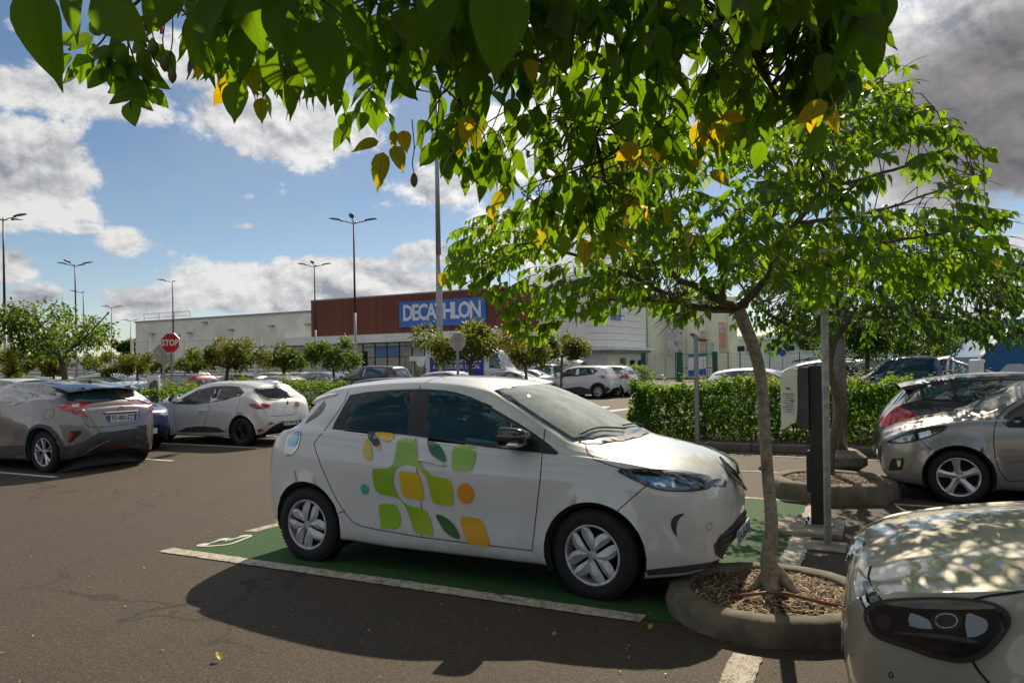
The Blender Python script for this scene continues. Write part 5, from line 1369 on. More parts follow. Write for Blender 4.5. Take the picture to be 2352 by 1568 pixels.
# ================================================================== the ground
def asphalt_mat():
    m = bpy.data.materials.new('asphalt'); m.use_nodes = True
    t = NT(m.node_tree); b = t.n['Principled BSDF']
    g = t.new('ShaderNodeNewGeometry'); P = g.outputs['Position']
    grit = t.noise(P, 95.0, 4, 0.75); grit2 = t.noise(P, 34.0, 4, 0.65); mid = t.noise(P, 2.2, 6, 0.62); big_ = t.noise(P, 0.22, 5, 0.6)
    vor = t.new('ShaderNodeTexVoronoi'); t.link(P, vor.inputs['Vector']); vor.inputs['Scale'].default_value = 85.0
    stone = t.m('SUBTRACT', 1.0, t.ss(vor.outputs['Distance'], 0.12, 0.5))
    f = t.ss(t.m('ADD', t.m('MULTIPLY', grit, 0.7), t.m('MULTIPLY', grit2, 0.3)), 0.36, 0.66)
    col = t.mix(f, (0.018, 0.0130, 0.0088), (0.112, 0.084, 0.056))
    vc = t.new('ShaderNodeSeparateColor'); t.link(vor.outputs['Color'], vc.inputs[0])
    pale = t.m('MULTIPLY', stone, t.ss(vc.outputs[0], 0.72, 0.95))
    col = t.mix(t.m('MULTIPLY', pale, 0.55), col, (0.30, 0.26, 0.21))
    trk = t.new('ShaderNodeMapping'); t.link(P, trk.inputs[0]); trk.inputs['Rotation'].default_value = (0, 0, -TH); trk.inputs['Scale'].default_value = (2.4, .10, 1)
    lanes = t.noise(trk.outputs[0], 1.0, 5, .6)
    mott = t.m('ADD', 0.52, t.m('MULTIPLY', t.m('ADD', t.m('ADD', mid, big_), lanes), 0.32))
    mx = t.new('ShaderNodeMix', data_type='RGBA', blend_type='MULTIPLY'); mx.inputs[0].default_value = 1.0
    t.link(col, mx.inputs[6]); cc = t.vec(mott, mott, mott); t.link(cc, mx.inputs[7])
    # oil drips and scuffs
    oil = t.ss(t.noise(P, 1.1, 7, 0.7, 0.4), 0.60, 0.70)
    col = t.mix(t.m('MULTIPLY', oil, 0.5), mx.outputs[2], (0.03, 0.027, 0.024))
    vk = t.new('ShaderNodeTexVoronoi', feature='DISTANCE_TO_EDGE'); vk.inputs['Scale'].default_value = 0.22
    wob = t.new('ShaderNodeVectorMath', operation='ADD'); nv = t.new('ShaderNodeTexNoise'); nv.inputs['Scale'].default_value = 1.3; nv.inputs['Detail'].default_value = 6; t.link(P, nv.inputs['Vector'])
    sc_ = t.new('ShaderNodeVectorMath', operation='SCALE'); sc_.inputs['Scale'].default_value = 1.6; t.link(nv.outputs['Color'], sc_.inputs[0]); t.link(P, wob.inputs[0]); t.link(sc_.outputs[0], wob.inputs[1]); t.link(wob.outputs[0], vk.inputs['Vector'])
    crk = t.m('MULTIPLY', t.m('SUBTRACT', 1.0, t.ss(vk.outputs['Distance'], 0.0, 0.008)), t.ss(big_, 0.42, 0.52))
    col = t.mix(t.m('MULTIPLY', crk, 0.75), col, (0.012, 0.010, 0.008))
    t.link(col, b.inputs['Base Color'])
    b.inputs['Roughness'].default_value = 0.80; b.inputs['Specular IOR Level'].default_value = 0.32
    h = t.m('ADD', t.m('MULTIPLY', grit, 0.7), t.m('MULTIPLY', stone, 0.5))
    bn = t.new('ShaderNodeBump'); bn.inputs['Strength'].default_value = 0.75; bn.inputs['Distance'].default_value = 0.006
    t.link(h, bn.inputs['Height']); t.link(bn.outputs[0], b.inputs['Normal'])
    MATS['asphalt'] = m
    return m
def worn_paint(name, col, wear=0.5, under=(0.09, 0.075, 0.06)):
    """road paint with the asphalt grain showing through where it has worn"""
    m = bpy.data.materials.new(name); m.use_nodes = True
    t = NT(m.node_tree); b = t.n['Principled BSDF']
    g = t.new('ShaderNodeNewGeometry'); P = g.outputs['Position']
    grit = t.noise(P, 95.0, 4, 0.75); w2 = t.noise(P, 3.0, 6, 0.68); w3 = t.noise(P, 14.0, 4, 0.6)
    f = t.ss(t.m('ADD', t.m('MULTIPLY', grit, 0.6), t.m('MULTIPLY', t.m('ADD', w2, w3), 0.30)), 0.62 - 0.14 * wear, 0.74 - 0.06 * wear)
    c0 = t.mix(t.ss(w2, 0.3, 0.7), tuple(c * 0.72 for c in col), col)
    t.link(t.mix(f, c0, under), b.inputs['Base Color'])
    b.inputs['Roughness'].default_value = 0.85; b.inputs['Specular IOR Level'].default_value = 0.25
    bn = t.new('ShaderNodeBump'); bn.inputs['Strength'].default_value = 0.5; bn.inputs['Distance'].default_value = 0.004
    t.link(grit, bn.inputs['Height']); t.link(bn.outputs[0], b.inputs['Normal'])
    return m
def conc_mat(name, col, moss=0.3):
    m = bpy.data.materials.new(name); m.use_nodes = True
    t = NT(m.node_tree); b = t.n['Principled BSDF']
    g = t.new('ShaderNodeNewGeometry'); P = g.outputs['Position']
    n1 = t.noise(P, 6.0, 7, 0.68); n2 = t.noise(P, 60.0, 4, 0.7); n3 = t.noise(P, 2.5, 5, 0.6, 0.6)
    c0 = t.mix(t.ss(n1, 0.32, 0.68), tuple(c * 0.55 for c in col), col)
    c1 = t.mix(t.m('MULTIPLY', t.ss(n2, 0.55, 0.75), 0.35), c0, tuple(c * 0.35 for c in col))
    c2 = t.mix(t.m('MULTIPLY', t.ss(n3, 0.5, 0.72), moss), c1, (0.045, 0.055, 0.015))
    t.link(c2, b.inputs['Base Color']); b.inputs['Roughness'].default_value = 0.88
    bn = t.new('ShaderNodeBump'); bn.inputs['Strength'].default_value = 0.6; bn.inputs['Distance'].default_value = 0.008
    t.link(t.m('ADD', n2, n1), bn.inputs['Height']); t.link(bn.outputs[0], b.inputs['Normal'])
    MATS[name] = m
    return m
M_asph = asphalt_mat()
M_line = worn_paint('white_road_paint', (0.62, 0.57, 0.47), 0.55)
M_line2 = worn_paint('clean_road_paint', (0.72, 0.69, 0.62), 0.15)
M_green = worn_paint('green_road_paint', (0.030, 0.118, 0.028), 0.75, under=(0.030, 0.060, 0.022))
M_gfar = worn_paint('pale_green_paint', (0.30, 0.42, 0.30), 0.2)
M_conc = conc_mat('concrete', (0.18, 0.150, 0.110), 0.5)
M_conc2 = conc_mat('pale_concrete', (0.36, 0.32, 0.26), 0.15)
M_kerb = conc_mat('kerb_concrete', (0.20, 0.175, 0.14), 0.25)
M_soil = pmat('soil', (0.045, 0.032, 0.02), 0.95, vary=(20, .5), bump=(30, .8))
M_straw = pmat('mulch_straw', (0.34, 0.25, 0.145), 0.85, vary=(40, .5))
M_mulch = pmat('mulch_chip', (0.11, 0.072, 0.042), 0.9, vary=(40, .5))
M_grass = pmat('grass_ground', (0.12, 0.17, 0.03), 0.9, vary=(8, .4))
M_galv = pmat('galvanised_steel', (0.30, 0.31, 0.31), 0.45, 0.7, vary=(25, .22), bump=(40, .1))
M_redpole = pmat('dark_red_pole', (0.075, 0.030, 0.030), 0.45, vary=(5, .3))
M_lampgrey = pmat('lamp_head_grey', (0.10, 0.11, 0.11), 0.4)
M_glassw = pmat('lamp_glass', (0.6, 0.6, 0.55), 0.15)

g = MB(); n_ = 40
g.quad((-700, -60, 0), (700, -60, 0), (700, 1400, 0), (-700, 1400, 0)); struct(g.build('ground', M_asph))
def mark(name, pts, mat, h=0.004, ragged=0.0):
    """painted shape given in (u, v)"""
    vs = [UV(u, v, h) for u, v in pts]
    o = link_mesh(name, vs, [tuple(range(len(vs)))], mat)
    if o.data.polygons[0].normal.z < 0: o.data.flip_normals()
    return struct(o)
def rag_rect(name, u0, u1, v0, v1, mat, h=0.004, amp=0.006, step=0.05):
    a = []
    L_ = max(u1 - u0, v1 - v0); al = u1 - u0 > v1 - v0
    n = max(3, int(L_ / step)); r = random.Random(hash((round(u0, 2), round(v0, 2))) & 0xffff)
    top = []; bot = []
    for i in range(n + 1):
        f = i / n
        if al: bot.append((u0 + f * (u1 - u0), v0 + r.uniform(-amp, amp))); top.append((u0 + f * (u1 - u0), v1 + r.uniform(-amp, amp)))
        else: bot.append((u0 + r.uniform(-amp, amp), v0 + f * (v1 - v0))); top.append((u1 + r.uniform(-amp, amp), v0 + f * (v1 - v0)))
    vs = [UV(u, v, h) for u, v in bot + top]; m = n + 1
    o = link_mesh(name, vs, [(i, i + 1, m + i + 1, m + i) for i in range(n)], mat)
    if o.data.polygons[0].normal.z < 0: o.data.flip_normals()
    return struct(o)
rag_rect('green_bay', -5.74, -0.72, 4.56, 9.10, M_green, 0.004)
rag_rect('bay_line', -5.88, -1.38, 4.48, 4.63, M_line, 0.008)
rag_rect('bay_line', -5.78, -0.62, 9.10, 9.20, M_line, 0.008)
mark('bay_line', [(-5.79, 5.40), (-5.66, 5.41), (-5.56, 7.3), (-5.68, 7.3)], M_line, 0.008)
rag_rect('bay_line', -5.6, -1.6, 6.80, 6.92, M_line, 0.008)
rag_rect('bay_line', -0.76, -0.59, 6.05, 9.02, M_line, 0.008, .012)
rag_rect('bay_line', -0.76, -0.60, 3.05, 4.22, M_line, 0.008, .008)
for v_ in (11.42, 13.37): rag_rect('bay_line', -5.7, 0.0 if v_ < 12 else .5, v_ - .05, v_ + .05, M_line, 0.006)
for v_ in (7.1, 9.34, 11.5): rag_rect('bay_line', 0.12, 5.0, v_ - .045, v_ + .045, M_line, 0.006)
for v_ in (4.9, 7.05, 9.17, 11.34, 13.5, 15.6, 17.8, 20): rag_rect('bay_line', -16.7, -11.6, v_ - .05, v_ + .05, M_line2, 0.006)
# charging symbol: cable, plug and car outline painted in white
SY = [(-5.72, 4.78), (-5.735, 4.90), (-5.745, 5.06), (-5.70, 5.10), (-5.66, 5.02), (-5.655, 5.14), (-5.64, 5.28), (-5.585, 5.26), (-5.55, 5.14), (-5.52, 5.02), (-5.52, 4.92), (-5.60, 4.84), (-5.67, 4.79)]
SY = smooth_poly([((u + 5.6) * 0.92 - 5.60 + .03, v) for u, v in SY], 3)
vs = []; fs = []
for i, (a, b) in enumerate(SY):
    p0 = Vector(SY[i - 1]); p2 = Vector(SY[(i + 1) % len(SY)]); n = (p2 - p0).normalized(); n = Vector((n.y, -n.x)) * 0.018
    vs += [UV(a + n.x, b + n.y, .009), UV(a - n.x, b - n.y, .009)]
m_ = len(SY); fs = [(2 * i, 2 * i + 1, (2 * i + 3) % (2 * m_), (2 * i + 2) % (2 * m_)) for i in range(m_)]
o = link_mesh('charging_symbol', vs, fs, M_line2); struct(o)
for (a, b, w_) in ((-5.70, 4.82, .05), (-5.70, 5.05, .045), (-5.62, 5.24, .04)):
    mark('charging_symbol', [(a + w_ * math.cos(t), b + w_ * 1.3 * math.sin(t)) for t in [i * math.pi / 6 for i in range(12)]], M_line2, .0095)
# arrows and lines of the far lanes
mark('lane_arrow', [(-9.45, 24.9), (-9.95, 27.3), (-9.5, 27.4), (-9.3, 26.8), (-9.1, 25.2)], M_line2, .006)
mark('lane_arrow', [(-8.95, 24.4), (-8.7, 25.1), (-8.35, 26.6), (-7.95, 26.4), (-8.3, 24.2), (-8.75, 23.9)], M_line2, .006)
rag_rect('lane_line', -9.0, -4.8, 17.3, 17.45, M_line2, .006)
mark('lane_line', [(-16.5, 48.9), (-8.5, 48.2), (-7.5, 51.0), (-8.6, 51.0), (-9.3, 49.5), (-16.6, 50.2)], M_line2, .008)
mark('green_strip', [(-17.5, 44.2), (-10.5, 44.6), (-8.9, 48.8), (-16.5, 48.9)], M_gfar, .006)
for v_ in (29.5, 32.2, 34.9, 37.6, 40.3): rag_rect('bay_line', -16.8, -10.9, v_ - .06, v_ + .06, M_line2, .006)

# ---- islands with kerbs
def island(name, u0, u1, v0, v1, h=0.14, kw=0.14, stone=1.0):
    top = MB(); top.box(((u0 + u1) / 2, (v0 + v1) / 2, (h - .03) / 2), (u1 - u0 - 2 * kw, v1 - v0 - 2 * kw, h - .03)); 
    R_ = Matrix(((U.x, V.x, 0, 0), (U.y, V.y, 0, 0), (0, 0, 1, 0), (0, 0, 0, 1)))
    so = top.build(name, M_soil); so.data.transform(R_); struct(so)
    cache = {}
    def blk(cu, cv, du, dv):
        key = (round(du, 2), round(dv, 2))
        if key not in cache:
            mb = MB(); mb.box((0, 0, h / 2), (du - .008, dv - .008, h), bev=.015); o = mb.build('kerb_stone', M_kerb); o.data.transform(R_); me = o.data; bpy.data.objects.remove(o); cache[key] = me
        o = bpy.data.objects.new('kerb_stone', cache[key]); COL.objects.link(o); o.parent = so; o.location = UV(cu, cv, 0)
    n = max(1, int((u1 - u0) / stone))
    for i in range(n):
        du = (u1 - u0) / n
        for v in (v0 + kw / 2, v1 - kw / 2): blk(u0 + du * (i + .5), v, du, kw)
    n = max(1, int((v1 - v0 - 2 * kw) / stone))
    for i in range(n):
        dv = (v1 - v0 - 2 * kw) / n
        for u in (u0 + kw / 2, u1 - kw / 2): blk(u, v0 + kw + dv * (i + .5), kw, dv)
    return so
island('planting_island', -5.3, 9.5, 13.98, 17.0)
island('planting_island', -18.7, -16.9, 3.0, 21.6)
o = link_mesh('lawn', [(14.5, 71.5, .02), (75, 71.5, .02), (75, 110, .02), (14.5, 110, .02)], [(0, 1, 2, 3)], M_grass); struct(o)

# ---- concrete tree rings
def tree_ring(u, v, r, h, w, label, seg=44, sq=0.0):
    P = UV(u, v, 0)
    t = thing('tree_ring', label, 'planter', P)
    vs = []; fs = []
    prof = [(r - w, .0), (r - w, h - .02), (r - w + .012, h - .004), (r - w * .5, h), (r - .02, h - .004), (r, h - .025), (r + .02, h * .45), (r + .012, 0.0)]
    rr = random.Random(5)
    for j in range(seg):
        an = 2 * math.pi * j / seg
        oc = 1 / max(abs(math.cos((an + math.pi / 8) % (math.pi / 4) - math.pi / 8)), .1)
        k_ = 1 + sq * (oc - 1)
        for a_, z_ in prof:
            q = a_ * k_ + rr.uniform(-.006, .006); vs.append((q * math.cos(an), q * math.sin(an), z_ + rr.uniform(-.002, .002)))
    m = len(prof)
    for j in range(seg):
        for i in range(m - 1): fs.append((j * m + i, ((j + 1) % seg) * m + i, ((j + 1) % seg) * m + i + 1, j * m + i + 1))
    o = link_mesh('concrete_ring', vs, [f[::-1] for f in fs], M_conc, t); shade_auto(o, 50)
    d = MB(); 
    vs = []; fs = []; nr, na = 8, 30
    for i in range(nr):
        for j in range(na):
            q = (r - w + .005) * i / (nr - 1); an = 2 * math.pi * j / na
            vs.append((q * math.cos(an), q * math.sin(an), h - .055 + .03 * (1 - i / nr) + rr.uniform(-.008, .008)))
    for i in range(nr - 1):
        for j in range(na): fs.append((i * na + j, i * na + (j + 1) % na, (i + 1) * na + (j + 1) % na, (i + 1) * na + j))
    link_mesh('soil', vs, [f[::-1] for f in fs], M_soil, t, True)
    # mulch of straw and chips
    n = 2600; R_ = (r - w - .01) * np.sqrt(rng.random(n)); A = rng.random(n) * 2 * np.pi
    L_ = rng.uniform(.012, .05, n); W_ = rng.uniform(.002, .006, n); th = rng.random(n) * np.pi; tilt = rng.uniform(-.35, .35, n)
    dx, dy = np.cos(th) * L_, np.sin(th) * L_; cx, cy = R_ * np.cos(A), R_ * np.sin(A); cz = h - .045 + .03 * (1 - R_ / r) + rng.uniform(0, .02, n); dz = np.sin(tilt) * L_
    px_, py_ = -np.sin(th) * W_, np.cos(th) * W_
    Q = np.stack([np.stack([cx - dx + px_, cy - dy + py_, cz - dz], 1), np.stack([cx - dx - px_, cy - dy - py_, cz - dz], 1), np.stack([cx + dx - px_, cy + dy - py_, cz + dz], 1), np.stack([cx + dx + px_, cy + dy + py_, cz + dz], 1)], 1)
    for nm, m_, sl_ in (('straw', M_straw, slice(0, n // 2)), ('bark_chips', M_mulch, slice(n // 2, n))):
        q = Q[sl_].reshape(-1, 3); stuff(np_mesh(nm, q, np.arange(len(q)).reshape(-1, 4), m_, t))
    return t
ring1 = tree_ring(-.66, 5.05, .66, .155, .14, 'round mossy concrete tree ring under the nose of the electric car')
ring2 = tree_ring(-.56, 9.78, .70, .215, .17, 'taller octagonal concrete tree ring beside the charging post', 48, sq=1.0)
def hose(pts, r, label, mat):
    mb = MB(); mb.tube(smooth3(pts, 5), r, 8); o = mb.build('water_hose', mat, smooth=True); tag(o, label, 'hose')
def smooth3(pts, n=5):
    P = [Vector(p) for p in pts]; out = []
    for i in range(len(P) - 1):
        p0, p1, p2, p3 = P[max(i - 1, 0)], P[i], P[i + 1], P[min(i + 2, len(P) - 1)]
        for j in range(n):
            t = j / n; out.append(0.5 * ((2 * p1) + (-p0 + p2) * t + (2 * p0 - 5 * p1 + 4 * p2 - p3) * t * t + (-p0 + 3 * p1 - 3 * p2 + p3) * t ** 3))
    out.append(P[-1]); return out
c1 = UV(-.66, 5.05, 0)
hose([c1 + Vector((-.28, -.10, 0.135)), c1 + Vector((-.20, -.20, 0.175)), c1 + Vector((-.06, -.26, 0.205)), c1 + Vector((.08, -.30, 0.185)), c1 + Vector((.22, -.33, 0.155)), c1 + Vector((.36, -.30, 0.125))], .011, 'reddish brown hose looped over the mulch of the near tree ring', pmat('brown_hose', (.20, .065, .035), .35))
c2 = UV(-.56, 9.78, 0)
hose([c2 + Vector((-.42, -.12, 0.185)), c2 + Vector((-.3, -.26, 0.225)), c2 + Vector((-.1, -.30, 0.225)), c2 + Vector((.05, -.28, 0.185))], .010, 'pale hose lying in the far tree ring behind the charging post', pmat('pale_hose', (.42, .36, .28), .4))
# concrete pads
def pad(name, u0, u1, v0, v1, h, mat, label, cat):
    mb = MB(); c = UV((u0 + u1) / 2, (v0 + v1) / 2, 0); mb.box((0, 0, h / 2), (u1 - u0, v1 - v0, h), bev=.008); o = mb.build(name, mat); o.location = c; o.rotation_euler = (0, 0, -TH); tag(o, label, cat); return o
pad('concrete_pad', -.96, -.33, 7.30, 8.0, .05, M_conc2, 'flat concrete slab under the black charging post', 'slab')
pad('post_footing', -.62, -.28, 6.80, 7.16, .018, M_conc2, 'rough concrete patch round the foot of the thin galvanised pole', 'footing')

# ---- charging post with wallbox
P = UV(-.60, 7.69, .05)
t = thing('charging_post', 'black charging post with a white wallbox mounted on its left side', 'charger', P + U * .045, -TH)
mb = MB(); mb.box((0, 0, .78), (.125, .14, 1.53), bev=.006); mb.build('post', M_black, t)
mb = MB(); mb.box((.069, 0, .80), (.008, .10, 1.49)); mb.build('edge_strip', M_galv, t)
mb = MB(); mb.box((0, 0, .008), (.26, .26, .014)); bp = mb.build('base_plate', M_galv, t)
for a, b in ((-.1, -.1), (.1, -.1), (.1, .1), (-.1, .1)):
    mb = MB(); mb.tube([(a, b, .012), (a, b, .05)], .010, 6); mb.build('bolt', M_dark, bp)
mb = MB(); mb.box((-.072, 0, .52), (.05, .16, .40), bev=.01); mb.build('cable_box', M_black, t)
RXm = Matrix.Rotation(math.radians(90), 4, 'X')
mb = MB(); hs = [(-.0635, .93), (-.0635, 1.53), (-.14, 1.53), (-.17, 1.505), (-.17, 1.0), (-.16, .95)]
mb.prism(hs, .30, Matrix.Translation((0, .15, 0)) @ RXm); mb.build('housing', M_trim, t)
sh_ = smooth_poly([(-.16 + (a + .205) * .90, b) for a, b in [(-.205, 1.515), (-.28, 1.515), (-.33, 1.50), (-.362, 1.46), (-.372, 1.40), (-.372, 1.2), (-.372, 1.0), (-.372, .93), (-.32, .955), (-.27, .985), (-.22, 1.02), (-.205, 1.2), (-.205, 1.4)]], 2)
mb = MB(); mb.prism(sh_, .325, Matrix.Translation((0, .1625, 0)) @ RXm); sb = mb.build('front_cover', pmat('wallbox_white', (.62, .60, .54), .35, coat=.4, vary=(3, .1)), t); shade_auto(sb, 40)
mb = MB(); mb.prism([(-.295, 1.08), (-.185, 1.08), (-.185, 1.29), (-.295, 1.29)], .002, Matrix.Translation((0, -.163, 0)) @ RXm); lb = mb.build('rating_label', pmat('label_grey', (.50, .51, .50), .5), t)
fl = MB()
for i in range(9): fl.box((-.24 + .01 * (i % 2), -.1655, 1.275 - i * .021), (.10 - .02 * (i % 3), .001, .005))
fl.box((-.205, -.166, 1.21), (.022, .0012, .016)); stuff(fl.build('label_print', M_ptext, t))
mb = MB(); mb.prism([(-.27, 1.325), (-.23, 1.318), (-.215, 1.312), (-.23, 1.335), (-.26, 1.338)], .002, Matrix.Translation((0, -.163, 0)) @ RXm); mb.build('logo', M_trim, t)
mb = MB(); mb.lathe([(.0005, .012), (.04, .012), (.05, 0)], 20, Matrix.Translation((-.312, 0, 1.14)) @ Matrix.Rotation(math.radians(-90), 4, 'Y')); mb.build('socket', M_black, t)

# ---- posts
def post(name, P, h, r, label, cat, mat=None, square=False, lean=0.0):
    mb = MB()
    if square: mb.box((0, 0, h / 2), (r * 2, r * 1.3, h), bev=.004)
    else: mb.tube([(0, 0, 0), (lean, 0, h)], r, 12)
    o = mb.build('post', mat or M_galv, None); o.name = name
    o.location = P; tag(o, label, cat); return o
t = thing('sign_pole', 'thin galvanised steel pole with a narrow sign seen edge-on, right of the charging post', 'pole', UV(-.43, 6.99, .01), -TH + .3)
mb = MB(); mb.box((0, 0, 1.35), (.056, .042, 2.7), bev=.006); mb.build('pole', M_galv, t)
mb = MB(); mb.box((-.055, .0, 2.28), (.012, .20, .50), bev=.003); mb.build('sign_plate', M_galv, t)
mb = MB(); mb.box((-.02, 0, 2.2), (.06, .10, .03)); mb.build('bracket', M_galv, t)

def lamp_post(P, H, label, arms=(0, 90, 180, 270), r0=.095, hr=1.0, rot=0.0, group='street lamps around the car park', two=True, foot=False):
    t = thing('lamp_post', label, 'street lamp', P, rot, group)
    mb = MB(); mid = H * .48
    mb.tube([(0, 0, 0), (0, 0, mid)], [r0, r0 * .72], 12); mb.build('lower_pole', M_galv, t, True)
    mb = MB(); mb.tube([(0, 0, mid), (0, 0, H)], [r0 * .70, r0 * .42], 12); mb.build('upper_pole', M_redpole if two else M_galv, t, True)
    if foot:
        mb = MB(); mb.box((0, 0, .16), (.62, .62, .32), bev=.1); mb.build('concrete_foot', M_conc2, t)
    for a in arms:
        a = math.radians(a); d = Vector((math.cos(a), math.sin(a), 0))
        mb = MB(); mb.tube([Vector((0, 0, H - .15)), d * .35 + Vector((0, 0, H - .05)), d * .75 * hr + Vector((0, 0, H + .02))], .028, 6); ar = mb.build('arm', M_lampgrey, t)
        mb = MB(); n = 12; vs = []; fs = []
        for i in range(8):
            f = i / 7; x = .62 * hr + .75 * f; w_ = .135 * math.sin(math.pi * (0.10 + .86 * f)) ** .7 + .01; hh = .055 * math.sin(math.pi * (0.12 + .84 * f)) ** .6 + .01
            for j in range(n):
                an = 2 * math.pi * j / n; q = Vector((x, w_ * math.cos(an), H + .05 + .10 * f + hh * math.sin(an) * (1.1 if math.sin(an) > 0 else .55)))
                vs.append(Matrix.Rotation(a, 3, 'Z') @ q)
        for i in range(7):
            for j in range(n): fs.append((i * n + j, i * n + (j + 1) % n, (i + 1) * n + (j + 1) % n, (i + 1) * n + j))
        fs += [tuple(range(n - 1, -1, -1)), tuple(7 * n + j for j in range(n))]
        mb.add(vs, fs); hd = mb.build('lamp_head', M_lampgrey, t, True)
    return t
def lp(px, ytop, H, label, **kw):
    z = 1.0
    for _ in range(30):
        d = ray(px, ytop); z = (H - EYE) / d.z
    return lamp_post(Vector((d.x * z, z, 0)), H, label, **kw)
lp(7, 500, 10, 'tall dark lamp post at the left edge of the photo', rot=-.1)
lp(172, 607, 10, 'lamp post with four heads rising behind the big left-hand tree, the taller of two', rot=.0)
lp(191, 670, 10, 'shorter lamp post with two heads just right of the one behind the big left-hand tree', arms=(180, 120), rot=0)
lp(256, 705, 10, 'small distant lamp post in the gap left of the white warehouse', r0=.085)
lp(299, 736, 10, 'smallest and farthest lamp post at the left corner of the warehouse', r0=.08)
sl_ = lp(396, 645, 10, 'lamp post with two floodlights halfway up, behind the STOP sign', arms=(180, 100), rot=.05)
for sx in (-1, 1):
    mb = MB(); mb.box((sx * .55, 0, 4.85), (.12, .3, .36), rz=.2 * sx, bev=.02); mb.build('floodlight', M_dark, sl_)
mb = MB(); mb.tube([(-.6, 0, 4.62), (.6, 0, 4.62)], .03, 6); mb.build('bracket', M_lampgrey, sl_)
lp(722, 609, 10, 'lamp post with four heads in front of the left end of the brick red facade', rot=.1)
lp(812, 508, 10, 'tall lamp post with four heads in front of the brick red facade, whole in view', rot=.1)
z_ = 30.0; p_ = at(1012, 900, z_); lamp_post(Vector((p_.x, z_, 0)), 13.0, 'nearest tall lamp post, grey, rising between the STOP sign back and the car roof', two=False, r0=.155)
lamp_post(UV(-.55, 11.97), 10.2, 'thick grey lamp post on a concrete foot behind the charging post', two=False, r0=.108, foot=True, arms=(0, 180))
p_ = G(1602, 1010, .14); post('steel_post', Vector((p_.x, p_.y, .1)), 2.08, .048, 'plain grey steel post standing in the right-hand hedge', 'post')
z_ = 30; p_ = at(1990, 860, z_); lamp_post(Vector((p_.x, z_, 0)), 10, 'lamp post seen through the crown of the right-hand trees', two=False, r0=.11)

# ---- traffic signs
M_signred = pmat('sign_red', (.50, .012, .02), .35, coat=.3, vary=(4, .12)); M_signwh = pmat('sign_white', (.75, .75, .73), .35)
M_signbk = pmat('sign_back', (.40, .36, .30), .5, .2, vary=(5, .15)); M_signbl = pmat('sign_blue', (.01, .10, .40), .35)
def octa(R_): return [(R_ * math.cos(math.radians(22.5 + 45 * i)), R_ * math.sin(math.radians(22.5 + 45 * i))) for i in range(8)]
def stop_sign(P, zc, R_, rz, label, back=False):
    t = thing('stop_sign', label, 'road sign', P, rz)
    mb = MB(); mb.box((0, .04, (zc + (R_ * .6)) / 2), (.075, .045, zc + R_ * .6), bev=.006); mb.build('post', M_galv, t)
    F_ = Matrix.Rotation(math.radians(90), 4, 'X')
    mb = MB(); mb.prism(octa(R_), .035, Matrix.Translation((0, .012, zc)) @ F_); pl_ = mb.build('sign_plate', M_signwh if not back else M_signwh, t)
    mb = MB(); mb.prism(octa(R_ * .93), .004, Matrix.Translation((0, -.0235, zc)) @ F_); mb.build('red_face', M_signred, t)
    text_mesh('lettering', 'STOP', R_ * .80, M_signwh, Matrix.Translation((0, -.030, zc)) @ F_, t, extrude=.001, bold=R_ * .025, xs=.84)
    mb = MB(); mb.prism(octa(R_ * .985), .003, Matrix.Translation((0, .0165, zc)) @ F_); mb.build('sign_back', M_signbk, t)
    for dz in (-.22, .22):
        mb = MB(); mb.box((0, .035, zc + dz), (R_ * .95, .02, .03)); mb.build('clamp', M_galv, t)
    return t
zs_ = 21.0; p_ = at(393, 860, zs_); stop_sign(Vector((p_.x, zs_, .1)), 2.36, .31, -.12, 'red octagonal STOP sign on a grey post above the left hedge')
zs_ = 23.0; p_ = at(376, 860, zs_); stop_sign(Vector((p_.x, zs_, .1)), 2.1, .32, math.pi + .5, 'grey back of an octagonal sign half hidden behind the red STOP sign')
zs_ = 19.5; p_ = at(1052, 860, zs_); stop_sign(Vector((p_.x, zs_, 0)), 2.30, .225, math.pi + .05, 'pale back of an octagonal sign in front of the rental van')
def round_sign(px, py, z, d, label, mat=M_signbl, H=None):
    P = at(px, py, z); t = thing('round_sign', label, 'road sign', Vector((P.x, P.y, 0)))
    mb = MB(); mb.tube([(0, .03, 0), (0, .03, P.z + d * .4)], .03, 8); mb.build('post', M_galv, t)
    mb = MB(); mb.lathe([(.0005, .01), (d / 2 * .92, .01), (d / 2, .006), (d / 2, -.01), (.0005, -.01)], 24, Matrix.Translation((0, 0, P.z)) @ Matrix.Rotation(math.radians(90), 4, 'X')); mb.build('sign_plate', mat, t)
    return t
round_sign(259, 850, 45, .38, 'small round blue sign above the cars near the left white fence')
round_sign(1797, 810, 60, .6, 'round blue sign in front of the low white building on the right')
round_sign(966, 833, 44, .5, 'round sign on a short post by the shop entrance, its face turned away', M_signwh)
def board(px, py, z, w, h, label, mat, name='notice_board', hgt=None):
    P = at(px, py, z); t = thing(name, label, 'sign', Vector((P.x, P.y, 0)))
    mb = MB(); mb.box((0, 0, P.z), (w, .04, h)); mb.build('panel', mat, t)
    mb = MB(); mb.tube([(-w * .4, .04, 0), (-w * .4, .04, P.z)], .03, 6); mb.build('leg', M_galv, t)
    mb = MB(); mb.tube([(w * .4, .04, 0), (w * .4, .04, P.z)], .03, 6); mb.build('leg', M_galv, t)
    return t
board(251, 848, 42, .42, .42, 'small white notice board on the left fence beside the blue round sign', M_signwh)
board(1305, 818, 52, .55, .75, 'white disabled parking sign in front of the white panelled building', M_signwh)
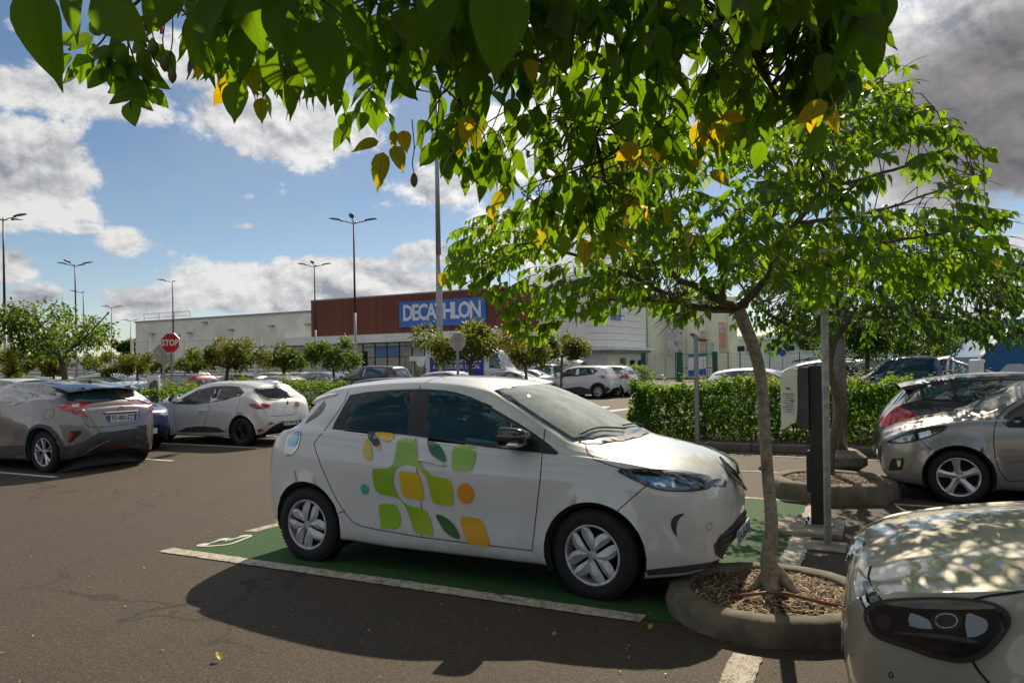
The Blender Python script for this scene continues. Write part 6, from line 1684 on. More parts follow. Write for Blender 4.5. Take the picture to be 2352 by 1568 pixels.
# totem: white frame with a grey rounded panel, behind the left hedge
zt_ = 19.8; p_ = at(353, 900, zt_)
t = thing('totem_sign', 'white framed ticket totem with a grey rounded panel behind the left hedge', 'sign', Vector((p_.x, zt_, 0)))
mb = MB(); mb.box((0, 0, .78), (.34, .10, 1.5), bev=.02); mb.build('frame', M_signwh, t)
mb = MB(); mb.prism(smooth_poly([(-.10, .45), (.13, .45), (.13, 1.38), (-.02, 1.36), (-.09, 1.25)], 2), .02, Matrix.Translation((0, -.045, 0)) @ RXm); mb.build('panel', pmat('totem_grey', (.12, .125, .12), .4), t)
# far white charging cabinet on the right
zt_ = 17.5; p_ = at(2245, 900, zt_)
t = thing('charging_cabinet', 'slim white charging cabinet standing beyond the dark hatchback roof', 'charger', Vector((p_.x, zt_, 0)), .2)
mb = MB(); mb.box((0, 0, .82), (.20, .34, 1.62), bev=.03); mb.build('cabinet', M_signwh, t)
mb = MB(); mb.box((.06, -.171, 1.0), (.05, .01, 1.1)); mb.build('side_panel', M_trim, t)

# ================================================================== buildings (all set out on the same u/v grid as the bays)
R_UV = Matrix(((U.x, V.x, 0, 0), (U.y, V.y, 0, 0), (0, 0, 1, 0), (0, 0, 0, 1)))
def uvb(name, u0, u1, v0, v1, z0, z1, mat, parent=None, bev=0.0):
    mb = MB(); mb.box(((u0 + u1) / 2, (v0 + v1) / 2, (z0 + z1) / 2), (u1 - u0, v1 - v0, z1 - z0), bev=bev)
    o = mb.build(name, mat, parent); 
    return o
def bthing(name, label):
    return thing(name, label, 'building', (0, 0, 0), -TH)      # children keep their coordinates in the grid
M_clad = pmat('cream_cladding', (.84, .82, .70), .55, vary=(.5, .08)); M_brick = pmat('brick_red_boards', (.165, .046, .028), .7, vary=(1.2, .22))
M_fasc = pmat('fascia_grey_white', (.80, .78, .75), .5, vary=(.7, .08)); M_wpan = pmat('white_panel', (.84, .84, .82), .5, vary=(.6, .07))
M_cream = pmat('cream_render', (.82, .82, .66), .7, vary=(.4, .07)); M_signblue = pmat('shop_sign_blue', (.006, .115, .48), .35, coat=.3)
M_shopg = pmat('shop_glass', (.03, .06, .055), .04, spec=.9, coat=1.0); M_mull = pmat('mullion', (.03, .05, .05), .4)
M_roofgr = pmat('roof_edge', (.35, .36, .36), .5, .3); M_greenm = pmat('green_fence_paint', (.008, .075, .05), .45)
M_door = pmat('grey_door', (.10, .12, .13), .4); M_shad = pmat('dark_opening', (.02, .02, .02), .8)
u0_, v0_ = Vector((-20.3, 74, 0)).dot(U), Vector((-20.3, 74, 0)).dot(V)      # left end of the brick red box
# horizon was taken 12 px lower when first measured, so set heights by pixel directly
def h_at(px, py, P): return EYE + ray(px, py).z * P.y
def on_wall(px, v):       # u of the point of the wall v = const seen at pixel px (at eye height)
    d = ray(px, HOR - ROLL * (px - 1176)); t = v / d.dot(V); return d.dot(U) * t, d * t
vw = 57.0
uL, PL = on_wall(717, vw)
ztop = h_at(717, 692, PL); zbot = h_at(717, 778, PL)
uR, PR = on_wall(1240, vw)
hall = bthing('sports_shop', 'brick red sports shop with a blue sign and glazed entrance in the middle distance')
def ribbed(name, u0, u1, v, z0, z1, pitch, depth, mat, parent, horiz=False):
    vs = []; fs = []
    if not horiz:
        n = int((u1 - u0) / pitch); q = []
        for i in range(n + 1):
            u = u0 + i * (u1 - u0) / (n + 1); p = (u1 - u0) / (n + 1)
            q += [(u, v), (u + p * .55, v), (u + p * .65, v - depth), (u + p * .9, v - depth)]
        q.append((u1, v))
        for a, b in q: vs += [(a, b, z0), (a, b, z1)]
        fs = [(2 * i, 2 * i + 2, 2 * i + 3, 2 * i + 1) for i in range(len(q) - 1)]
    return stuff(link_mesh(name, vs, fs, mat, parent))
uvb('wall', uL, uR, vw + .06, vw + 30, 0, ztop - .1, M_fasc, hall)
# cladding boards, one by one
nb = 22; hb = (ztop - zbot) / nb; cacheb = {}
ncol = 6; wcol = (uR - uL) / ncol
mb = MB(); mb.box((0, 0, 0), (wcol - .012, .05, hb - .006)); bo = mb.build('board', M_brick); bme = bo.data; bpy.data.objects.remove(bo)
for i in range(nb):
    for j in range(ncol):
        o = bpy.data.objects.new('board', bme); COL.objects.link(o); o.parent = hall
        o.location = (uL + wcol * (j + .5), vw + .02 + random.uniform(-.001, .001), zbot + hb * (i + .5))
uvb('roof_edge', uL - .05, uR, vw - .03, vw + .5, ztop, ztop + .12, M_roofgr, hall)
uvb('end_wall', uL - .02, uL + .03, vw, vw + 20, zbot - .02, ztop, M_brick, hall)
uF0, PF = on_wall(626, vw - 1.6); uF1, _ = on_wall(1200, vw - 1.6)
zf1 = h_at(717, 776, PL) + .02; zf0 = h_at(717, 793, PL)
npan = 8
for i in range(npan):
    w_ = (uF1 - uF0) / npan; uvb('fascia_panel', uF0 + w_ * i + .01, uF0 + w_ * (i + 1) - .01, vw - 1.6, vw - .02, zf0, zf1, M_fasc, hall)
# glazing: panes and mullions
ug0, _ = on_wall(835, vw); ug1, _ = on_wall(1200, vw)
ng = 12; wg = (ug1 - ug0) / ng; zl = [0.1, 1.3, 2.7, zf0 - .35, zf0 - .02]
M_banner = pmat('window_poster_blue', (.09, .24, .50), .3); M_blind = pmat('window_poster_white', (.6, .6, .58), .4)
for i in range(ng):
    for k_ in range(4):
        mt = M_shopg
        if k_ == 2 and i in (1, 2): mt = M_banner
        if k_ == 2 and i in (5,): mt = M_blind
        uvb('window_pane', ug0 + wg * i + .03, ug0 + wg * (i + 1) - .03, vw - .03, vw - .01, zl[k_] + .03, zl[k_ + 1] - .03, mt, hall)
for i in range(ng + 1): uvb('mullion', ug0 + wg * i - .035, ug0 + wg * i + .035, vw - .10, vw + .0, 0.1, zf0 - .005, M_mull, hall)
for z_ in zl[1:4]: uvb('transom', ug0, ug1, vw - .08, vw - .04, z_ - .035, z_ + .035, M_mull, hall)
# left glazed strip (trolley bay)
ul0, _ = on_wall(600, vw - .5); ul1, _ = on_wall(832, vw - .5)
for i in range(9):
    w_ = (ul1 - ul0) / 9
    uvb('window_pane', ul0 + w_ * i + .05, ul0 + w_ * (i + 1) - .05, vw - .5, vw - .48, .1, 3.3, pmat('pale_glass', (.35, .40, .38), .08, coat=1.0), hall)
    uvb('mullion', ul0 + w_ * i - .04, ul0 + w_ * i + .04, vw - .56, vw - .46, 0, 3.4, M_wpan if i % 3 else M_mull, hall)
for z_ in (1.1, 2.2, 3.3): uvb('transom', ul0, ul1, vw - .60, vw - .57, z_ - .03, z_ + .03, M_mull, hall)
# entrance canopy
ue0, Pe = on_wall(941, vw - 4.5); ue1, _ = on_wall(1075, vw - 4.5)
ze1 = h_at(960, 818, Pe); ze0 = h_at(960, 829, Pe)
uvb('entrance_canopy', ue0, ue1, vw - 4.5, vw - .2, ze0, ze1, M_fasc, hall)
uvb('canopy_column', ue0 + .1, ue0 + .3, vw - 4.3, vw - 4.1, 0, ze0 - .002, M_roofgr, hall)
uvb('canopy_column', ue1 - .8, ue1 - .5, vw - 4.3, vw - 4.0, 0, ze0 - .002, M_mull, hall)
# the sign
us0, _ = on_wall(922, vw); us1, Ps1 = on_wall(1120, vw); _, Ps0 = on_wall(922, vw)
zs1 = h_at(922, 694.5, Ps0); zs0 = h_at(922, 752.5, Ps0)
sg_ = uvb('shop_sign', us0, us1, vw - .22, vw - .03, zs0, zs1, M_signblue, hall)
hs_ = zs1 - zs0
tm = text_mesh('lettering', 'DECATHLON', hs_ * .86, pmat('sign_letters', (.72, .74, .76), .4), Matrix.Translation(((us0 + us1) / 2 + .0, vw - .225, (zs0 + zs1) / 2 + hs_ * .03)) @ Matrix.Rotation(math.radians(90), 4, 'X'), sg_, extrude=.03, bold=.055, spacing=.80, xs=1.0)
bx = [v.co.x for v in tm.data.vertices]; ww = max(bx) - min(bx); target = (us1 - us0) * .90; cx_ = (us0 + us1) / 2
for v in tm.data.vertices: v.co.x = (v.co.x - (max(bx) + min(bx)) / 2) * target / ww + cx_
# rear sheds: ribbed warehouse
uW0, PW = on_wall(312, vw); uW1 = uL - .03
zw = h_at(717, 716, PL)
wh = bthing('warehouse', 'long cream ribbed warehouse with wall lights left of the brick red shop')
uvb('wall', uW0, uW1, vw + .1, vw + 30, 0, zw - .1, M_clad, wh)
ribbed('ribbed_cladding', uW0, uW1, vw + .06, 0.3, zw, .33, .045, M_clad, wh)
uvb('roof_edge', uW0 - .1, uW1, vw - .06, vw + .4, zw, zw + .16, M_roofgr, wh)
for px_, py_ in ((353, 766), (440, 764), (535, 757.), (628, 748), (723 - 12, 745), (475, 740)):
    u_, P_ = on_wall(px_, vw); z_ = h_at(px_, py_, P_)
    uvb('wall_light', u_ - .28, u_ + .28, vw - .45, vw + .0, z_ - .07, z_ + .07, M_roofgr, wh, bev=.03)
for px_, py_ in ((390, 789), (569, 776)):
    u_, P_ = on_wall(px_, vw); z_ = h_at(px_, py_, P_); uvb('wall_vent', u_ - .14, u_ + .14, vw - .12, vw + .0, z_ - .14, z_ + .14, M_roofgr, wh, bev=.03)
rl = MB()
for i in range(4):
    u_ = uW0 + .8 + i * 2.6; rl.tube([(u_, vw + .6, zw), (u_, vw + .6, zw + 1.0)], .035, 5)
for z_ in (.5, 1.0): rl.tube([(uW0 + .8, vw + .6, zw + z_), (uW0 + 8.6, vw + .6, zw + z_)], .03, 5)
rl.build('roof_railing', M_roofgr, wh)

# white panelled corner building
wb_ = bthing('panelled_building', 'white building clad in horizontal panels with a low canopy, right of the shop')
zc = 46.0
def pt(px, z): d = ray(px, HOR - ROLL * (px - 1176)); return d * z
A = pt(1205, 75.5); B = pt(1396, 72.0); C3 = pt(1484, 80.0)
for o in [wb_]: o.rotation_euler = (0, 0, 0)
def wallseg(parent, P0, P1, z0, z1, rows, cols, mat, th=.12, gap=.03, name='panel', off=0.0, skip=lambda i, j: False):
    d = (P1 - P0); L_ = d.length; d.normalize(); n = Vector((d.y, -d.x, 0)); hh = (z1 - z0) / rows; wl = L_ / cols
    mb = MB(); mb.box((0, 0, 0), (wl - gap, th, hh - gap)); o = mb.build(name, mat); me = o.data; bpy.data.objects.remove(o)
    an = math.atan2(d.y, d.x)
    for i in range(rows):
        for j in range(cols):
            if skip(i, j): continue
            o = bpy.data.objects.new(name, me); COL.objects.link(o); o.parent = parent
            c_ = P0 + d * wl * (j + .5) + n * off; o.location = (c_.x, c_.y, z0 + hh * (i + .5)); o.rotation_euler = (0, 0, an)
def slab(parent, name, pts, z0, z1, mat):
    mb = MB(); n = len(pts)
    vs = [(p.x, p.y, z0) for p in pts] + [(p.x, p.y, z1) for p in pts]
    mb.add(vs, [tuple(range(n - 1, -1, -1)), tuple(range(n, 2 * n))] + [(i, (i + 1) % n, n + (i + 1) % n, n + i) for i in range(n)])
    return mb.build(name, mat, parent)
zcan = h_at(1396, 797, B); zcan0 = h_at(1396, 804, B)
back = Vector((3, 14, 0))
slab(wb_, 'wall', [A + Vector((0, .15, 0)), B + Vector((0, .15, 0)), C3 + Vector((-.1, .15, 0)), C3 + back, A + back], 0, 10.9, M_wpan)
wallseg(wb_, A, B, zcan + .05, 11.0, 11, 2, M_wpan, off=.0)
wallseg(wb_, B, C3, zcan + .05, 11.0, 11, 2, M_wpan, off=.0)
cA, cB, cC = A + Vector((-.8, -1.6, 0)), B + Vector((.4, -1.8, 0)), C3 + Vector((1.0, -1.2, 0))
slab(wb_, 'canopy', [cA, cB, cC, C3 + Vector((0, .1, 0)), A + Vector((0, .1, 0))], zcan0, zcan, M_fasc)
slab(wb_, 'canopy_soffit', [cA + Vector((.6, 1, 0)), cB + Vector((0, .9, 0)), cC + Vector((-.5, .8, 0)), C3, A], zcan0 - .22, zcan0 - .003, M_roofgr)
d_ = (C3 - B).normalized(); n_ = Vector((d_.y, -d_.x, 0)); an_ = math.atan2(d_.y, d_.x)
def onwall(name, f, w, z0, z1, mat, dep=.1):
    mb = MB(); mb.box((0, 0, 0), (w, dep, z1 - z0)); o = mb.build(name, mat, wb_); c_ = B + (C3 - B) * f + n_ * .08; o.location = (c_.x, c_.y, (z0 + z1) / 2); o.rotation_euler = (0, 0, an_)
onwall('door', .38, .9, 0, 2.3, M_door); onwall('door', .62, .75, 0, 2.1, M_shad); onwall('window', .84, .85, .95, 2.1, M_shad)
mb = MB(); mb.box((0, 0, 0), (2.2, .1, 1.6)); o = mb.build('shop_sign', M_signblue, wb_); c_ = B + (C3 - B) * .19 + n_ * .12; o.location = (c_.x, c_.y, h_at(1415, 714, B)); o.rotation_euler = (0, 0, an_)

# cream gabled building with coloured posters
cg = thing('cream_building', 'pale green cream building with tall coloured posters behind the green gate', 'building')
D0, D1 = pt(1466, 84), pt(1694, 86)
slab(cg, 'wall', [D0, D1, D1 + Vector((4, 16, 0)), D0 + Vector((0, 16, 0))], 0, 9.4, M_cream)
def poster_mat(name, cols, sc):
    m = pmat(name, cols[0], .5); t = NT(m.node_tree); tcn = t.new('ShaderNodeTexCoord')
    n1 = t.noise(tcn.outputs['Object'], sc, 4, .6, 1.5); n2 = t.noise(tcn.outputs['Object'], sc * .7, 3, .5, 2.0)
    c0 = t.mix(t.ss(n1, .42, .5), cols[0], cols[1]); c1 = t.mix(t.ss(n2, .55, .6), c0, cols[2]); t.link(c1, t.n['Principled BSDF'].inputs['Base Color']); return m
for px0, px1, y0_, y1_, cols in ((1533, 1567, 735, 813, ((.42, .50, .55), (.60, .60, .62), (.45, .20, .12))), (1608, 1622, 760, 822, ((.55, .42, .38), (.6, .55, .5), (.5, .3, .3))), (1652, 1668, 740, 812, ((.58, .52, .50), (.55, .25, .28), (.50, .52, .25))), (1622, 1640, 785, 822, ((.30, .52, .48), (.45, .6, .55), (.2, .4, .4)))):
    z_ = 83.6; a_, b_ = at(px0, y1_, z_), at(px1, y0_, z_)
    mb = MB(); mb.box(((a_.x + b_.x) / 2, z_, (a_.z + b_.z) / 2), (b_.x - a_.x, .06, b_.z - a_.z)); mb.build('poster', poster_mat('poster_%d' % px0, cols, 1.1), cg)
a_ = at(1602, 784, 83.2); b_ = at(1622, 784, 83.2); tp = at(1580, 757, 83.2)
mb = MB(); mb.add([(a_.x - .9, 83.2, a_.z + .8), (a_.x, 83.2, a_.z), (b_.x, 83.2, a_.z), (b_.x, 83.2, a_.z + .3), (a_.x + .1, 83.2, a_.z + .32), (a_.x - .8, 83.2, a_.z + 1.0), (a_.x - .9, 81.3, a_.z + .9), (a_.x, 81.3, a_.z + .1), (b_.x, 81.3, a_.z + .1)], [(0, 1, 4, 5), (1, 2, 3, 4), (6, 7, 1, 0), (7, 8, 2, 1)]); mb.build('red_awning', pmat('awning_red', (.45, .02, .015), .5), cg)
for i in range(5):
    f = .08 + i * .21; c_ = D0.lerp(D1, f); mb = MB(); mb.box((c_.x, c_.y - .1, 4.7), (.4, .2, 9.3)); mb.build('pilaster', M_roofgr if i == 0 else M_cream, cg)
# low white building
lw = thing('white_building', 'low white building with small windows behind the grey mesh fence', 'building')
E0, E1 = pt(1694, 104), pt(2110, 110)
slab(lw, 'wall', [E0, E1, E1 + Vector((0, 12, 0)), E0 + Vector((0, 12, 0))], 0, 4.9, pmat('white_render', (.76, .77, .78), .6, vary=(.4, .06)))
slab(lw, 'roof', [E0 + Vector((-.4, -.5, 0)), E1 + Vector((.4, -.5, 0)), E1 + Vector((.4, 12, 0)), E0 + Vector((-.4, 12, 0))], 4.903, 5.4, M_fasc)
for px_, py_ in ((1700, 797), (1726, 800), (1770, 798), (1815, 800), (1860, 799), (1918, 800), (1960, 799), (2010, 800)):
    c_ = at(px_, py_, 103.6 + (px_ - 1694) / 416 * 6)
    mb = MB(); mb.box((c_.x, c_.y - .02, 3.6), (1.2, .14, .75)); w_ = mb.build('window', M_shad, lw)
    mb = MB(); mb.box((c_.x, c_.y - .10, 3.16), (1.4, .16, .08)); mb.build('sill', M_fasc, w_)
# blue sign building on the far right
bb = thing('parts_store', 'blue fronted store with white lettering behind the trees at the right edge', 'building')
F0, F1 = at(2130, 790, 62), at(2420, 790, 50)
d_ = (F1 - F0); d_.z = 0; d_.normalize(); an_ = math.atan2(d_.y, d_.x)
zb0, zb1 = h_at(2150, 784, F0), h_at(2290, 746, at(2290, 746, 55))
def bbox_(name, f0, f1, z0, z1, mat, off=0., th=.3):
    P0 = F0.lerp(F1, f0); P1 = F0.lerp(F1, f1); mb = MB(); c_ = (P0 + P1) / 2; L_ = Vector((P1.x - P0.x, P1.y - P0.y, 0)).length
    mb.box((0, 0, 0), (L_, th, z1 - z0)); o = mb.build(name, mat, bb); nn = Vector((d_.y, -d_.x, 0)); o.location = (c_.x + nn.x * off, c_.y + nn.y * off, (z0 + z1) / 2); o.rotation_euler = (0, 0, an_); return o
bbox_('wall', 0, 1, 0, zb0, M_fasc, -4, 8)
for i in range(12): bbox_('blue_panel', i / 12 + .002, (i + 1) / 12 - .002, zb0 - .1, zb1 + .3, pmat('store_blue', (.006, .13, .50), .4, coat=.2), 0)
def bt(txt, px, py, size):
    f = min(max((px - 2130) / 290, 0), 1); z = 62 + (50 - 62) * f; P_ = at(px, py, z - .4)
    M_ = Matrix.Translation((P_.x, P_.y, P_.z)) @ Matrix.Rotation(an_, 4, 'Z') @ Matrix.Rotation(math.radians(90), 4, 'X')
    text_mesh('lettering', txt, size, M_signwh, M_, bb, extrude=.02, bold=.03)
bt('Car', 2166, 768, 1.05); bt('pi\u00e8ces', 2285, 761, 1.05); bt('sba', 2290, 778, 1.05)
# pale band of sheds far left, under the trees
sh = thing('far_shed', 'long pale shed far behind the left-hand trees', 'building')
a_ = pt(-200, 120); b_ = pt(300, 118)
slab(sh, 'wall', [a_, b_, b_ + Vector((0, 10, 0)), a_ + Vector((0, 10, 0))], 0, 3.4, M_clad)
slab(sh, 'roof', [a_ + Vector((-.5, -.6, 0)), b_ + Vector((.5, -.6, 0)), b_ + Vector((0, 10, 0)), a_ + Vector((0, 10, 0))], 3.403, 3.9, M_fasc)

# ---- fences
def mesh_fence(label, P0, P1, H, post_gap, mat, wmat, dx=.22, dz=.22, pr=.05, wr=.012, rail=True, concrete=False):
    t = thing('mesh_fence', label, 'fence')
    d = (P1 - P0); L_ = d.length; d.normalize(); n = max(1, int(L_ / post_gap))
    mb = MB(); mb.box((0, 0, H / 2 + .05), (pr * 2, pr * 2, H + .1)); o = mb.build('post', mat); pm = o.data; bpy.data.objects.remove(o)
    for i in range(n + 1):
        o = bpy.data.objects.new('post', pm); COL.objects.link(o); o.parent = t; o.location = P0 + d * L_ * i / n; o.rotation_euler = (0, 0, math.atan2(d.y, d.x))
    gapL = L_ / n; mb = MB()
    nx = int(gapL / dx); nz = int(H / dz)
    for i in range(1, nx): 
        x = gapL * i / nx; mb.add([(x - wr, 0, .08), (x + wr, 0, .08), (x + wr, 0, H), (x - wr, 0, H)], [(0, 1, 2, 3)])
    for k_ in range(nz + 1):
        z = .1 + (H - .14) * k_ / nz; mb.box((gapL / 2, .012, z), (gapL - .1, .015, wr * 2.4))
    o = mb.build('mesh_panel', wmat); stuff(o); me = o.data; bpy.data.objects.remove(o)
    for i in range(n):
        o = bpy.data.objects.new('mesh_panel', me); COL.objects.link(o); o.parent = t; o['kind'] = 'stuff'; p = P0 + d * gapL * i; o.location = p; o.rotation_euler = (0, 0, math.atan2(d.y, d.x))
    return t
M_wfence = pmat('white_fence_paint', (.55, .54, .50), .5); M_gwire = pmat('grey_wire', (.32, .34, .34), .5, .3)
a_, b_ = pt(200, 52), pt(760, 47)
f1_ = mesh_fence('white slatted fence along the foot of the warehouse, from the left trees to the shop', a_, b_, 2.1, 2.6, M_wfence, pmat('fence_slat', (.34, .33, .29), .6), dx=9, dz=.24, pr=.10, wr=.055)
a_, b_ = pt(-260, 56), pt(200, 52)
mesh_fence('pale fence behind the big tree at the far left', a_, b_, 1.9, 2.8, M_wfence, pmat('fence_slat', (.34, .33, .29), .6), dx=9, dz=.26, pr=.10, wr=.05)
# taller white posts with rails in front of the warehouse
t = thing('rail_fence', 'tall white posts with thin top rails in front of the warehouse wall', 'fence')
pts_ = [pt(x_, 54) for x_ in (304, 343, 427, 525, 600)]
for p_ in pts_:
    mb = MB(); mb.box((p_.x, p_.y, 2.05), (.16, .16, 4.1)); mb.build('post', M_wfence, t)
for a_, b_ in zip(pts_[:-1], pts_[1:]):
    for z_ in (2.6, 3.9):
        mb = MB(); mb.tube([Vector((a_.x, a_.y, z_)), Vector((b_.x, b_.y, z_))], .035, 5); mb.build('rail', M_wfence, t)
# green gate and mesh fence on the right
mesh_fence('dark green mesh fence left of the gate', pt(1480, 70), pt(1552, 69.5), 2.6, 2.6, M_greenm, M_gwire, pr=.05, wr=.010, dx=.25, dz=.2)
gt = thing('mesh_gate', 'green framed mesh gate with thick posts and a white notice, closed', 'gate')
for px_ in (1478, 1560, 1566, 1642):
    p_ = pt(px_, 68.5); mb = MB(); mb.box((p_.x, p_.y, 1.33), (.42 if px_ != 1566 else .12, .3, 2.75)); mb.build('gate_post', M_greenm, gt)
for a_, b_ in ((1566, 1601), (1603, 1640)):
    p_, q_ = pt(a_, 68.4), pt(b_, 68.4)
    fr_ = MB()
    for z_ in (.15, 1.2, 2.5): fr_.tube([Vector((p_.x, p_.y, z_)), Vector((q_.x, q_.y, z_))], .035, 5)
    for f_ in (0, 1): c_ = p_.lerp(q_, f_); fr_.tube([Vector((c_.x, c_.y, .1)), Vector((c_.x, c_.y, 2.55))], .035, 5)
    lf = fr_.build('gate_leaf', M_greenm, gt)
    wi = MB()
    for i in range(1, 10): c_ = p_.lerp(q_, i / 10); wi.tube([Vector((c_.x, c_.y, .15)), Vector((c_.x, c_.y, 2.5))], .012, 4)
    stuff(wi.build('mesh_wires', M_greenm, lf))
mesh_fence('pale mesh fence right of the gate, in front of the cream building', pt(1645, 69), pt(1700, 71), 2.6, 1.6, M_gwire, M_gwire, pr=.05, wr=.010, dx=.25, dz=.2)
mesh_fence('dark mesh fence in front of the low white building', pt(1700, 71), pt(2130, 66), 2.5, 2.5, M_greenm, M_gwire, pr=.045, wr=.009, dx=.2, dz=.5)
mesh_fence('tall green mesh fence at the right edge in front of the blue tent', pt(2180, 30), pt(2480, 27), 2.45, 1.7, M_greenm, M_greenm, pr=.06, wr=.008, dx=.12, dz=.4)
# white and blue notice board on the gate
nbp = thing('notice_board', 'white and blue notice board behind the grey lamp post by the gate', 'sign')
a_, b_ = at(1601, 873, 67.5), at(1621, 820, 67.5)
mb = MB(); x0, x1 = a_.x - .8, b_.x; mb.box(((x0 + x1) / 2, 67.5, 1.45), (x1 - x0, .08, 2.0)); mb.build('panel', M_signwh, nbp)
mb = MB(); mb.add([(x0, 67.44, .45), (x1, 67.44, .45), (x1, 67.44, 1.15), (x0, 67.44, 1.0)], [(0, 1, 2, 3)]); mb.add([(x0, 67.44, 2.2), (x1, 67.44, 2.3), (x1, 67.44, 2.45), (x0, 67.44, 2.45)], [(0, 1, 2, 3)]); mb.build('blue_band', M_signblue, nbp)
for i in range(6):
    mb = MB(); mb.box((x1 - .25, 67.44, 2.0 - i * .14), (.12, .01, .03)); mb.build('print', M_ptext, nbp)
# trolley dome, barrier, tent, people
dm = thing('trolley_shelter', 'translucent domed trolley shelter beyond the white pickup', 'shelter', pt(1298, 58), -.5)
vs = []; fs = []
for i in range(9):
    for j in range(13):
        a = math.pi * j / 12; r_ = 1.15 - .25 * (i / 8) ** 3; vs.append((-1.6 + .4 * i, r_ * math.cos(a), .9 + r_ * 1.15 * math.sin(a)))
for i in range(8):
    for j in range(12): fs.append((i * 13 + j, i * 13 + j + 1, (i + 1) * 13 + j + 1, (i + 1) * 13 + j))
link_mesh('dome', vs, fs, pmat('milky_plastic', (.55, .52, .45), .35), dm, True)
for i in (0, 2, 4, 6, 8):
    mb = MB(); r_ = 1.16 - .25 * (i / 8) ** 3; mb.tube([(-1.6 + .4 * i, r_ * math.cos(math.pi * j / 12), .9 + r_ * 1.15 * math.sin(math.pi * j / 12)) for j in range(13)], .025, 5); mb.build('rib', M_roofgr, dm)
for a in (-1.5, 1.5):
    for b in (-1.1, 1.1):
        mb = MB(); mb.tube([(a, b, 0), (a, b, .95)], .03, 6); mb.build('leg', M_roofgr, dm)
br = thing('barrier', 'white barrier arm between the crossover and the pink flowering hedge', 'barrier', pt(1440, 50), -.2)
mb = MB(); mb.box((-.1, 0, .5), (.25, .25, 1.0), bev=.02); mb.build('housing', M_signwh, br); mb = MB(); mb.box((-.9, 0, 1.02), (2.3, .06, .12)); mb.build('arm', M_signwh, br)
tn = thing('tent', 'blue and white fabric tent behind the green fence at the right edge', 'tent', pt(2330, 24), -.15)
vs = []; fs = []
for i in range(7):
    for j in range(11):
        a = math.pi * j / 10; vs.append((-1.6 + 1.2 * i * .6, 1.5 * math.cos(a), .05 + 2.35 * math.sin(a) ** .7))
mt_ = [pmat('tent_blue', (.015, .11, .26), .6), pmat('tent_white', (.52, .54, .56), .6)]
prof = [(-1.9, 0), (-1.8, .9), (-1.5, 1.7), (-.9, 2.3), (0, 2.62), (1.2, 2.75), (2.5, 2.7)]
for (o0, w_, m_, nm_, dy) in ((0, 2.2, mt_[0], 'blue_cover', 0), (.18, 2.24, mt_[1], 'white_arch', .0)):
    vs = []; fs = []
    pr_ = prof if m_ is mt_[0] else [(x * 1.02, z * 1.04) for x, z in prof]
    if m_ is mt_[1]:
        for x, z in pr_: vs += [(x, -1.25, z), (x, -1.05, z)]
        fs = [(2 * i, 2 * i + 1, 2 * i + 3, 2 * i + 2) for i in range(len(pr_) - 1)]
    else:
        for x, z in pr_: vs += [(x, -1.15, z), (x, 1.2, z)]
        fs = [(2 * i, 2 * i + 1, 2 * i + 3, 2 * i + 2) for i in range(len(pr_) - 1)]; n = len(vs)
        vs += [(2.5, -1.15, 0), (2.5, 1.2, 0)]; fs.append(tuple([2 * i for i in range(len(pr_))] + [n]))
    link_mesh(nm_, vs, fs, m_, tn)
for i in range(3):
    x0 = -1.3 + i * 1.25; hh = (1.35, 1.75, 1.8)[i]
    vs = [(x0, -1.19, .05), (x0 + 1.15, -1.19, .05), (x0 + 1.15, -1.19, hh), (x0 + .9, -1.19, hh + .12), (x0 + .5, -1.19, hh + .1), (x0 + .15, -1.19, hh - .25)]
    link_mesh('white_curtain', vs, [tuple(range(6))], mt_[1], tn)

# ================================================================== cars farther off
def far_car(name, kind, px, z, yaw, pnt, label, L=4.1, H=1.46, W=1.76, wr=.31, group='cars parked across the car park', roof=False, gz=0.0, **kw):
    P = at(px, HOR, z)
    sp = mk(kind, L, H, W, L * .62, L * .205, wr)
    if kind == 'van': sp['foh'] = .95; sp['wb'] = L * .60
    c = Car(name, label, group, sp, pnt, Vector((P.x, P.y, gz)), yaw, N=56, K=17)
    auto_detail(c, lo=True, plate='x', **kw)
    if roof:
        rl = MB()
        for sg in (1, -1): rl.tube([(L * .12, sg * W * .31, H - .03), (L * .08, sg * W * .31, H + .03), (-L * .28, sg * W * .30, H + .02), (-L * .32, sg * W * .30, H - .05)], .018, 5)
        rl.build('roof_rail', M_trim, c.root)
    c.finish(near=1)
    return c
BL, BR = YAW_L, YAW_R
far_car('hatchback_car', 'hatch', 760, 38, BR, P_silver, 'silver hatchback facing right beyond the left hedge, under the two lamp posts', L=4.4, H=1.52)
far_car('hatchback_car', 'hatch', 708, 44, BR, P_white, 'white hatchback behind the silver one, only roof and rear side glass showing', L=4.2, H=1.50)
far_car('sedan_car', 'sedan', 632, 29, BL, P_silver, 'silver saloon tail-on just right above the dusty white hatchback roof', L=4.5, H=1.42)
far_car('hatchback_car', 'hatch', 618, 52, BL, P_pearl, 'white estate roof beyond the silver saloon', L=4.4, H=1.50)
far_car('hatchback_car', 'hatch', 808, 47, BR, P_pearl, 'white hatchback facing right at the foot of the second lamp post', L=4.0)
far_car('offroad_car', 'suv', 848, 36, BL, P_blackp, 'black boxy off-road car with a pale roof edge by the shop entrance', L=4.5, H=1.78, W=1.9, wr=.36)
far_car('hatchback_car', 'hatch', 930, 22, BR, P_black, 'dark car with a long aerial just behind the roof of the electric car', L=4.1, H=1.36)
far_car('hatchback_car', 'hatch', 1055, 28, BR, P_white, 'white hatchback in front of the rental van', L=3.7, H=1.50)
van = far_car('rental_van', 'van', 1120, 43, BR + .25, P_white, 'white rental van with a blue banner reading LOUEUR LOCAL', L=6.0, H=2.65, W=2.05, wr=.35, cat='van') if False else None
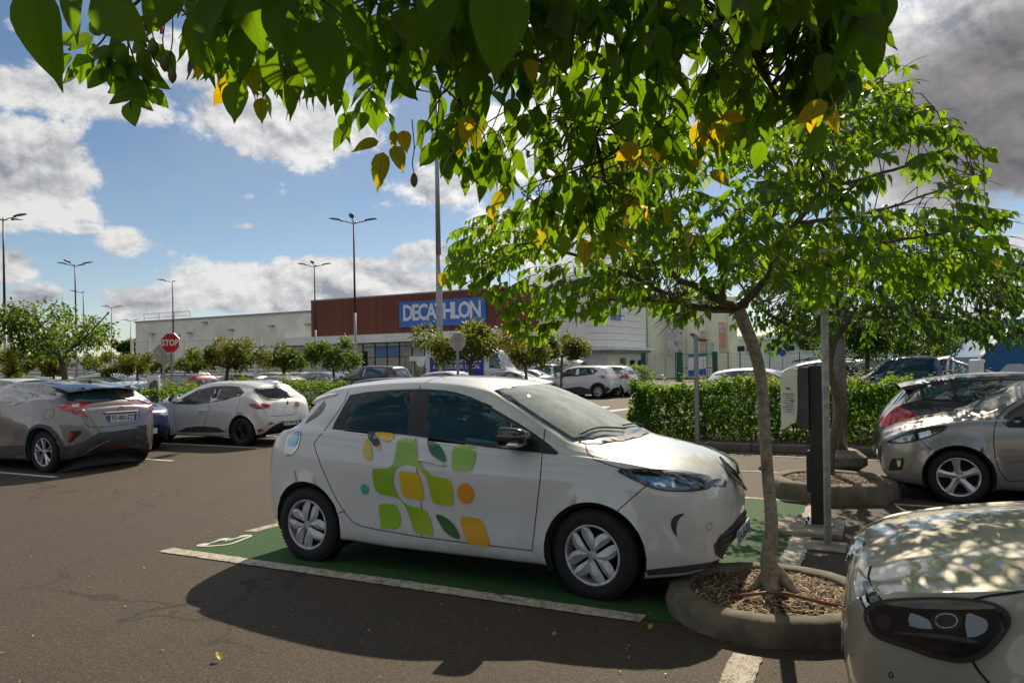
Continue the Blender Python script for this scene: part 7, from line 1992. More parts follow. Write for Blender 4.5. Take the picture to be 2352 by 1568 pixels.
def van_build():
    P = at(1100, HOR, 42)
    sp = mk('van', 6.0, 2.70, 2.05, 3.6, .95, .35); sp['cat'] = 'van'
    c = Car('rental_van', 'white rental van with a blue banner on its side, beyond the electric car', None, sp, P_white, P * 1.0 - Vector((0, 0, EYE)), BR + .12, N=60, K=19)
    auto_detail(c, lo=True, plate='x', pil=()); 
    mb = MB(); mb.box((-.95, -1.035, 1.62), (3.3, .03, 1.15)); bn_ = mb.build('banner', pmat('banner_blue', (.025, .05, .26), .5), c.root)
    Mx = lambda x, z: Matrix.Translation((x, -1.055, z)) @ Matrix.Rotation(math.radians(90), 4, 'X')
    for tx, z_, s_ in (('FAITES CONFIANCE', 1.98, .36), ('A UN LOUEUR LOCAL', 1.62, .36), ('0596 73 35 58', 1.24, .42)):
        text_mesh('lettering', tx, s_, M_signwh, Mx(-.95, z_), bn_, extrude=.002, bold=.004, xs=.82)
    c.finish(near=-1); return c
van_build()
far_car('hatchback_car', 'hatch', 1192, 37, BR, P_silver, 'silver car nose peeping out between the van and the white crossover', L=3.9, H=1.42)
far_car('sedan_car', 'sedan', 1222, 44, BR, P_grey, 'grey saloon with bright windscreen between the van and the white pickup', L=4.6, H=1.45)
def pickup(px, z, yaw, pnt, label, rack, L=5.2, H=1.78):
    P = at(px, HOR, z)
    sp = mk('pickup', L, H, 1.82, L * .59, L * .175, .37); sp['cat'] = 'pickup truck'
    c = Car('pickup_truck', label, None, sp, pnt, Vector((P.x, P.y, 0)), yaw, N=90, K=19)
    auto_detail(c, lo=True, plate='x', pil=(.42,) if not rack else (), gside=G_dark if not rack else G_far)
    zb = .585 * H
    mb = MB(); mb.box((-L * .31, 0, zb + .012), (L * .35, 1.45, .02)); mb.build('load_bed', M_dark, c.root)
    mb = MB()
    for sg in (1, -1): mb.box((-L * .31, sg * .80, zb + .035), (L * .36, .05, .06), bev=.01)
    mb.box((-L * .487, 0, zb + .035), (.05, 1.6, .06), bev=.01); mb.build('bed_rail', M_black, c.root)
    for sg in (1, -1):
        if not rack:
            mb = MB(); x0 = -L * .135
            mb.tube([(x0, sg * .70, zb), (x0 - .03, sg * .64, zb + .42), (x0 - .08, sg * .52, zb + .60), (x0 - .08, 0, zb + .62)], .038, 8); mb.build('roll_bar', M_alloy, c.root, True)
            mb = MB(); mb.tube([(x0 - .14, sg * .70, zb), (x0 - .17, sg * .64, zb + .42), (x0 - .20, sg * .52, zb + .60), (x0 - .20, 0, zb + .62)], .038, 8); mb.build('roll_bar', M_alloy, c.root, True)
            mb = MB(); mb.tube([(x0 - .14, sg * .58, zb + .57), (-L * .44, sg * .74, zb + .03)], .036, 8); mb.build('roll_bar', M_alloy, c.root, True)
        else:
            mb = MB()
            for x in (-L * .14, -L * .30, -L * .46): mb.tube([(x, sg * .78, zb), (x, sg * .76, zb + .62)], .025, 6)
            mb.tube([(L * .12, sg * .74, zb + .78), (-L * .14, sg * .76, zb + .72), (-L * .2, sg * .76, zb + .62), (-L * .47, sg * .76, zb + .60), (-L * .48, sg * .76, zb + .1)], .028, 6)
            mb.build('ladder_rack', M_black, c.root)
    if rack:
        mb = MB(); mb.box((-L * .12, 0, zb + .36), (.03, 1.45, .5)); mb.build('mesh_guard', M_black, c.root)
    c.finish(near=1); return c
pickup(1262, 47, BL, P_white, 'white pickup with a black ladder rack behind the crossover', True, L=5.3, H=1.75)
far_car('crossover_car', 'suv', 1372, 38.3, BL, P_pearl, 'second white crossover, its tail showing just behind the first one', L=4.15, H=1.60)
pk = pickup(2105, 21.5, BL, P_navy, 'dark blue double-cab pickup with chrome roll bars beyond the right-hand hedge', False, L=5.25, H=1.76)
mb = MB(); p0 = Vector((.95, .82, 1.05)); mb.tube([p0, p0 + Vector((.30, .05, .62))], .010, 5); mb.build('aerial', M_black, pk.root)
far_car('hatchback_car', 'hatch', 1765, 20.5, BR, P_white, 'white hatchback just behind the right-hand hedge, left of the tree trunk', L=3.8, H=1.49)
far_car('suv_car', 'suv', 1862, 25, BL, P_grey, 'grey estate with silver roof rails behind the wallbox', L=4.5, H=1.66, roof=True)
far_car('suv_car', 'suv', 1885, 28.5, BL, P_pearl, 'white estate with roof rails beyond the grey one', L=4.5, H=1.74, roof=True)
far_car('sedan_car', 'sedan', 1900, 33, BL, P_pearl, 'white saloon with red tail light right of the thick lamp post', L=4.6, H=1.45)
far_car('suv_car', 'suv', 2075, 26, BR, P_grey, 'grey car with red tail light in front of the blue pickup bonnet', L=4.4, H=1.72)
far_car('suv_car', 'suv', 2175, 27, BL, P_pearl, 'white people carrier behind the blue pickup', L=4.6, H=1.78)
far_car('hatchback_car', 'hatch', 2195, 35, BL, P_white, 'small white hatchback seen through the roll bars of the blue pickup', L=3.8, H=1.45)
far_car('suv_car', 'suv', 8, 26, BL, P_white, 'white boxy car with a wide rear window at the left edge', L=4.2, H=1.50)
far_car('crossover_car', 'suv', 238, 36, BR, P_tan, 'tan crossover behind the roof of the lilac crossover', L=4.3, H=1.50)
far_car('suv_car', 'suv', 262, 44, BR, P_pearl, 'white car with roof bars beyond the tan crossover', L=4.4, H=1.62, roof=True)
far_car('hatchback_car', 'hatch', 300, 40, BR, P_silver, 'silver hatchback right of the tan crossover', L=4.2, H=1.46)
far_car('hatchback_car', 'hatch', 330, 24, BR, P_white, 'white car behind the left hedge above the blue hatchback bonnet', L=4.1, H=1.35)
far_car('suv_car', 'suv', 395, 29, BL, P_burg, 'burgundy people carrier behind the STOP sign', L=4.5, H=1.56, roof=True)
far_car('suv_car', 'suv', 412, 42, BL, P_pearl, 'white people carrier beyond the burgundy one', L=4.5, H=1.66)
far_car('hatchback_car', 'hatch', 478, 34, BL, P_white, 'small white hatchback with a red spoiler line right of the burgundy one', L=3.8, H=1.42)
far_car('hatchback_car', 'hatch', 538, 33, BL, P_black, 'black hatchback above the roof of the dusty white hatchback', L=4.3, H=1.50)
far_car('hatchback_car', 'hatch', 560, 28, BL, P_grey, 'grey hatchback roof low behind the dusty white hatchback', L=4.0, H=1.33)
far_car('hatchback_car', 'hatch', 150, 40, BR, P_white, 'white car under the big left-hand tree', L=4.2, H=1.46)
far_car('hatchback_car', 'hatch', 92, 46, BL, P_silver, 'silver car at the far left under the trees', L=4.2, H=1.46)

# ---- people by the entrance
def person(P, rz, h, shirt, trousers, skin, hair, label, stride=.25):
    t = thing('person', label, 'person', P, rz)
    s = h / 1.75
    J = {'pel': (0, 0, .93), 'sp': (0, 0, 1.15), 'ch': (0, 0, 1.36), 'nk': (0, 0, 1.50), 'hd': (.01, 0, 1.60), 'ht': (.01, 0, 1.72),
         'hl': (0, .09, .90), 'kl': (stride * .5, .09, .50), 'al': (stride * .7, .09, .09), 'tl': (stride * .7 + .16, .09, .03),
         'hr': (0, -.09, .90), 'kr': (-stride * .15, -.09, .49), 'ar': (-stride, -.09, .12), 'tr': (-stride + .14, -.09, .03),
         'sl': (0, .17, 1.43), 'el': (-.08, .22, 1.16), 'wl': (.04, .23, .93), 'fl': (.07, .23, .85),
         'sr': (0, -.17, 1.43), 'er': (.06, -.22, 1.16), 'wr': (.20, -.20, .99), 'fr': (.25, -.19, .93)}
    Rr = {'pel': .13, 'sp': .12, 'ch': .145, 'nk': .055, 'hd': .09, 'ht': .07, 'hl': .095, 'kl': .06, 'al': .042, 'tl': .035, 'hr': .095, 'kr': .06, 'ar': .042, 'tr': .035,
          'sl': .065, 'el': .042, 'wl': .03, 'fl': .035, 'sr': .065, 'er': .042, 'wr': .03, 'fr': .035}
    E_ = [('pel', 'sp'), ('sp', 'ch'), ('ch', 'nk'), ('nk', 'hd'), ('hd', 'ht'), ('pel', 'hl'), ('hl', 'kl'), ('kl', 'al'), ('al', 'tl'), ('pel', 'hr'), ('hr', 'kr'), ('kr', 'ar'), ('ar', 'tr'), ('ch', 'sl'), ('sl', 'el'), ('el', 'wl'), ('wl', 'fl'), ('ch', 'sr'), ('sr', 'er'), ('er', 'wr'), ('wr', 'fr')]
    ks = list(J); me = bpy.data.meshes.new('body'); me.from_pydata([tuple(c * s for c in J[k]) for k in ks], [(ks.index(a), ks.index(b)) for a, b in E_], [])
    o = bpy.data.objects.new('body', me); COL.objects.link(o); o.parent = t
    md = o.modifiers.new('skin', 'SKIN'); md.use_smooth_shade = True
    sv = me.skin_vertices[0].data
    for i, k in enumerate(ks): sv[i].radius = (Rr[k] * s,) * 2; sv[i].use_root = (k == 'pel')
    ss_ = o.modifiers.new('s', 'SUBSURF'); ss_.levels = 1; ss_.render_levels = 1
    dg = bpy.context.evaluated_depsgraph_get(); m2 = bpy.data.meshes.new_from_object(o.evaluated_get(dg)); o.modifiers.clear(); o.data = m2
    m2.materials.clear()
    for m_ in (pmat('skin_tone', skin, .6), shirt, trousers): m2.materials.append(m_)
    for p in m2.polygons:
        z = p.center.z / s; p.use_smooth = True
        p.material_index = 2 if z < .98 and abs(p.center.y) < .19 * s else (1 if z < 1.47 and z > 1.1 else 0)
    mb = MB(); mb.lathe([(.001, 1.735 * s), (.06 * s, 1.715 * s), (.095 * s, 1.65 * s), (.09 * s, 1.60 * s)], 12); mb.build('hair', hair, t, True)
    return t
hr_ = pmat('dark_hair', (.02, .014, .01), .7)
p_ = at(932, 858, 52); person(Vector((p_.x, 52, 0)), math.pi * .1, 1.78, pmat('blue_check_shirt', (.16, .19, .32), .8, vary=(18, .5)), pmat('grey_trousers', (.07, .07, .08), .8), (.30, .17, .11), hr_, 'person in a blue checked shirt walking past the shop entrance')
p_ = at(918, 858, 52.6); person(Vector((p_.x, 52.6, 0)), math.pi * .1, 1.62, pmat('pale_pink_shirt', (.55, .42, .42), .8), pmat('light_trousers', (.25, .24, .25), .8), (.32, .18, .12), hr_, 'shorter person in a pale top just left of the one in the checked shirt')
p_ = at(766, 862, 54); person(Vector((p_.x, 54, 0)), 1.2, 1.70, pmat('brown_top', (.16, .07, .05), .8), pmat('dark_trousers', (.03, .03, .04), .8), (.25, .14, .09), hr_, 'person in a brown top behind the tree right of the round green tree')

# ================================================================== foliage
def leaf_grid(ns, nc, fold=.18, curl=.25, wid=.62, wave=0.0, tipw=.0, seed=0, heart=.0):
    """a leaf of length 1 from (0,0,0) along +x; returns verts, quads, vein, along"""
    r = random.Random(seed); vs = []; ve = []; al = []
    for i in range(ns):
        t = i / (ns - 1)
        w = wid * .5 * (math.sin(math.pi * min(1, t ** .72)) ** .85) * (1 - .25 * t) + (heart * math.exp(-(t / .06) ** 2) if i else 0)
        if i == ns - 1: w = 0.004
        if i == 0: w = 0.012
        if t > .86: w *= .62
        cz = -curl * t * t
        for j in range(nc):
            q = -1 + 2 * j / (nc - 1)
            vs.append((t + (-.02 if abs(q) == 1 and i == 1 else 0), q * w, cz + fold * abs(q) * w * 1.6 + wave * math.sin(9 * t + 3 * q) * abs(q) + r.uniform(-.006, .006)))
            ve.append(abs(q)); al.append(t)
    fs = [(i * nc + j, i * nc + j + 1, (i + 1) * nc + j + 1, (i + 1) * nc + j) for i in range(ns - 1) for j in range(nc - 1)]
    return np.array(vs), np.array(fs), np.array(ve), np.array(al)
LEAF_N = [leaf_grid(9, 5, .16, .22, .66, .02, seed=1), leaf_grid(9, 5, .30, .34, .62, .03, seed=2), leaf_grid(9, 5, .06, .10, .70, .025, seed=3)]
LEAF_M = leaf_grid(5, 3, .22, .28, .66, .02, seed=4)
LEAF_F = (np.array([(0, 0, 0), (.45, -.30, .06), (1, 0, -.12), (.45, .30, .06)]), np.array([(0, 1, 2, 3)]), None, None)

def frames(dirs, ups):
    """rotation matrices whose x is dirs and z leans to ups"""
    x = dirs / np.linalg.norm(dirs, axis=1, keepdims=True)
    y = np.cross(ups, x); n = np.linalg.norm(y, axis=1, keepdims=True); y = np.where(n > 1e-6, y / np.maximum(n, 1e-6), np.array([[0, 1, 0]]))
    z = np.cross(x, y)
    return np.stack([x, y, z], 2)
def scatter(name, tpl, pos, R, scale, tint, mat, parent=None):
    v, f, ve, al = tpl; n = len(pos); k = len(v)
    wf = rng.uniform(.68, 1.12, n); R = R * np.stack([np.ones(n), wf, np.ones(n)], 1)[:, None, :]
    W = np.einsum('nij,kj->nki', R, v) * np.asarray(scale)[:, None, None] + pos[:, None, :]
    F = (f[None] + (np.arange(n) * k)[:, None, None]).reshape(-1, f.shape[1])
    at_ = {'tint': ('FACE', np.repeat(tint, len(f)))}
    if ve is not None: at_['vein'] = ('POINT', np.tile(ve, n)); at_['along'] = ('POINT', np.tile(al, n))
    return np_mesh(name, W.reshape(-1, 3), F, mat, parent, at_, smooth=True)
L_near = leafmat('canopy_leaf', (.010, .030, .005), (.022, .055, .007), (.26, .17, .010), .58, (.26, .46, .008), (.98, .62, .012), vein=True, spec=.3)
L_mid = leafmat('tree_leaf', (.010, .036, .005), (.034, .085, .009), (.22, .20, .015), .52, (.36, .62, .012), (.80, .62, .02), vein=True)
L_dark = leafmat('dark_tree_leaf', (.014, .045, .007), (.030, .080, .010), (.10, .12, .012), .42, (.20, .38, .015), (.50, .42, .02))
L_hedge = leafmat('hedge_leaf', (.022, .075, .010), (.060, .130, .014), (.24, .11, .02), .45, (.30, .55, .02), (.70, .40, .05), rough=.5, spec=.25)
L_olive = leafmat('olive_tree_leaf', (.025, .050, .010), (.070, .090, .014), (.30, .16, .02), .40, (.34, .40, .02), (.75, .42, .03), rough=.5, spec=.3)
L_far = leafmat('far_tree_leaf', (.022, .060, .012), (.060, .110, .018), (.26, .17, .02), .40, (.30, .46, .03), (.65, .45, .03), rough=.5, spec=.3)
def bark_mat(name, c0, c1, moss):
    m = bpy.data.materials.new(name); m.use_nodes = True; t = NT(m.node_tree); b = t.n['Principled BSDF']
    g = t.new('ShaderNodeNewGeometry'); mp_ = t.new('ShaderNodeMapping'); t.link(g.outputs['Position'], mp_.inputs[0]); mp_.inputs['Scale'].default_value = (14, 14, 90)
    n1 = t.noise(mp_.outputs[0], 1.0, 5, .65, .4); n2 = t.noise(g.outputs['Position'], 26.0, 6, .7); n3 = t.noise(g.outputs['Position'], 7.0, 5, .6)
    c = t.mix(t.ss(n2, .35, .65), c0, c1); c = t.mix(t.m('MULTIPLY', t.ss(n1, .56, .72), .7), c, tuple(q * .35 for q in c0))
    c = t.mix(t.m('MULTIPLY', t.ss(n3, .52, .68), moss), c, (.07, .085, .02)); t.link(c, b.inputs['Base Color']); b.inputs['Roughness'].default_value = .85
    bn = t.new('ShaderNodeBump'); bn.inputs['Strength'].default_value = .8; bn.inputs['Distance'].default_value = .008; t.link(t.m('ADD', n1, n2), bn.inputs['Height']); t.link(bn.outputs[0], b.inputs['Normal'])
    return m
M_bark = bark_mat('grey_bark', (.21, .17, .125), (.36, .31, .24), .45); M_barkd = bark_mat('brown_bark', (.075, .055, .036), (.17, .135, .095), .3)
M_twig = pmat('twig', (.05, .042, .022), .8)

def poly_sample(poly, n, r):
    xs = [p[0] for p in poly]; ys = [p[1] for p in poly]; out = []
    while len(out) < n:
        x, y = r.uniform(min(xs), max(xs)), r.uniform(min(ys), max(ys))
        if in_poly(x, y, poly): out.append((x, y))
    return out

def leafy(clusters, nper, length, droop, size, r, spread=.5, tintf=None, alt=True):
    """leaves along a short twig at each cluster: returns arrays and twig curves"""
    P = []; D = []; UPS = []; S = []; T = []; tw = []
    for ci, (c, d) in enumerate(clusters):
        d = d.normalized(); L_ = length * r.uniform(.7, 1.3); n = max(3, int(nper * r.uniform(.7, 1.3)))
        pts = []
        side0 = d.cross(Vector((0, 0, 1))); side0 = side0.normalized() if side0.length > .1 else Vector((1, 0, 0))
        for i in range(n + 1):
            f = i / n; q = c + d * L_ * f + Vector((0, 0, -droop * L_ * f * f)); pts.append(q)
        tw.append(pts)
        cl_t = r.gauss(0, .10)
        for i in range(1, n + 1):
            q = pts[i]; sd = side0 * (1 if i % 2 else -1)
            ld = sd * r.uniform(.4, 1.0) + d * r.uniform(.1, .6) + Vector((r.uniform(-.35, .35), r.uniform(-.35, .35), -r.uniform(.35, 1.5) * (.5 + droop)))
            up = Vector((r.uniform(-.7, .7), r.uniform(-.7, .7), 1.0)); 
            if droop > .6: up = Vector((r.uniform(-1, 1), r.uniform(-1, 1), .35))
            P.append(q); D.append(ld); UPS.append(up); S.append(size * r.uniform(.65, 1.25))
            T.append(min(1, max(0, (tintf(q) if tintf else .3) + cl_t + r.gauss(0, .09))))
    return (np.array([tuple(p) for p in P]), np.array([tuple(p) for p in D]), np.array([tuple(p) for p in UPS]), np.array(S), np.array(T), tw)
VAR = {}
def leaf_objects(pos, R, scale, tint, mat, parent, label=None):
    """each leaf an object of its own, sharing the mesh of its shape and tint"""
    for i in range(len(pos)):
        sh_ = i % 3; tb = min(9, int(tint[i] * 10)); key = (mat.name, sh_, tb)
        if key not in VAR:
            v, f, ve, al = LEAF_N[sh_]
            o = np_mesh('leaf', v, f, mat, None, {'tint': ('FACE', np.full(len(f), (tb + .5) / 10)), 'vein': ('POINT', ve), 'along': ('POINT', al)}, smooth=True)
            VAR[key] = o.data; bpy.data.objects.remove(o)
        o = bpy.data.objects.new('leaf', VAR[key]); COL.objects.link(o); o.parent = parent
        wv_ = np.array([1, rng.uniform(.70, 1.10), rng.uniform(.6, 1.4)])
        M_ = Matrix([[*(R[i][r_] * scale[i] * wv_), pos[i][r_]] for r_ in range(3)] + [[0, 0, 0, 1]])
        o.matrix_local = M_
def twig_mesh(tws, r0, mat, parent, name='twigs'):
    vs = []; fs = []
    for pts in tws:
        b = len(vs); t = (pts[-1] - pts[0]); a = t.orthogonal().normalized(); c_ = t.cross(a).normalized()
        for i, p in enumerate(pts):
            q = r0 * (1 - .7 * i / len(pts))
            for j in range(3):
                an = 2.094 * j; vs.append(tuple(p + (a * math.cos(an) + c_ * math.sin(an)) * q))
        for i in range(len(pts) - 1):
            for j in range(3): fs.append((b + 3 * i + j, b + 3 * i + (j + 1) % 3, b + 3 * i + 3 + (j + 1) % 3, b + 3 * i + 3 + j))
    if vs: return stuff(np_mesh(name, np.array(vs), np.array(fs), mat, parent))
def connect(clusters, limbs, r, sag=.1):
    """twigs from each cluster back to the nearest limb point"""
    LP = [p for l in limbs for p in l]; arr = np.array([tuple(p) for p in LP]); out = []
    for c, d in clusters:
        dd = np.linalg.norm(arr - np.array(tuple(c)), axis=1); k = int(np.argmin(dd + rng.uniform(0, .25, len(dd)))); q = LP[k]
        m = (q + c) / 2 + Vector((r.uniform(-1, 1), r.uniform(-1, 1), r.uniform(.1, 1))) * sag * (q - c).length
        out.append([q, q.lerp(m, .5) + (m - q.lerp(c, .5)) * .3, m, m.lerp(c, .5), c])
    return out

# ---------------- the tree in the near ring (pale trunk, spreading crown)
from mathutils import noise as mn
r = random.Random(21)
t1 = thing('ring_tree', 'small spreading tree with a pale leaning trunk in the near ring', 'tree')
z1 = 4.80
def T(px, py, z=z1): return at(px, py, z)
root = UV(-.64, 5.05, .12)
tr = [Vector((root.x, root.y, .10)), T(1766, 1290), T(1772, 1200), T(1764, 1100), T(1757, 1000), T(1751, 900), T(1742, 840), T(1728, 790), T(1710, 745), T(1697, 712)]
rad = [.070, .054, .042, .038, .037, .037, .038, .040, .042, .043]
mb = MB(); mb.tube(smooth3(tr, 8), [float(pchip(range(len(rad)), rad, [i / 8])[0]) * (1 + .05 * mn.noise(Vector((0, 0, i * .35)))) for i in range((len(tr) - 1) * 8 + 1)], 16)
for x_, y_ in ((1745, 860), (1772, 1010), (1748, 1075), (1778, 1160), (1733, 800)):
    q_ = T(x_, y_, z1 - .02); mb.lathe([(.001, -.016), (.014, -.01), (.018, 0), (.014, .01), (.001, .016)], 10, Matrix.Translation(q_))
o = mb.build('trunk', M_bark, t1, True)
for a, l in ((-2.1, .30), (-.6, .22), (2.4, .2), (1.0, .16)):
    d_ = Vector((math.cos(a), math.sin(a), 0)); b_ = Vector((root.x, root.y, .20))
    mb = MB(); mb.tube(smooth3([b_ + Vector((0, 0, .10)), b_ + d_ * .08, b_ + d_ * l * .6 + Vector((0, 0, -.05)), b_ + d_ * l + Vector((0, 0, -.10))], 3), [.04, .04, .04, .038, .035, .032, .028, .024, .019, .012], 8); mb.build('root_flare', M_bark, t1, True)
limbs_px = [
  ([(1697, 712), (1641, 709), (1604, 706), (1556, 690), (1519, 668), (1451, 636), (1380, 610), (1290, 575), (1200, 560), (1110, 600)], 4.8, 5.5, .040),
  ([(1690, 709), (1629, 678), (1592, 656), (1551, 636), (1510, 570), (1476, 519), (1430, 450)], 4.8, 5.1, .042),
  ([(1700, 705), (1726, 678), (1750, 651), (1765, 636), (1788, 568), (1830, 510), (1870, 467), (1894, 434), (1971, 414), (2080, 380), (2180, 340)], 4.8, 4.5, .040),
  ([(1660, 690), (1662, 636), (1679, 597), (1720, 560), (1756, 536), (1800, 440), (1860, 330), (1960, 240), (2050, 160)], 4.85, 5.3, .026),
  ([(1640, 685), (1600, 600), (1560, 500), (1540, 400), (1600, 300)], 4.9, 5.6, .022),
  ([(1765, 636), (1840, 620), (1930, 600), (2020, 560), (2130, 540), (2250, 520)], 4.8, 4.2, .024),
  ([(1556, 690), (1480, 690), (1400, 690), (1300, 700), (1220, 700)], 4.75, 5.2, .018),
  ([(1830, 510), (1950, 500), (2060, 470), (2150, 440), (2260, 400)], 4.7, 5.2, .020),
  ([(1451, 636), (1400, 560), (1330, 500), (1220, 500), (1110, 520)], 4.95, 5.7, .018)]
limbs1 = []
for pts, za, zb_, r0 in limbs_px:
    P_ = [at(x, y, za + (zb_ - za) * (i / (len(pts) - 1))) for i, (x, y) in enumerate(pts)]
    r0 *= .72
    S_ = smooth3(P_, 4); S_ = [p + Vector((r.uniform(-.008, .008),) * 3) for p in S_]
    limbs1.append(S_); n_ = len(S_)
    mb = MB(); mb.tube(S_, [r0 * (1 - .78 * i / n_) for i in range(n_)], 8); mb.build('limb', M_barkd, t1, True)
crown1 = [(1012, 640), (1035, 560), (1042, 500), (1110, 485), (1200, 470), (1330, 380), (1420, 300), (1520, 220), (1700, 180), (1900, 150), (2040, 118), (2112, 150), (2090, 215), (2140, 240), (2225, 262), (2250, 320), (2330, 330), (2310, 370), (2230, 420), (2340, 468), (2300, 540), (2330, 600), (2200, 640), (2100, 680), (2000, 690), (1930, 640), (1880, 720), (1800, 640), (1740, 640), (1700, 620), (1660, 690), (1600, 740), (1540, 735), (1480, 700), (1430, 690), (1390, 735), (1320, 715), (1290, 765), (1210, 785), (1165, 745), (1150, 690), (1080, 652), (1015, 648)]
cl1 = []; cen = at(1690, 470, 4.9)
from mathutils import noise as mn
def crown_clusters(poly, n, z0, zr, center_px, rx, ry, r, sc=1.6, thr=-.12, fwd=.35):
    out = []
    while len(out) < n:
        x, y = poly_sample(poly, 1, r)[0]
        e_ = min(1.0, math.hypot((x - center_px[0]) / rx, (y - center_px[1]) / ry)); hd_ = zr * math.sqrt(max(.06, 1 - e_ * e_ * .92))
        z = z0 + r.uniform(-1, 1) * hd_ + (max(0, (1500 - x) / 500 * .8) if z0 < 6 else 0)
        P_ = at(x, y, z)
        if mn.noise(P_ * sc) < thr: continue
        out.append(P_)
    return out
cc = at(1690, 640, 4.9)
for P_ in crown_clusters(crown1, 900, 4.9, 1.25, (1690, 450), 680, 330, r):
    d_ = (P_ - cc); d_.z = d_.z * .4 + .05; d_ = d_.normalized() + Vector((r.uniform(-.5, .5), r.uniform(-.5, .5), r.uniform(-.3, .3))); cl1.append((P_ - d_.normalized() * .10, d_))
tint1 = lambda q: .32 + .16 * mn.noise(q * 1.2)
P1, D1, U1, S1, T1, tw1 = leafy(cl1, 9, .24, .35, .086, r, tintf=tint1)
k1 = np.array([in_poly(*pix(q), crown1) and not (1480 < pix(q)[0] < 1760 and 600 < pix(q)[1] < 735 and q[1] < 4.7) for q in P1])
P1, D1, U1, S1, T1 = P1[k1], D1[k1], U1[k1], S1[k1], T1[k1]
yel = rng.random(len(T1)) < .018; T1 = np.where(yel, rng.uniform(.75, 1, len(T1)), T1)
R1 = frames(D1, U1); order = np.argsort(P1[:, 1] - rng.uniform(0, .3, len(P1)))
big_i, rest = order[:290], order[290:]
leaf_objects(P1[big_i], R1[big_i], S1[big_i], T1[big_i], L_mid, t1)
stuff(scatter('foliage', LEAF_M, P1[rest], R1[rest], S1[rest], T1[rest], L_mid, t1))
twig_mesh(tw1, .0035, M_twig, t1); twig_mesh(connect(cl1[::3], limbs1, r, .35), .0045, M_barkd, t1, 'branchlets')

# ---------------- the tree in the far ring
r = random.Random(33)
t2 = thing('ring_tree', 'darker tree with a crooked trunk in the far ring behind the charging post', 'tree')
z2 = 9.4
tr = [at(1912, 1120, z2), at(1906, 1080, z2), at(1915, 1000, z2), at(1928, 940, z2), at(1918, 890, z2), at(1905, 850, z2), at(1908, 810, z2), at(1915, 785, z2)]
rad = [.072, .058, .052, .050, .052, .050, .050, .048]
mb = MB(); mb.tube(smooth3(tr, 4), [float(pchip(range(len(rad)), rad, [i / 4])[0]) for i in range((len(tr) - 1) * 4 + 1)], 12); mb.build('trunk', M_barkd, t2, True)
limbs2 = []
for pts, za, zb_, r0 in [([(1915, 785), (1895, 775), (1850, 765), (1810, 745), (1770, 725), (1730, 690), (1690, 640)], 9.4, 9.0, .055),
                          ([(1912, 790), (1935, 755), (1965, 725), (2010, 705), (2080, 690), (2160, 660), (2250, 640), (2360, 600)], 9.4, 9.2, .055),
                          ([(1935, 755), (1950, 700), (1990, 640), (2060, 600), (2150, 560)], 9.4, 10.2, .035),
                          ([(1965, 725), (2020, 730), (2100, 725), (2190, 730), (2290, 700)], 9.3, 8.7, .03),
                          ([(1850, 765), (1830, 700), (1850, 640), (1900, 580)], 9.4, 9.9, .03)]:
    r0 *= .8; S_ = smooth3([at(x, y, za + (zb_ - za) * i / (len(pts) - 1)) for i, (x, y) in enumerate(pts)], 4); limbs2.append(S_)
    mb = MB(); mb.tube(S_, [r0 * (1 - .75 * i / len(S_)) for i in range(len(S_))], 8); mb.build('limb', M_barkd, t2, True)
crown2 = [(1660, 640), (1720, 560), (1850, 520), (2000, 480), (2150, 470), (2300, 500), (2420, 540), (2440, 760), (2350, 775), (2300, 740), (2230, 780), (2180, 740), (2100, 760), (2040, 740), (1990, 775), (1930, 740), (1880, 790), (1830, 760), (1780, 785), (1740, 730), (1680, 700)]
cl2 = []; cc = at(2000, 700, 9.4)
for P_ in crown_clusters(crown2, 560, 9.4, 1.8, (2050, 640), 420, 170, r, sc=1.1, thr=-.15):
    d_ = (P_ - cc); d_.z *= .4; d_ = d_.normalized() + Vector((r.uniform(-.5, .5), r.uniform(-.5, .5), r.uniform(-.3, .3))); cl2.append((P_ - d_.normalized() * .1, d_))
P2, D2_, U2, S2, T2, tw2 = leafy(cl2, 9, .30, .45, .105, r, tintf=lambda q: .25 + .2 * mn.noise(q * .9))
R2 = frames(D2_, U2); order = np.argsort(P2[:, 1] - rng.uniform(0, .5, len(P2)))
leaf_objects(P2[order[:200]], R2[order[:200]], S2[order[:200]], T2[order[:200]], L_dark, t2)
stuff(scatter('foliage', LEAF_M, P2[order[200:]], R2[order[200:]], S2[order[200:]], T2[order[200:]], L_dark, t2))
twig_mesh(connect(cl2, limbs2, r), .007, M_barkd, t2, 'branchlets')

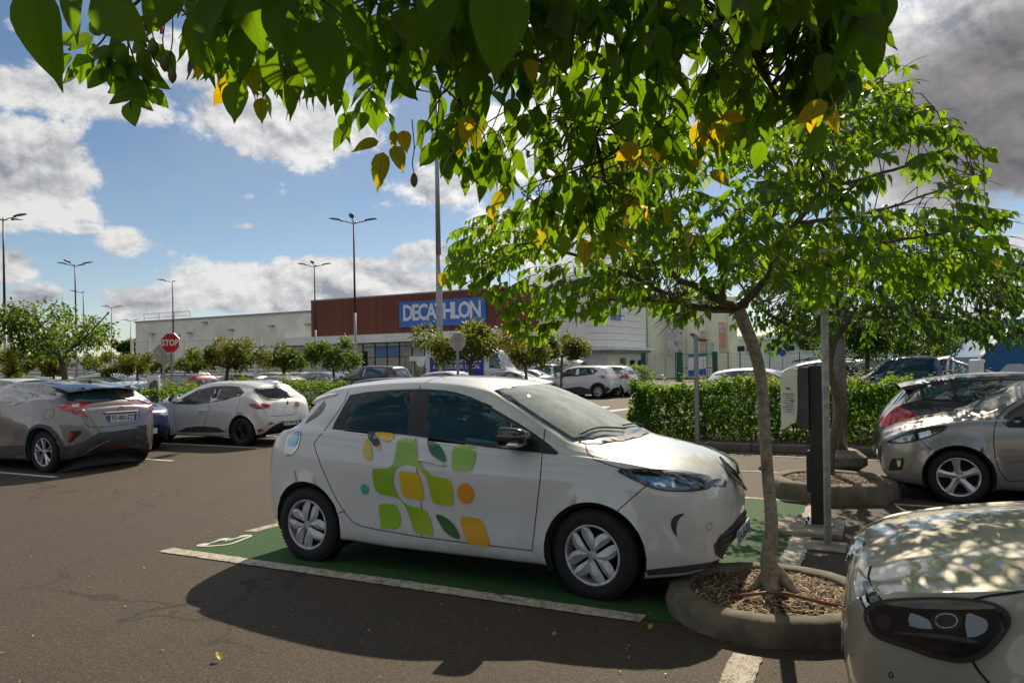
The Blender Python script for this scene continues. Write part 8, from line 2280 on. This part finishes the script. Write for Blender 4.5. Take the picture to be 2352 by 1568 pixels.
# ---------------- the tree whose branches hang over the camera
r = random.Random(5)
t3 = thing('overhanging_tree', 'large-leaved tree overhead whose dark and yellow leafed branches hang into the top of the view', 'tree')
tb = Vector((-.75, -1.25, 0))
mb = MB(); mb.tube(smooth3([tb, tb + Vector((.02, .05, .8)), tb + Vector((.0, .1, 1.6)), tb + Vector((.1, .2, 2.3))], 4), [.13, .12, .115, .11, .108, .105, .10, .10, .10, .10, .10, .10, .095], 12); mb.build('trunk', M_bark, t3, True)
fk = tb + Vector((.1, .2, 2.3)); limbs3 = []
for pts, r0 in [([fk, Vector((-.5, -.2, 3.1)), Vector((-.2, .7, 3.35)), Vector((.1, 1.6, 3.2)), at(1290, 60, 2.7)], .06),
                ([fk, Vector((-.3, -.3, 2.9)), Vector((.5, .4, 3.2)), Vector((.95, 1.3, 3.1)), Vector((1.3, 2.2, 3.2)), Vector((1.5, 3.2, 3.6))], .06),
                ([fk, Vector((-.9, -.3, 3.0)), Vector((-1.0, .6, 3.2)), Vector((-.8, 1.5, 3.2)), Vector((-.4, 2.6, 3.5))], .05),
                ([Vector((-.2, .7, 3.35)), Vector((.1, 1.6, 3.6)), Vector((.3, 2.6, 4.0)), Vector((.5, 3.8, 4.3))], .04),
                ([at(1290, 60, 2.7), at(1310, 130, 2.65), at(1340, 230, 2.6), at(1370, 330, 2.6), at(1390, 420, 2.6)], .016),
                ([Vector((.95, 1.3, 3.1)), at(1700, -60, 2.2), at(1720, 80, 2.2), at(1760, 180, 2.2), at(1810, 260, 2.2)], .014),
                ([Vector((-.2, .7, 3.35)), at(1010, -200, 2.2), at(1020, 0, 2.2), at(1040, 120, 2.25), at(1060, 240, 2.3)], .013),
                ([Vector((-1.0, .6, 3.2)), at(560, -300, 1.7), at(570, -80, 1.75), at(600, 60, 1.8)], .012),
                ([Vector((-1.0, .6, 3.2)), at(310, -300, 1.75), at(300, -60, 1.8), at(298, 20, 1.8)], .010)]:
    S_ = smooth3(pts, 5); limbs3.append(S_)
    mb = MB(); mb.tube(S_, [r0 * (1 - .65 * i / len(S_)) for i in range(len(S_))], 8); mb.build('limb', M_barkd, t3, True)
ENV = [(-60, -40), (0, 20), (60, -20), (130, -30), (300, 40), (410, 60), (440, 130), (490, 170), (545, 210), (620, 230), (690, 220), (760, 280), (830, 330), (900, 360), (960, 300), (1010, 370), (1060, 430), (1110, 440), (1160, 450), (1210, 520), (1250, 550), (1330, 560), (1420, 570), (1460, 470), (1500, 440), (1580, 360), (1650, 370), (1720, 330), (1790, 310), (1850, 270), (1930, 240), (1990, 160), (2030, 60), (2060, -20)]
env = lambda x: float(np.interp(x, [a for a, _ in ENV], [b for _, b in ENV]))
YS = [(880, 350, 75, 90), (520, 200, 60, 90), (1135, 460, 50, 45), (1250, 540, 70, 60), (1340, 560, 60, 60), (1410, 575, 50, 50), (1890, 260, 60, 60), (1640, 275, 80, 45), (1600, 390, 60, 40), (930, 330, 40, 60), (1460, 340, 60, 40), (1080, 280, 40, 30), (1460, 470, 50, 40)]
def tint3(q):
    if q.y < .3: return .3
    x, y = pix(q); v_ = .26 + .10 * mn.noise(q * 2)
    for (a, b, c_, d_) in YS:
        e_ = math.hypot((x - a) / c_, (y - b) / d_)
        if e_ < 1: v_ = max(v_, .95 - .35 * e_)
    return v_
cl3 = []
for i in range(330):
    x = r.uniform(430, 2050)
    if r.random() < .5: x = r.uniform(980, 1950)
    e_ = env(x); y = e_ - r.random() ** 1.1 * (e_ + 120)
    z = 1.75 + 1.15 * min(1, max(0, (y + 40) / 480)) + r.uniform(-.2, .4)
    y = min(y, e_ - 1680 * .12 / z)
    P_ = at(x, y, z); d_ = Vector((r.uniform(-.8, .8), r.uniform(-.4, .6), -r.uniform(.3, 1.0)))
    cl3.append((P_ - d_.normalized() * .10, d_))
P3, D3, U3, S3, T3, tw3 = leafy(cl3, 6, .16, .22, .094, r, tintf=tint3)
# keep what stays above the lower edge of the canopy
keep = []
for i in range(len(P3)):
    x, y = pix(P3[i]) if P3[i][1] > .3 else (0, -999)
    keep.append(y + 1680 * S3[i] / max(P3[i][1], .3) * .8 < env(x) + 60 and P3[i][1] > .75 and not (x < 450 and y > 10))
keep = np.array(keep); P3, D3, U3, S3, T3 = P3[keep], D3[keep], U3[keep], S3[keep], T3[keep]
# a few leaves close to the lens, set one by one: base pixel, depth, length, direction in the picture (deg, 0 right, 90 down), tint
YL = [(870, 325, 2.1, .075, 165), (880, 350, 2.1, .10, 100), (905, 335, 2.1, .07, 70), (925, 300, 2.2, .06, 80), (905, 300, 2.2, .05, 95), (520, 150, 2.0, .075, 160), (545, 185, 2.0, .10, 100), (600, 225, 2.0, .06, 90), (575, 150, 2.0, .07, 80), (1075, 265, 2.3, .08, 100), (1150, 440, 2.5, .07, 110), (1125, 470, 2.5, .05, 80), (1225, 530, 2.6, .07, 80), (1250, 560, 2.6, .06, 60), (1345, 550, 2.6, .09, 95), (1405, 560, 2.6, .08, 80), (1380, 540, 2.6, .07, 120), (1465, 335, 2.4, .08, 150), (1455, 470, 2.5, .08, 85), (1600, 268, 2.3, .08, 0), (1660, 265, 2.3, .07, 10), (1640, 290, 2.3, .06, 20), (1900, 235, 2.0, .09, 150), (1890, 290, 2.0, .08, 115), (1630, 395, 2.4, .08, 30), (1530, 470, 2.5, .07, 85), (1300, 540, 2.6, .08, 100), (1215, 135, 2.0, .06, 80)]
NEARL = [(x, y, z - .25, l, a, .80 + .2 * math.sin(x)) for x, y, z, l, a in YL] + [(80, -30, .98, .125, 86, .0), (210, -10, 1.15, .11, 40, .26), (170, -60, 1.2, .11, 95, .25), (1150, -60, 1.35, .19, 93, .38), (1010, -40, 1.5, .145, 95, .36), (700, 40, 1.6, .15, 88, .36), (735, 50, 1.5, .155, 80, .34), (800, 10, 1.6, .13, 70, .50),  # large leaf at left: its shade is put in by the darkest tint
         (900, 30, 1.55, .13, 40, .45), (640, -30, 1.5, .16, 85, .33), (560, -20, 1.6, .13, 75, .30), (455, 30, 1.5, .14, 84, .38), (500, -30, 1.4, .13, 110, .30), (395, -40, 1.5, .12, 120, .25), (470, 60, 1.9, .10, 100, .35), (1230, -20, 1.7, .13, 75, .28),
         (1960, 30, 1.7, .12, 100, .40), (1990, 60, 1.8, .13, 75, .44), (2030, -20, 1.8, .10, 80, .2), (1900, 120, 1.9, .12, 100, .40), (1950, 160, 2.0, .11, 70, .45), (690, 170, 1.9, .12, 110, .42), (560, 60, 1.7, .14, 95, .25), (620, 110, 1.8, .12, 85, .28), (860, 100, 1.8, .12, 85, .22), (1080, 150, 2.0, .12, 100, .22)]
e_P, e_D, e_U, e_S, e_T = [], [], [], [], []
for x, y, z, l, a, tt in NEARL:
    a = math.radians(a); e_P.append(tuple(at(x, y, z))); e_D.append((math.cos(a), r.uniform(-.12, .12), -math.sin(a))); e_U.append((r.uniform(-.3, .3), -1, r.uniform(-.1, .4))); e_S.append(l); e_T.append(tt)
P3 = np.concatenate([np.array(e_P), P3]); D3 = np.concatenate([np.array(e_D), D3]); U3 = np.concatenate([np.array(e_U), U3]); S3 = np.concatenate([np.array(e_S), S3]); T3 = np.concatenate([np.array(e_T), T3])
R3 = frames(D3, U3); ap = S3 / np.maximum(P3[:, 1], .3); order = np.argsort(-ap)
leaf_objects(P3[order[:295]], R3[order[:295]], S3[order[:295]], T3[order[:295]], L_near, t3)
if len(order) > 295: stuff(scatter('foliage', LEAF_N[0], P3[order[295:]], R3[order[295:]], S3[order[295:]], T3[order[295:]], L_near, t3))
twig_mesh(tw3, .003, M_twig, t3); twig_mesh(connect(cl3, limbs3, r), .005, M_barkd, t3, 'branchlets')
# the rest of the crown, above the frame: it shades the hanging branches
clu = []
while len(clu) < 620:
    q = Vector((r.uniform(-2.2, 2.9), r.uniform(-1.5, 4.6), r.uniform(2.5, 4.9)))
    if q.y > .2 and pix(q)[1] > -70: continue
    if mn.noise(q * .8) < -.2: continue
    d_ = Vector((r.uniform(-1, 1), r.uniform(-1, 1), r.uniform(-.7, .2))); clu.append((q, d_))
Pu, Du, Uu, Su, Tu, twu = leafy(clu, 8, .30, .6, .125, r, tintf=lambda q: .3)
ku = np.array([q[1] < .25 or pix(q)[1] < (-150 if pix(q)[0] < 520 or pix(q)[0] > 1950 else -50) for q in Pu]); Pu, Du, Uu, Su, Tu = Pu[ku], Du[ku], Uu[ku], Su[ku], Tu[ku]
qb = np.array([[-.48 + .3 * math.sin(i * 2.1), 1.52 + .14 * math.cos(i * 3.3), 2.68 + .12 * math.sin(i * 5.7)] for i in range(26)]); Pu = np.concatenate([Pu, qb]); Du = np.concatenate([Du, Du[:26]]); Uu = np.concatenate([Uu, np.tile([[.2, 1, .9]], (26, 1))]); Su = np.concatenate([Su, np.full(26, .15)]); Tu = np.concatenate([Tu, Tu[:26]])  # extra leaves added out of view to shade the large left leaf
stuff(scatter('upper_foliage', LEAF_M, Pu, frames(Du, Uu), Su, Tu, L_near, t3))
# hanging sprig with round leaflets, pods and small pink flowers at the top left
ZL = lambda x, y: (x / 1.742 / 1.5714, y / 1.742 / 1.5714)
spr = [(600, 160, -165, 60), (440, 260, -10, 0), (735, 240, 150, 0), (830, 210, 20, 0), (860, 300, 200, 0), (500, 265, 175, 0), (630, 330, 200, 0), (400, 400, 130, 0), (480, 430, 150, 0), (440, 470, 160, 0), (520, 430, 120, 0), (600, 490, 140, 0), (700, 470, 100, 0), (760, 350, 60, 0), (800, 420, 90, 0), (840, 480, 70, 0), (920, 400, 80, 0), (940, 450, 30, 0), (980, 510, 10, 0), (1010, 350, 60, 0), (730, 545, 180, 0), (860, 560, 50, 0), (930, 570, 80, 0), (1000, 620, 45, 0), (760, 610, 180, 0), (890, 640, 25, 0), (830, 715, 90, 0), (690, 390, 100, 0), (560, 350, 175, 0), (1060, 400, 70, 0), (660, 430, 130, 0), (770, 470, 60, 0)]
sp_t = thing('leafy_sprig', 'hanging sprig of small round bright green leaflets at the top left, dotted with pods', 'branch')
sP, sD, sU, sS, sT = [], [], [], [], []
for x, y, a, _ in spr:
    px_, py_ = ZL(x, y); a = math.radians(a + r.uniform(-12, 12)); z = 1.8 + r.uniform(-.05, .05)
    c_ = at(px_, py_, z); l = r.uniform(.058, .074); d_ = Vector((math.cos(a), r.uniform(-.3, .3), -math.sin(a) - .25)).normalized()
    sP.append(tuple(c_ - d_ * l * .5)); sD.append(tuple(d_)); sU.append((r.uniform(-.4, .4), -1, r.uniform(-.1, .6))); sS.append(l); sT.append(r.uniform(.38, .55))
sv_ = leaf_grid(7, 5, .12, .15, .92, .02, seed=9); LEAF_BK = LEAF_N; LEAF_N = [sv_, leaf_grid(7, 5, .2, .2, .85, .02, seed=10), leaf_grid(7, 5, .05, .1, .95, .02, seed=11)]
VAR = {k_ + ('n',): v_ for k_, v_ in VAR.items()}
leaf_objects(np.array(sP), frames(np.array(sD), np.array(sU)), np.array(sS), np.array(sT), L_near, sp_t)
LEAF_N = LEAF_BK; VAR = {}
for pts in ([(800, 0), (803, 150), (806, 300), (812, 430), (815, 540), (822, 680)], [(806, 260), (860, 420), (900, 490), (940, 560), (960, 600)], [(800, 150), (690, 200), (640, 260), (600, 300)], [(805, 300), (740, 380), (690, 420), (600, 470)], [(808, 200), (900, 270), (960, 360), (990, 420)]):
    mb = MB(); mb.tube(smooth3([at(*ZL(*p), 1.8) for p in pts], 4), .0022, 5); mb.build('stem', M_twig, sp_t)
M_pod = pmat('seed_pod', (.13, .14, .035), .5, vary=(20, .4))
def pod(px, py, z, l, label):
    c_ = at(px, py, z); t_ = thing('seed_pod', label, 'seed pod', c_)
    mb = MB(); mb.lathe([(.0005, -.5 * l), (.10 * l, -.42 * l), (.21 * l, -.25 * l), (.26 * l, -.02 * l), (.22 * l, .22 * l), (.12 * l, .42 * l), (.0005, .5 * l)], 14); mb.build('pod', M_pod, t_, True)
    mb = MB(); mb.tube(smooth3([Vector((0, 0, .48 * l)), Vector((-.004, 0, 1.2 * l)), Vector((.002, 0, 2.2 * l)), Vector((-.006, .02, 4.2 * l))], 3), .0016, 5); mb.build('stalk', M_twig, t_)
pod(951, 414, 2.05, .042, 'single green seed pod dangling on a long thread below the yellow leaves')
for (x, y, l) in ((965, 300, .050), (1035, 395, .046), (1083, 475, .040)):
    px_, py_ = ZL(x, y); pod(px_, py_, 1.78, l, {965: 'upper green pod beside the round-leaved sprig at the top left', 1035: 'middle pod beside the round-leaved sprig at the top left', 1083: 'lowest brownish pod right of the round-leaved sprig at the top left'}[x])
fl_t = thing('flower_spray', 'small dull pink flowers hanging above the round-leaved sprig at the top left', 'flowers')
mf = MB()
for i in range(60):
    x = r.uniform(640, 1010); y = 60 + (x - 640) * .3 + r.uniform(-25, 30); c_ = at(*ZL(x, y), 1.85 + r.uniform(-.04, .04)); s_ = .009
    for k_ in range(3):
        a = r.uniform(0, 6.28); mf.add([c_, c_ + Vector((math.cos(a) * s_, .003, math.sin(a) * s_)), c_ + Vector((math.cos(a + .7) * s_ * 1.3, -.002, math.sin(a + .7) * s_ * 1.3)), c_ + Vector((math.cos(a + 1.3) * s_, .002, math.sin(a + 1.3) * s_))], [(0, 1, 2, 3)])
o = mf.build('petals', leafmat('pink_petals', (.16, .03, .05), (.2, .04, .06), (.2, .05, .07), .4, (.4, .08, .1), (.4, .1, .1)), fl_t); stuff(o)

# ---------------- hedges
def hedge(label, u0, u1, v0, v1, z0, z1, n, mat, size=.075, shoots=60, flowers=0, seed=1, step=.6, mound=.42):
    r = np.random.default_rng(seed); rr = random.Random(seed)
    t = thing('hedge', label, 'hedge')
    L_, W_ = u1 - u0, v1 - v0
    f = r.random(n); u = u0 + L_ * r.random(n); v = v0 + W_ * r.random(n)
    # bias to the shell
    face = r.random(n)
    d_in = np.abs(r.normal(0, .10, n)); 
    v = np.where(face < .38, v0 + d_in, np.where(face < .55, v1 - d_in, v)); zz = z0 + (z1 - z0) * r.random(n)
    top = (face >= .55) & (face < .86); zz = np.where(top, z1 - d_in, zz)
    en = (face >= .86) & (face < .95); u = np.where(en, np.where(r.random(n) < .5, u0 + d_in, u1 - d_in), u)
    bump = np.array([mn.noise(Vector((a * 1.1, b * 1.1, seed))) * mound + mn.noise(Vector((a * 3.7, b * 3.7, seed + 9))) * .10 for a, b in zip(u, v)])
    zz = z0 + (zz - z0) * (1 + bump / (z1 - z0))
    bulge = np.array([mn.noise(Vector((a * 1.3, c * 1.6, seed + 4))) * .14 for a, c in zip(u, zz)])
    v = v + np.where(v < (v0 + v1) / 2, bulge, -bulge); u = u + np.where(en, bulge * 1.4, 0)
    P = np.stack([u * U.x + v * V.x, u * U.y + v * V.y, zz], 1)
    nrm = np.stack([np.zeros(n), np.where(v < (v0 + v1) / 2, -1, 1) * .6, np.full(n, .8)], 1)
    D = r.normal(0, .7, (n, 3)); D[:, 2] = D[:, 2] * .6 - .05; D[:, 1] -= .3
    Up = r.normal(0, .55, (n, 3)) + np.array([0, -.35, .9])
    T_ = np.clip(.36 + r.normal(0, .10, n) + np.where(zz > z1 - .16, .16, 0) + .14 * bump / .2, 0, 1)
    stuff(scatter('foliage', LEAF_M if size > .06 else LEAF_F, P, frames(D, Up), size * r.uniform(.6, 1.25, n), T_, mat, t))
    # young shoots standing out of the top
    cl = []
    for i in range(shoots):
        a, b = rr.uniform(u0, u1), rr.uniform(v0, v1); q = UV(a, b, z1 + mn.noise(Vector((a * 1.1, b * 1.1, seed))) * mound - .06); cl.append((q, Vector((rr.uniform(-.3, .3), rr.uniform(-.3, .3), 1))))
    if cl:
        P_, D_, U_, S_, T_, tw = leafy(cl, 8, .26, .0, size * .9, rr, tintf=lambda q: .55 + .3 * rr.random()); D_[:, 2] = np.abs(D_[:, 2]) * .5 + .1
        stuff(scatter('young_shoots', LEAF_M, P_, frames(D_, U_), S_, T_, mat, t)); twig_mesh(tw, .003, M_twig, t)
    st = MB(); k = int(L_ / step)
    for i in range(k):
        for b in (v0 + W_ * .3, v0 + W_ * .7):
            a = u0 + L_ * (i + rr.uniform(.2, .8)) / k; q = UV(a, b + rr.uniform(-.1, .1), z0 - .03)
            for _ in range(2): st.tube([q, q + Vector((rr.uniform(-.1, .1), rr.uniform(-.1, .1), .35)), q + Vector((rr.uniform(-.3, .3), rr.uniform(-.2, .2), .85 * (z1 - z0)))], .012, 4)
    stuff(st.build('stems', M_barkd, t))
    if flowers:
        mf = MB()
        for i in range(flowers):
            c_ = UV(rr.uniform(u0, u0 + L_ * .45) if flowers < 50 else rr.uniform(u0, u1), v0 + rr.uniform(-.05, .15), rr.uniform(z1 - .5, z1 + .12))
            for k_ in range(4):
                a = rr.uniform(0, 6.28); s_ = .07; d2 = Vector((math.cos(a) * s_, -.01, math.sin(a) * s_)); d3 = Vector((-math.sin(a) * s_ * .5, 0, math.cos(a) * s_ * .5)); mf.add([c_, c_ + d2 + d3, c_ + d2 * 1.4, c_ + d2 - d3], [(0, 1, 2, 3)])
        stuff(mf.build('pink_flowers', leafmat('bougainvillea', (.55, .02, .16), (.60, .03, .20), (.6, .05, .2), .4, (.9, .05, .3), (.9, .1, .3)), t))
    return t
hedge('long dense green hedge on the kerbed island behind the ring trees', -4.75, 9.3, 14.85, 16.4, .12, 1.17, 56000, L_hedge, .088, 170, 0, 3)
hedge('loose green hedge with reddish shoots between the car rows on the left', -18.45, -17.15, 8.5, 21.0, .12, 1.12, 26000, L_hedge, .09, 190, 9, 5)
hedge('small hedge with bright pink flowers in front of the panelled building', -18.0, -14.9, 51.2, 53.1, .12, 1.45, 2600, L_hedge, .12, 20, 16, 8, step=1.0)
o = island('planting_island', -18.3, -14.6, 50.9, 53.4, stone=1.4)

# ---------------- the other trees
def far_tree(label, px, z, ytop, ybot, half_w, mat, n, leaf=.13, trunks=1, tint=.3, tv=.18, seed=0, lobes=9, trunk_px=None, gap=.0, name='tree', dxt=0.0):
    rr = random.Random(seed + int(px)); r_ = np.random.default_rng(seed + abs(int(px)))
    tint *= .82; half_w *= 1.2 if z < 60 else 1; n = int(n * 1.25); lobes += 4
    P = at(px, HOR, z); t = thing(name, label, 'tree', (0, 0, 0))
    top, bot = at(px, ytop, z).z, at(px, ybot, z).z; hw = half_w * z / FPX; cz_ = (top + bot) / 2; hh = (top - bot) / 2
    base = Vector((at(trunk_px or px, HOR, z).x, z, 0)); limbs = []
    for k in range(trunks):
        b = base + Vector((.14 * k, .05 * k, 0)); fork = Vector((base.x * .6 + P.x * .4 + rr.uniform(-.08, .08), z, bot + hh * .25))
        mb = MB(); rt = .055 + .02 * (hw > 1.6); mb.tube(smooth3([b, b.lerp(fork, .4) + Vector((rr.uniform(-.06, .06), 0, 0)), fork], 3), rt, 7); mb.build('trunk', M_barkd, t, True)
        for i in range(5):
            a = rr.uniform(0, 6.28); e_ = Vector((P.x + math.cos(a) * hw * .7, z + math.sin(a) * hw * .6, cz_ + rr.uniform(-.2, .6) * hh)); mid = fork.lerp(e_, .5) + Vector((0, 0, -.1 * hh))
            S_ = smooth3([fork, mid, e_], 4); limbs.append(S_); mb = MB(); mb.tube(S_, [rt * .62 * (1 - .8 * q / len(S_)) for q in range(len(S_))], 5); mb.build('limb', M_barkd, t, True)
    L_ = []
    for i in range(lobes):
        a = rr.uniform(0, 6.28); q = rr.uniform(.15, .92); el_ = rr.uniform(-.75, .8)
        L_.append((P.x + math.cos(a) * hw * q, z + math.sin(a) * hw * q * .8, cz_ + el_ * hh * (1 - .4 * q), rr.uniform(.22, .44) * min(hw, hh * 1.25), rr.gauss(0, tv)))
    k = r_.integers(0, lobes, n); C_ = np.array([l[:3] for l in L_])[k]; Rr_ = np.array([l[3] for l in L_])[k]; tt = np.array([l[4] for l in L_])[k]
    d = r_.normal(0, 1, (n, 3)); d /= np.linalg.norm(d, axis=1, keepdims=True); q = r_.random(n) ** .45
    Pp = C_ + d * (Rr_ * q * 1.12)[:, None]
    # small clumps
    Pp += (r_.normal(0, .5, (40, 3))[r_.integers(0, 40, n)]) * .12
    Pp[:, 2] = np.where(Pp[:, 2] < bot - .1, bot + r_.random(n) * .3, Pp[:, 2])
    D = d * .6 + r_.normal(0, .6, (n, 3)); D[:, 2] -= .35; Up = r_.normal(0, .5, (n, 3)) + np.array([0, -.2, 1])
    T_ = np.clip(tint + tt + r_.normal(0, .10, n), 0, 1)
    stuff(scatter('crown', LEAF_F if leaf > .115 or z > 25 else LEAF_M, Pp, frames(D, Up), leaf * r_.uniform(.6, 1.3, n), T_, mat, t))
    return t
far_tree('big spreading tree with bare forked branches at the left, above the lilac crossover', 105, 18.2, 684, 838, 168, L_far, 3600, .12, 1, .34, .16, 1, 20, trunk_px=160)
far_tree('olive and orange leafed tree left of the round green one, in front of the warehouse', 528, 32, 772, 856, 82, L_olive, 4200, .14, 1, .45, .22, 2, 12, trunk_px=515)
far_tree('round bright green tree with two thin trunks in front of the warehouse', 652, 35, 784, 852, 54, L_far, 3000, .14, 2, .28, .08, 3, 9)
far_tree('yellow green tree left of the second tall lamp post', 768, 33, 768, 850, 64, L_far, 3200, .14, 1, .48, .16, 4, 10)
far_tree('yellowish tree behind the pale octagonal sign back', 1078, 24, 728, 846, 102, L_olive, 5200, .13, 1, .42, .18, 5, 14, trunk_px=1086)
far_tree('small tree with two thin trunks beside the van bonnet', 1206, 29, 775, 848, 52, L_olive, 2200, .13, 2, .42, .16, 6, 9)
far_tree('yellow green tree in front of the trolley shelter', 1300, 31, 764, 826, 66, L_olive, 2900, .13, 1, .46, .14, 7, 11, trunk_px=1284)
far_tree('low olive tree right of the big left-hand tree', 318, 37, 812, 862, 42, L_olive, 1700, .14, 1, .5, .14, 8, 7)
far_tree('orange leafed low tree in the gap under the big left-hand tree', 232, 36, 812, 862, 45, L_olive, 1500, .14, 1, .6, .2, 9, 7)
far_tree('low green tree between the two octagonal signs and the warehouse', 432, 39, 818, 856, 40, L_far, 1500, .14, 1, .3, .1, 10, 7)
far_tree('low green tree beside the white ticket totem', 372, 41, 822, 856, 34, L_olive, 1200, .14, 1, .42, .1, 11, 6)
far_tree('dense low tree at the far left edge', 20, 34, 800, 868, 80, L_olive, 2600, .14, 1, .5, .16, 12, 9)
far_tree('yellow green low tree behind the trunk of the big left-hand tree', 125, 33, 820, 866, 60, L_olive, 2200, .14, 1, .5, .14, 13, 8)
far_tree('tall dark tree beyond the left end of the warehouse', 288, 98, 768, 850, 26, L_dark, 2200, .42, 1, .35, .1, 14, 8)
far_tree('dark tree with a curved trunk beyond the right-hand hedge', 2000, 22.5, 690, 826, 125, L_dark, 5200, .13, 1, .25, .12, 15, 16, trunk_px=1984)
far_tree('second dark trunk and crown behind the curved one', 2080, 27, 700, 815, 90, L_dark, 3000, .14, 1, .3, .12, 16, 11, trunk_px=2018)
far_tree('pale green bushy tree below the blue store sign', 2140, 44, 772, 838, 82, L_far, 3600, .18, 1, .36, .08, 17, 11)
far_tree('light green bush in front of the right half of the blue store', 2235, 46, 766, 838, 60, L_far, 2600, .18, 1, .4, .08, 18, 9)
far_tree('leafy tree between the dark trees and the blue store', 1960, 50, 740, 835, 70, L_far, 2600, .18, 1, .36, .08, 19, 9)
far_tree('green tree behind the low white building', 1820, 106, 740, 800, 70, L_dark, 2400, .45, 1, .4, .1, 20, 9)
for i, (a, b) in enumerate(((-40, 90), (60, 95), (160, 100), (235, 92))):
    far_tree(('tall green tree of the row at the far left edge', 'second tree from the left in the row behind the shed', 'third tree from the left in the row behind the shed', 'fourth tree in the row behind the shed, nearest the warehouse')[i], a, 130 + i, 790 + 6 * i, 858, 62, L_dark, 1800, .55, 1, .4, .1, 30 + i, 8)

# ---------------- fallen leaves on the asphalt
for (x, y, s_, mt_, lb) in ((505, 1517, .062, .95, 'curled yellow leaf lying on the asphalt at the bottom left'), (420, 1192 + 0, .02, .9, 'tiny pale leaf on the asphalt behind the parked electric car'), (72, 1478 - 200, .02, .85, 'small dry leaf at the left of the asphalt'), (1270, 1500 - 40, .03, .8, 'small dry leaf in the shadow of the electric car'), (1490, 1452 - 6, .045, .75, 'dry leaf just beyond the end of the white bay line'), (1335, 1497 - 100, .025, .9, 'tiny yellow leaf on the green paint below the front wheel')):
    P_ = G(x, y, .008); v, f, ve, al = leaf_grid(7, 5, .5, -.35, .75, .06, seed=int(x))
    o = np_mesh('fallen_leaf', v * s_, f, leafmat('dry_leaf', (.16, .09, .03), (.30, .20, .05), (.62, .42, .08), .2, (.6, .4, .05), (.8, .6, .1)), None, {'tint': ('FACE', np.full(len(f), mt_))}, smooth=True)
    o.location = P_ + Vector((0, 0, .006)); o.rotation_euler = (.25, -.2, x); tag(o, lb, 'leaf')
q = 620; a = rng.uniform(-6.5, 1.6, q); b = rng.uniform(.9, 11, q)
Pq = np.stack([a * U.x + b * V.x, a * U.y + b * V.y, np.full(q, .012)], 1); Dq = rng.normal(0, 1, (q, 3)); Dq[:, 2] *= .15
o = scatter('leaf_litter', LEAF_M, Pq, frames(Dq, np.tile(np.array([[0, 0, 1.0]]), (q, 1)) + rng.normal(0, .2, (q, 3))), rng.uniform(.008, .026, q), rng.uniform(.2, 1, q), MATS['dry_leaf']); stuff(o); tag(o, 'scattered crumbs of dry leaves over the asphalt', 'leaf litter')
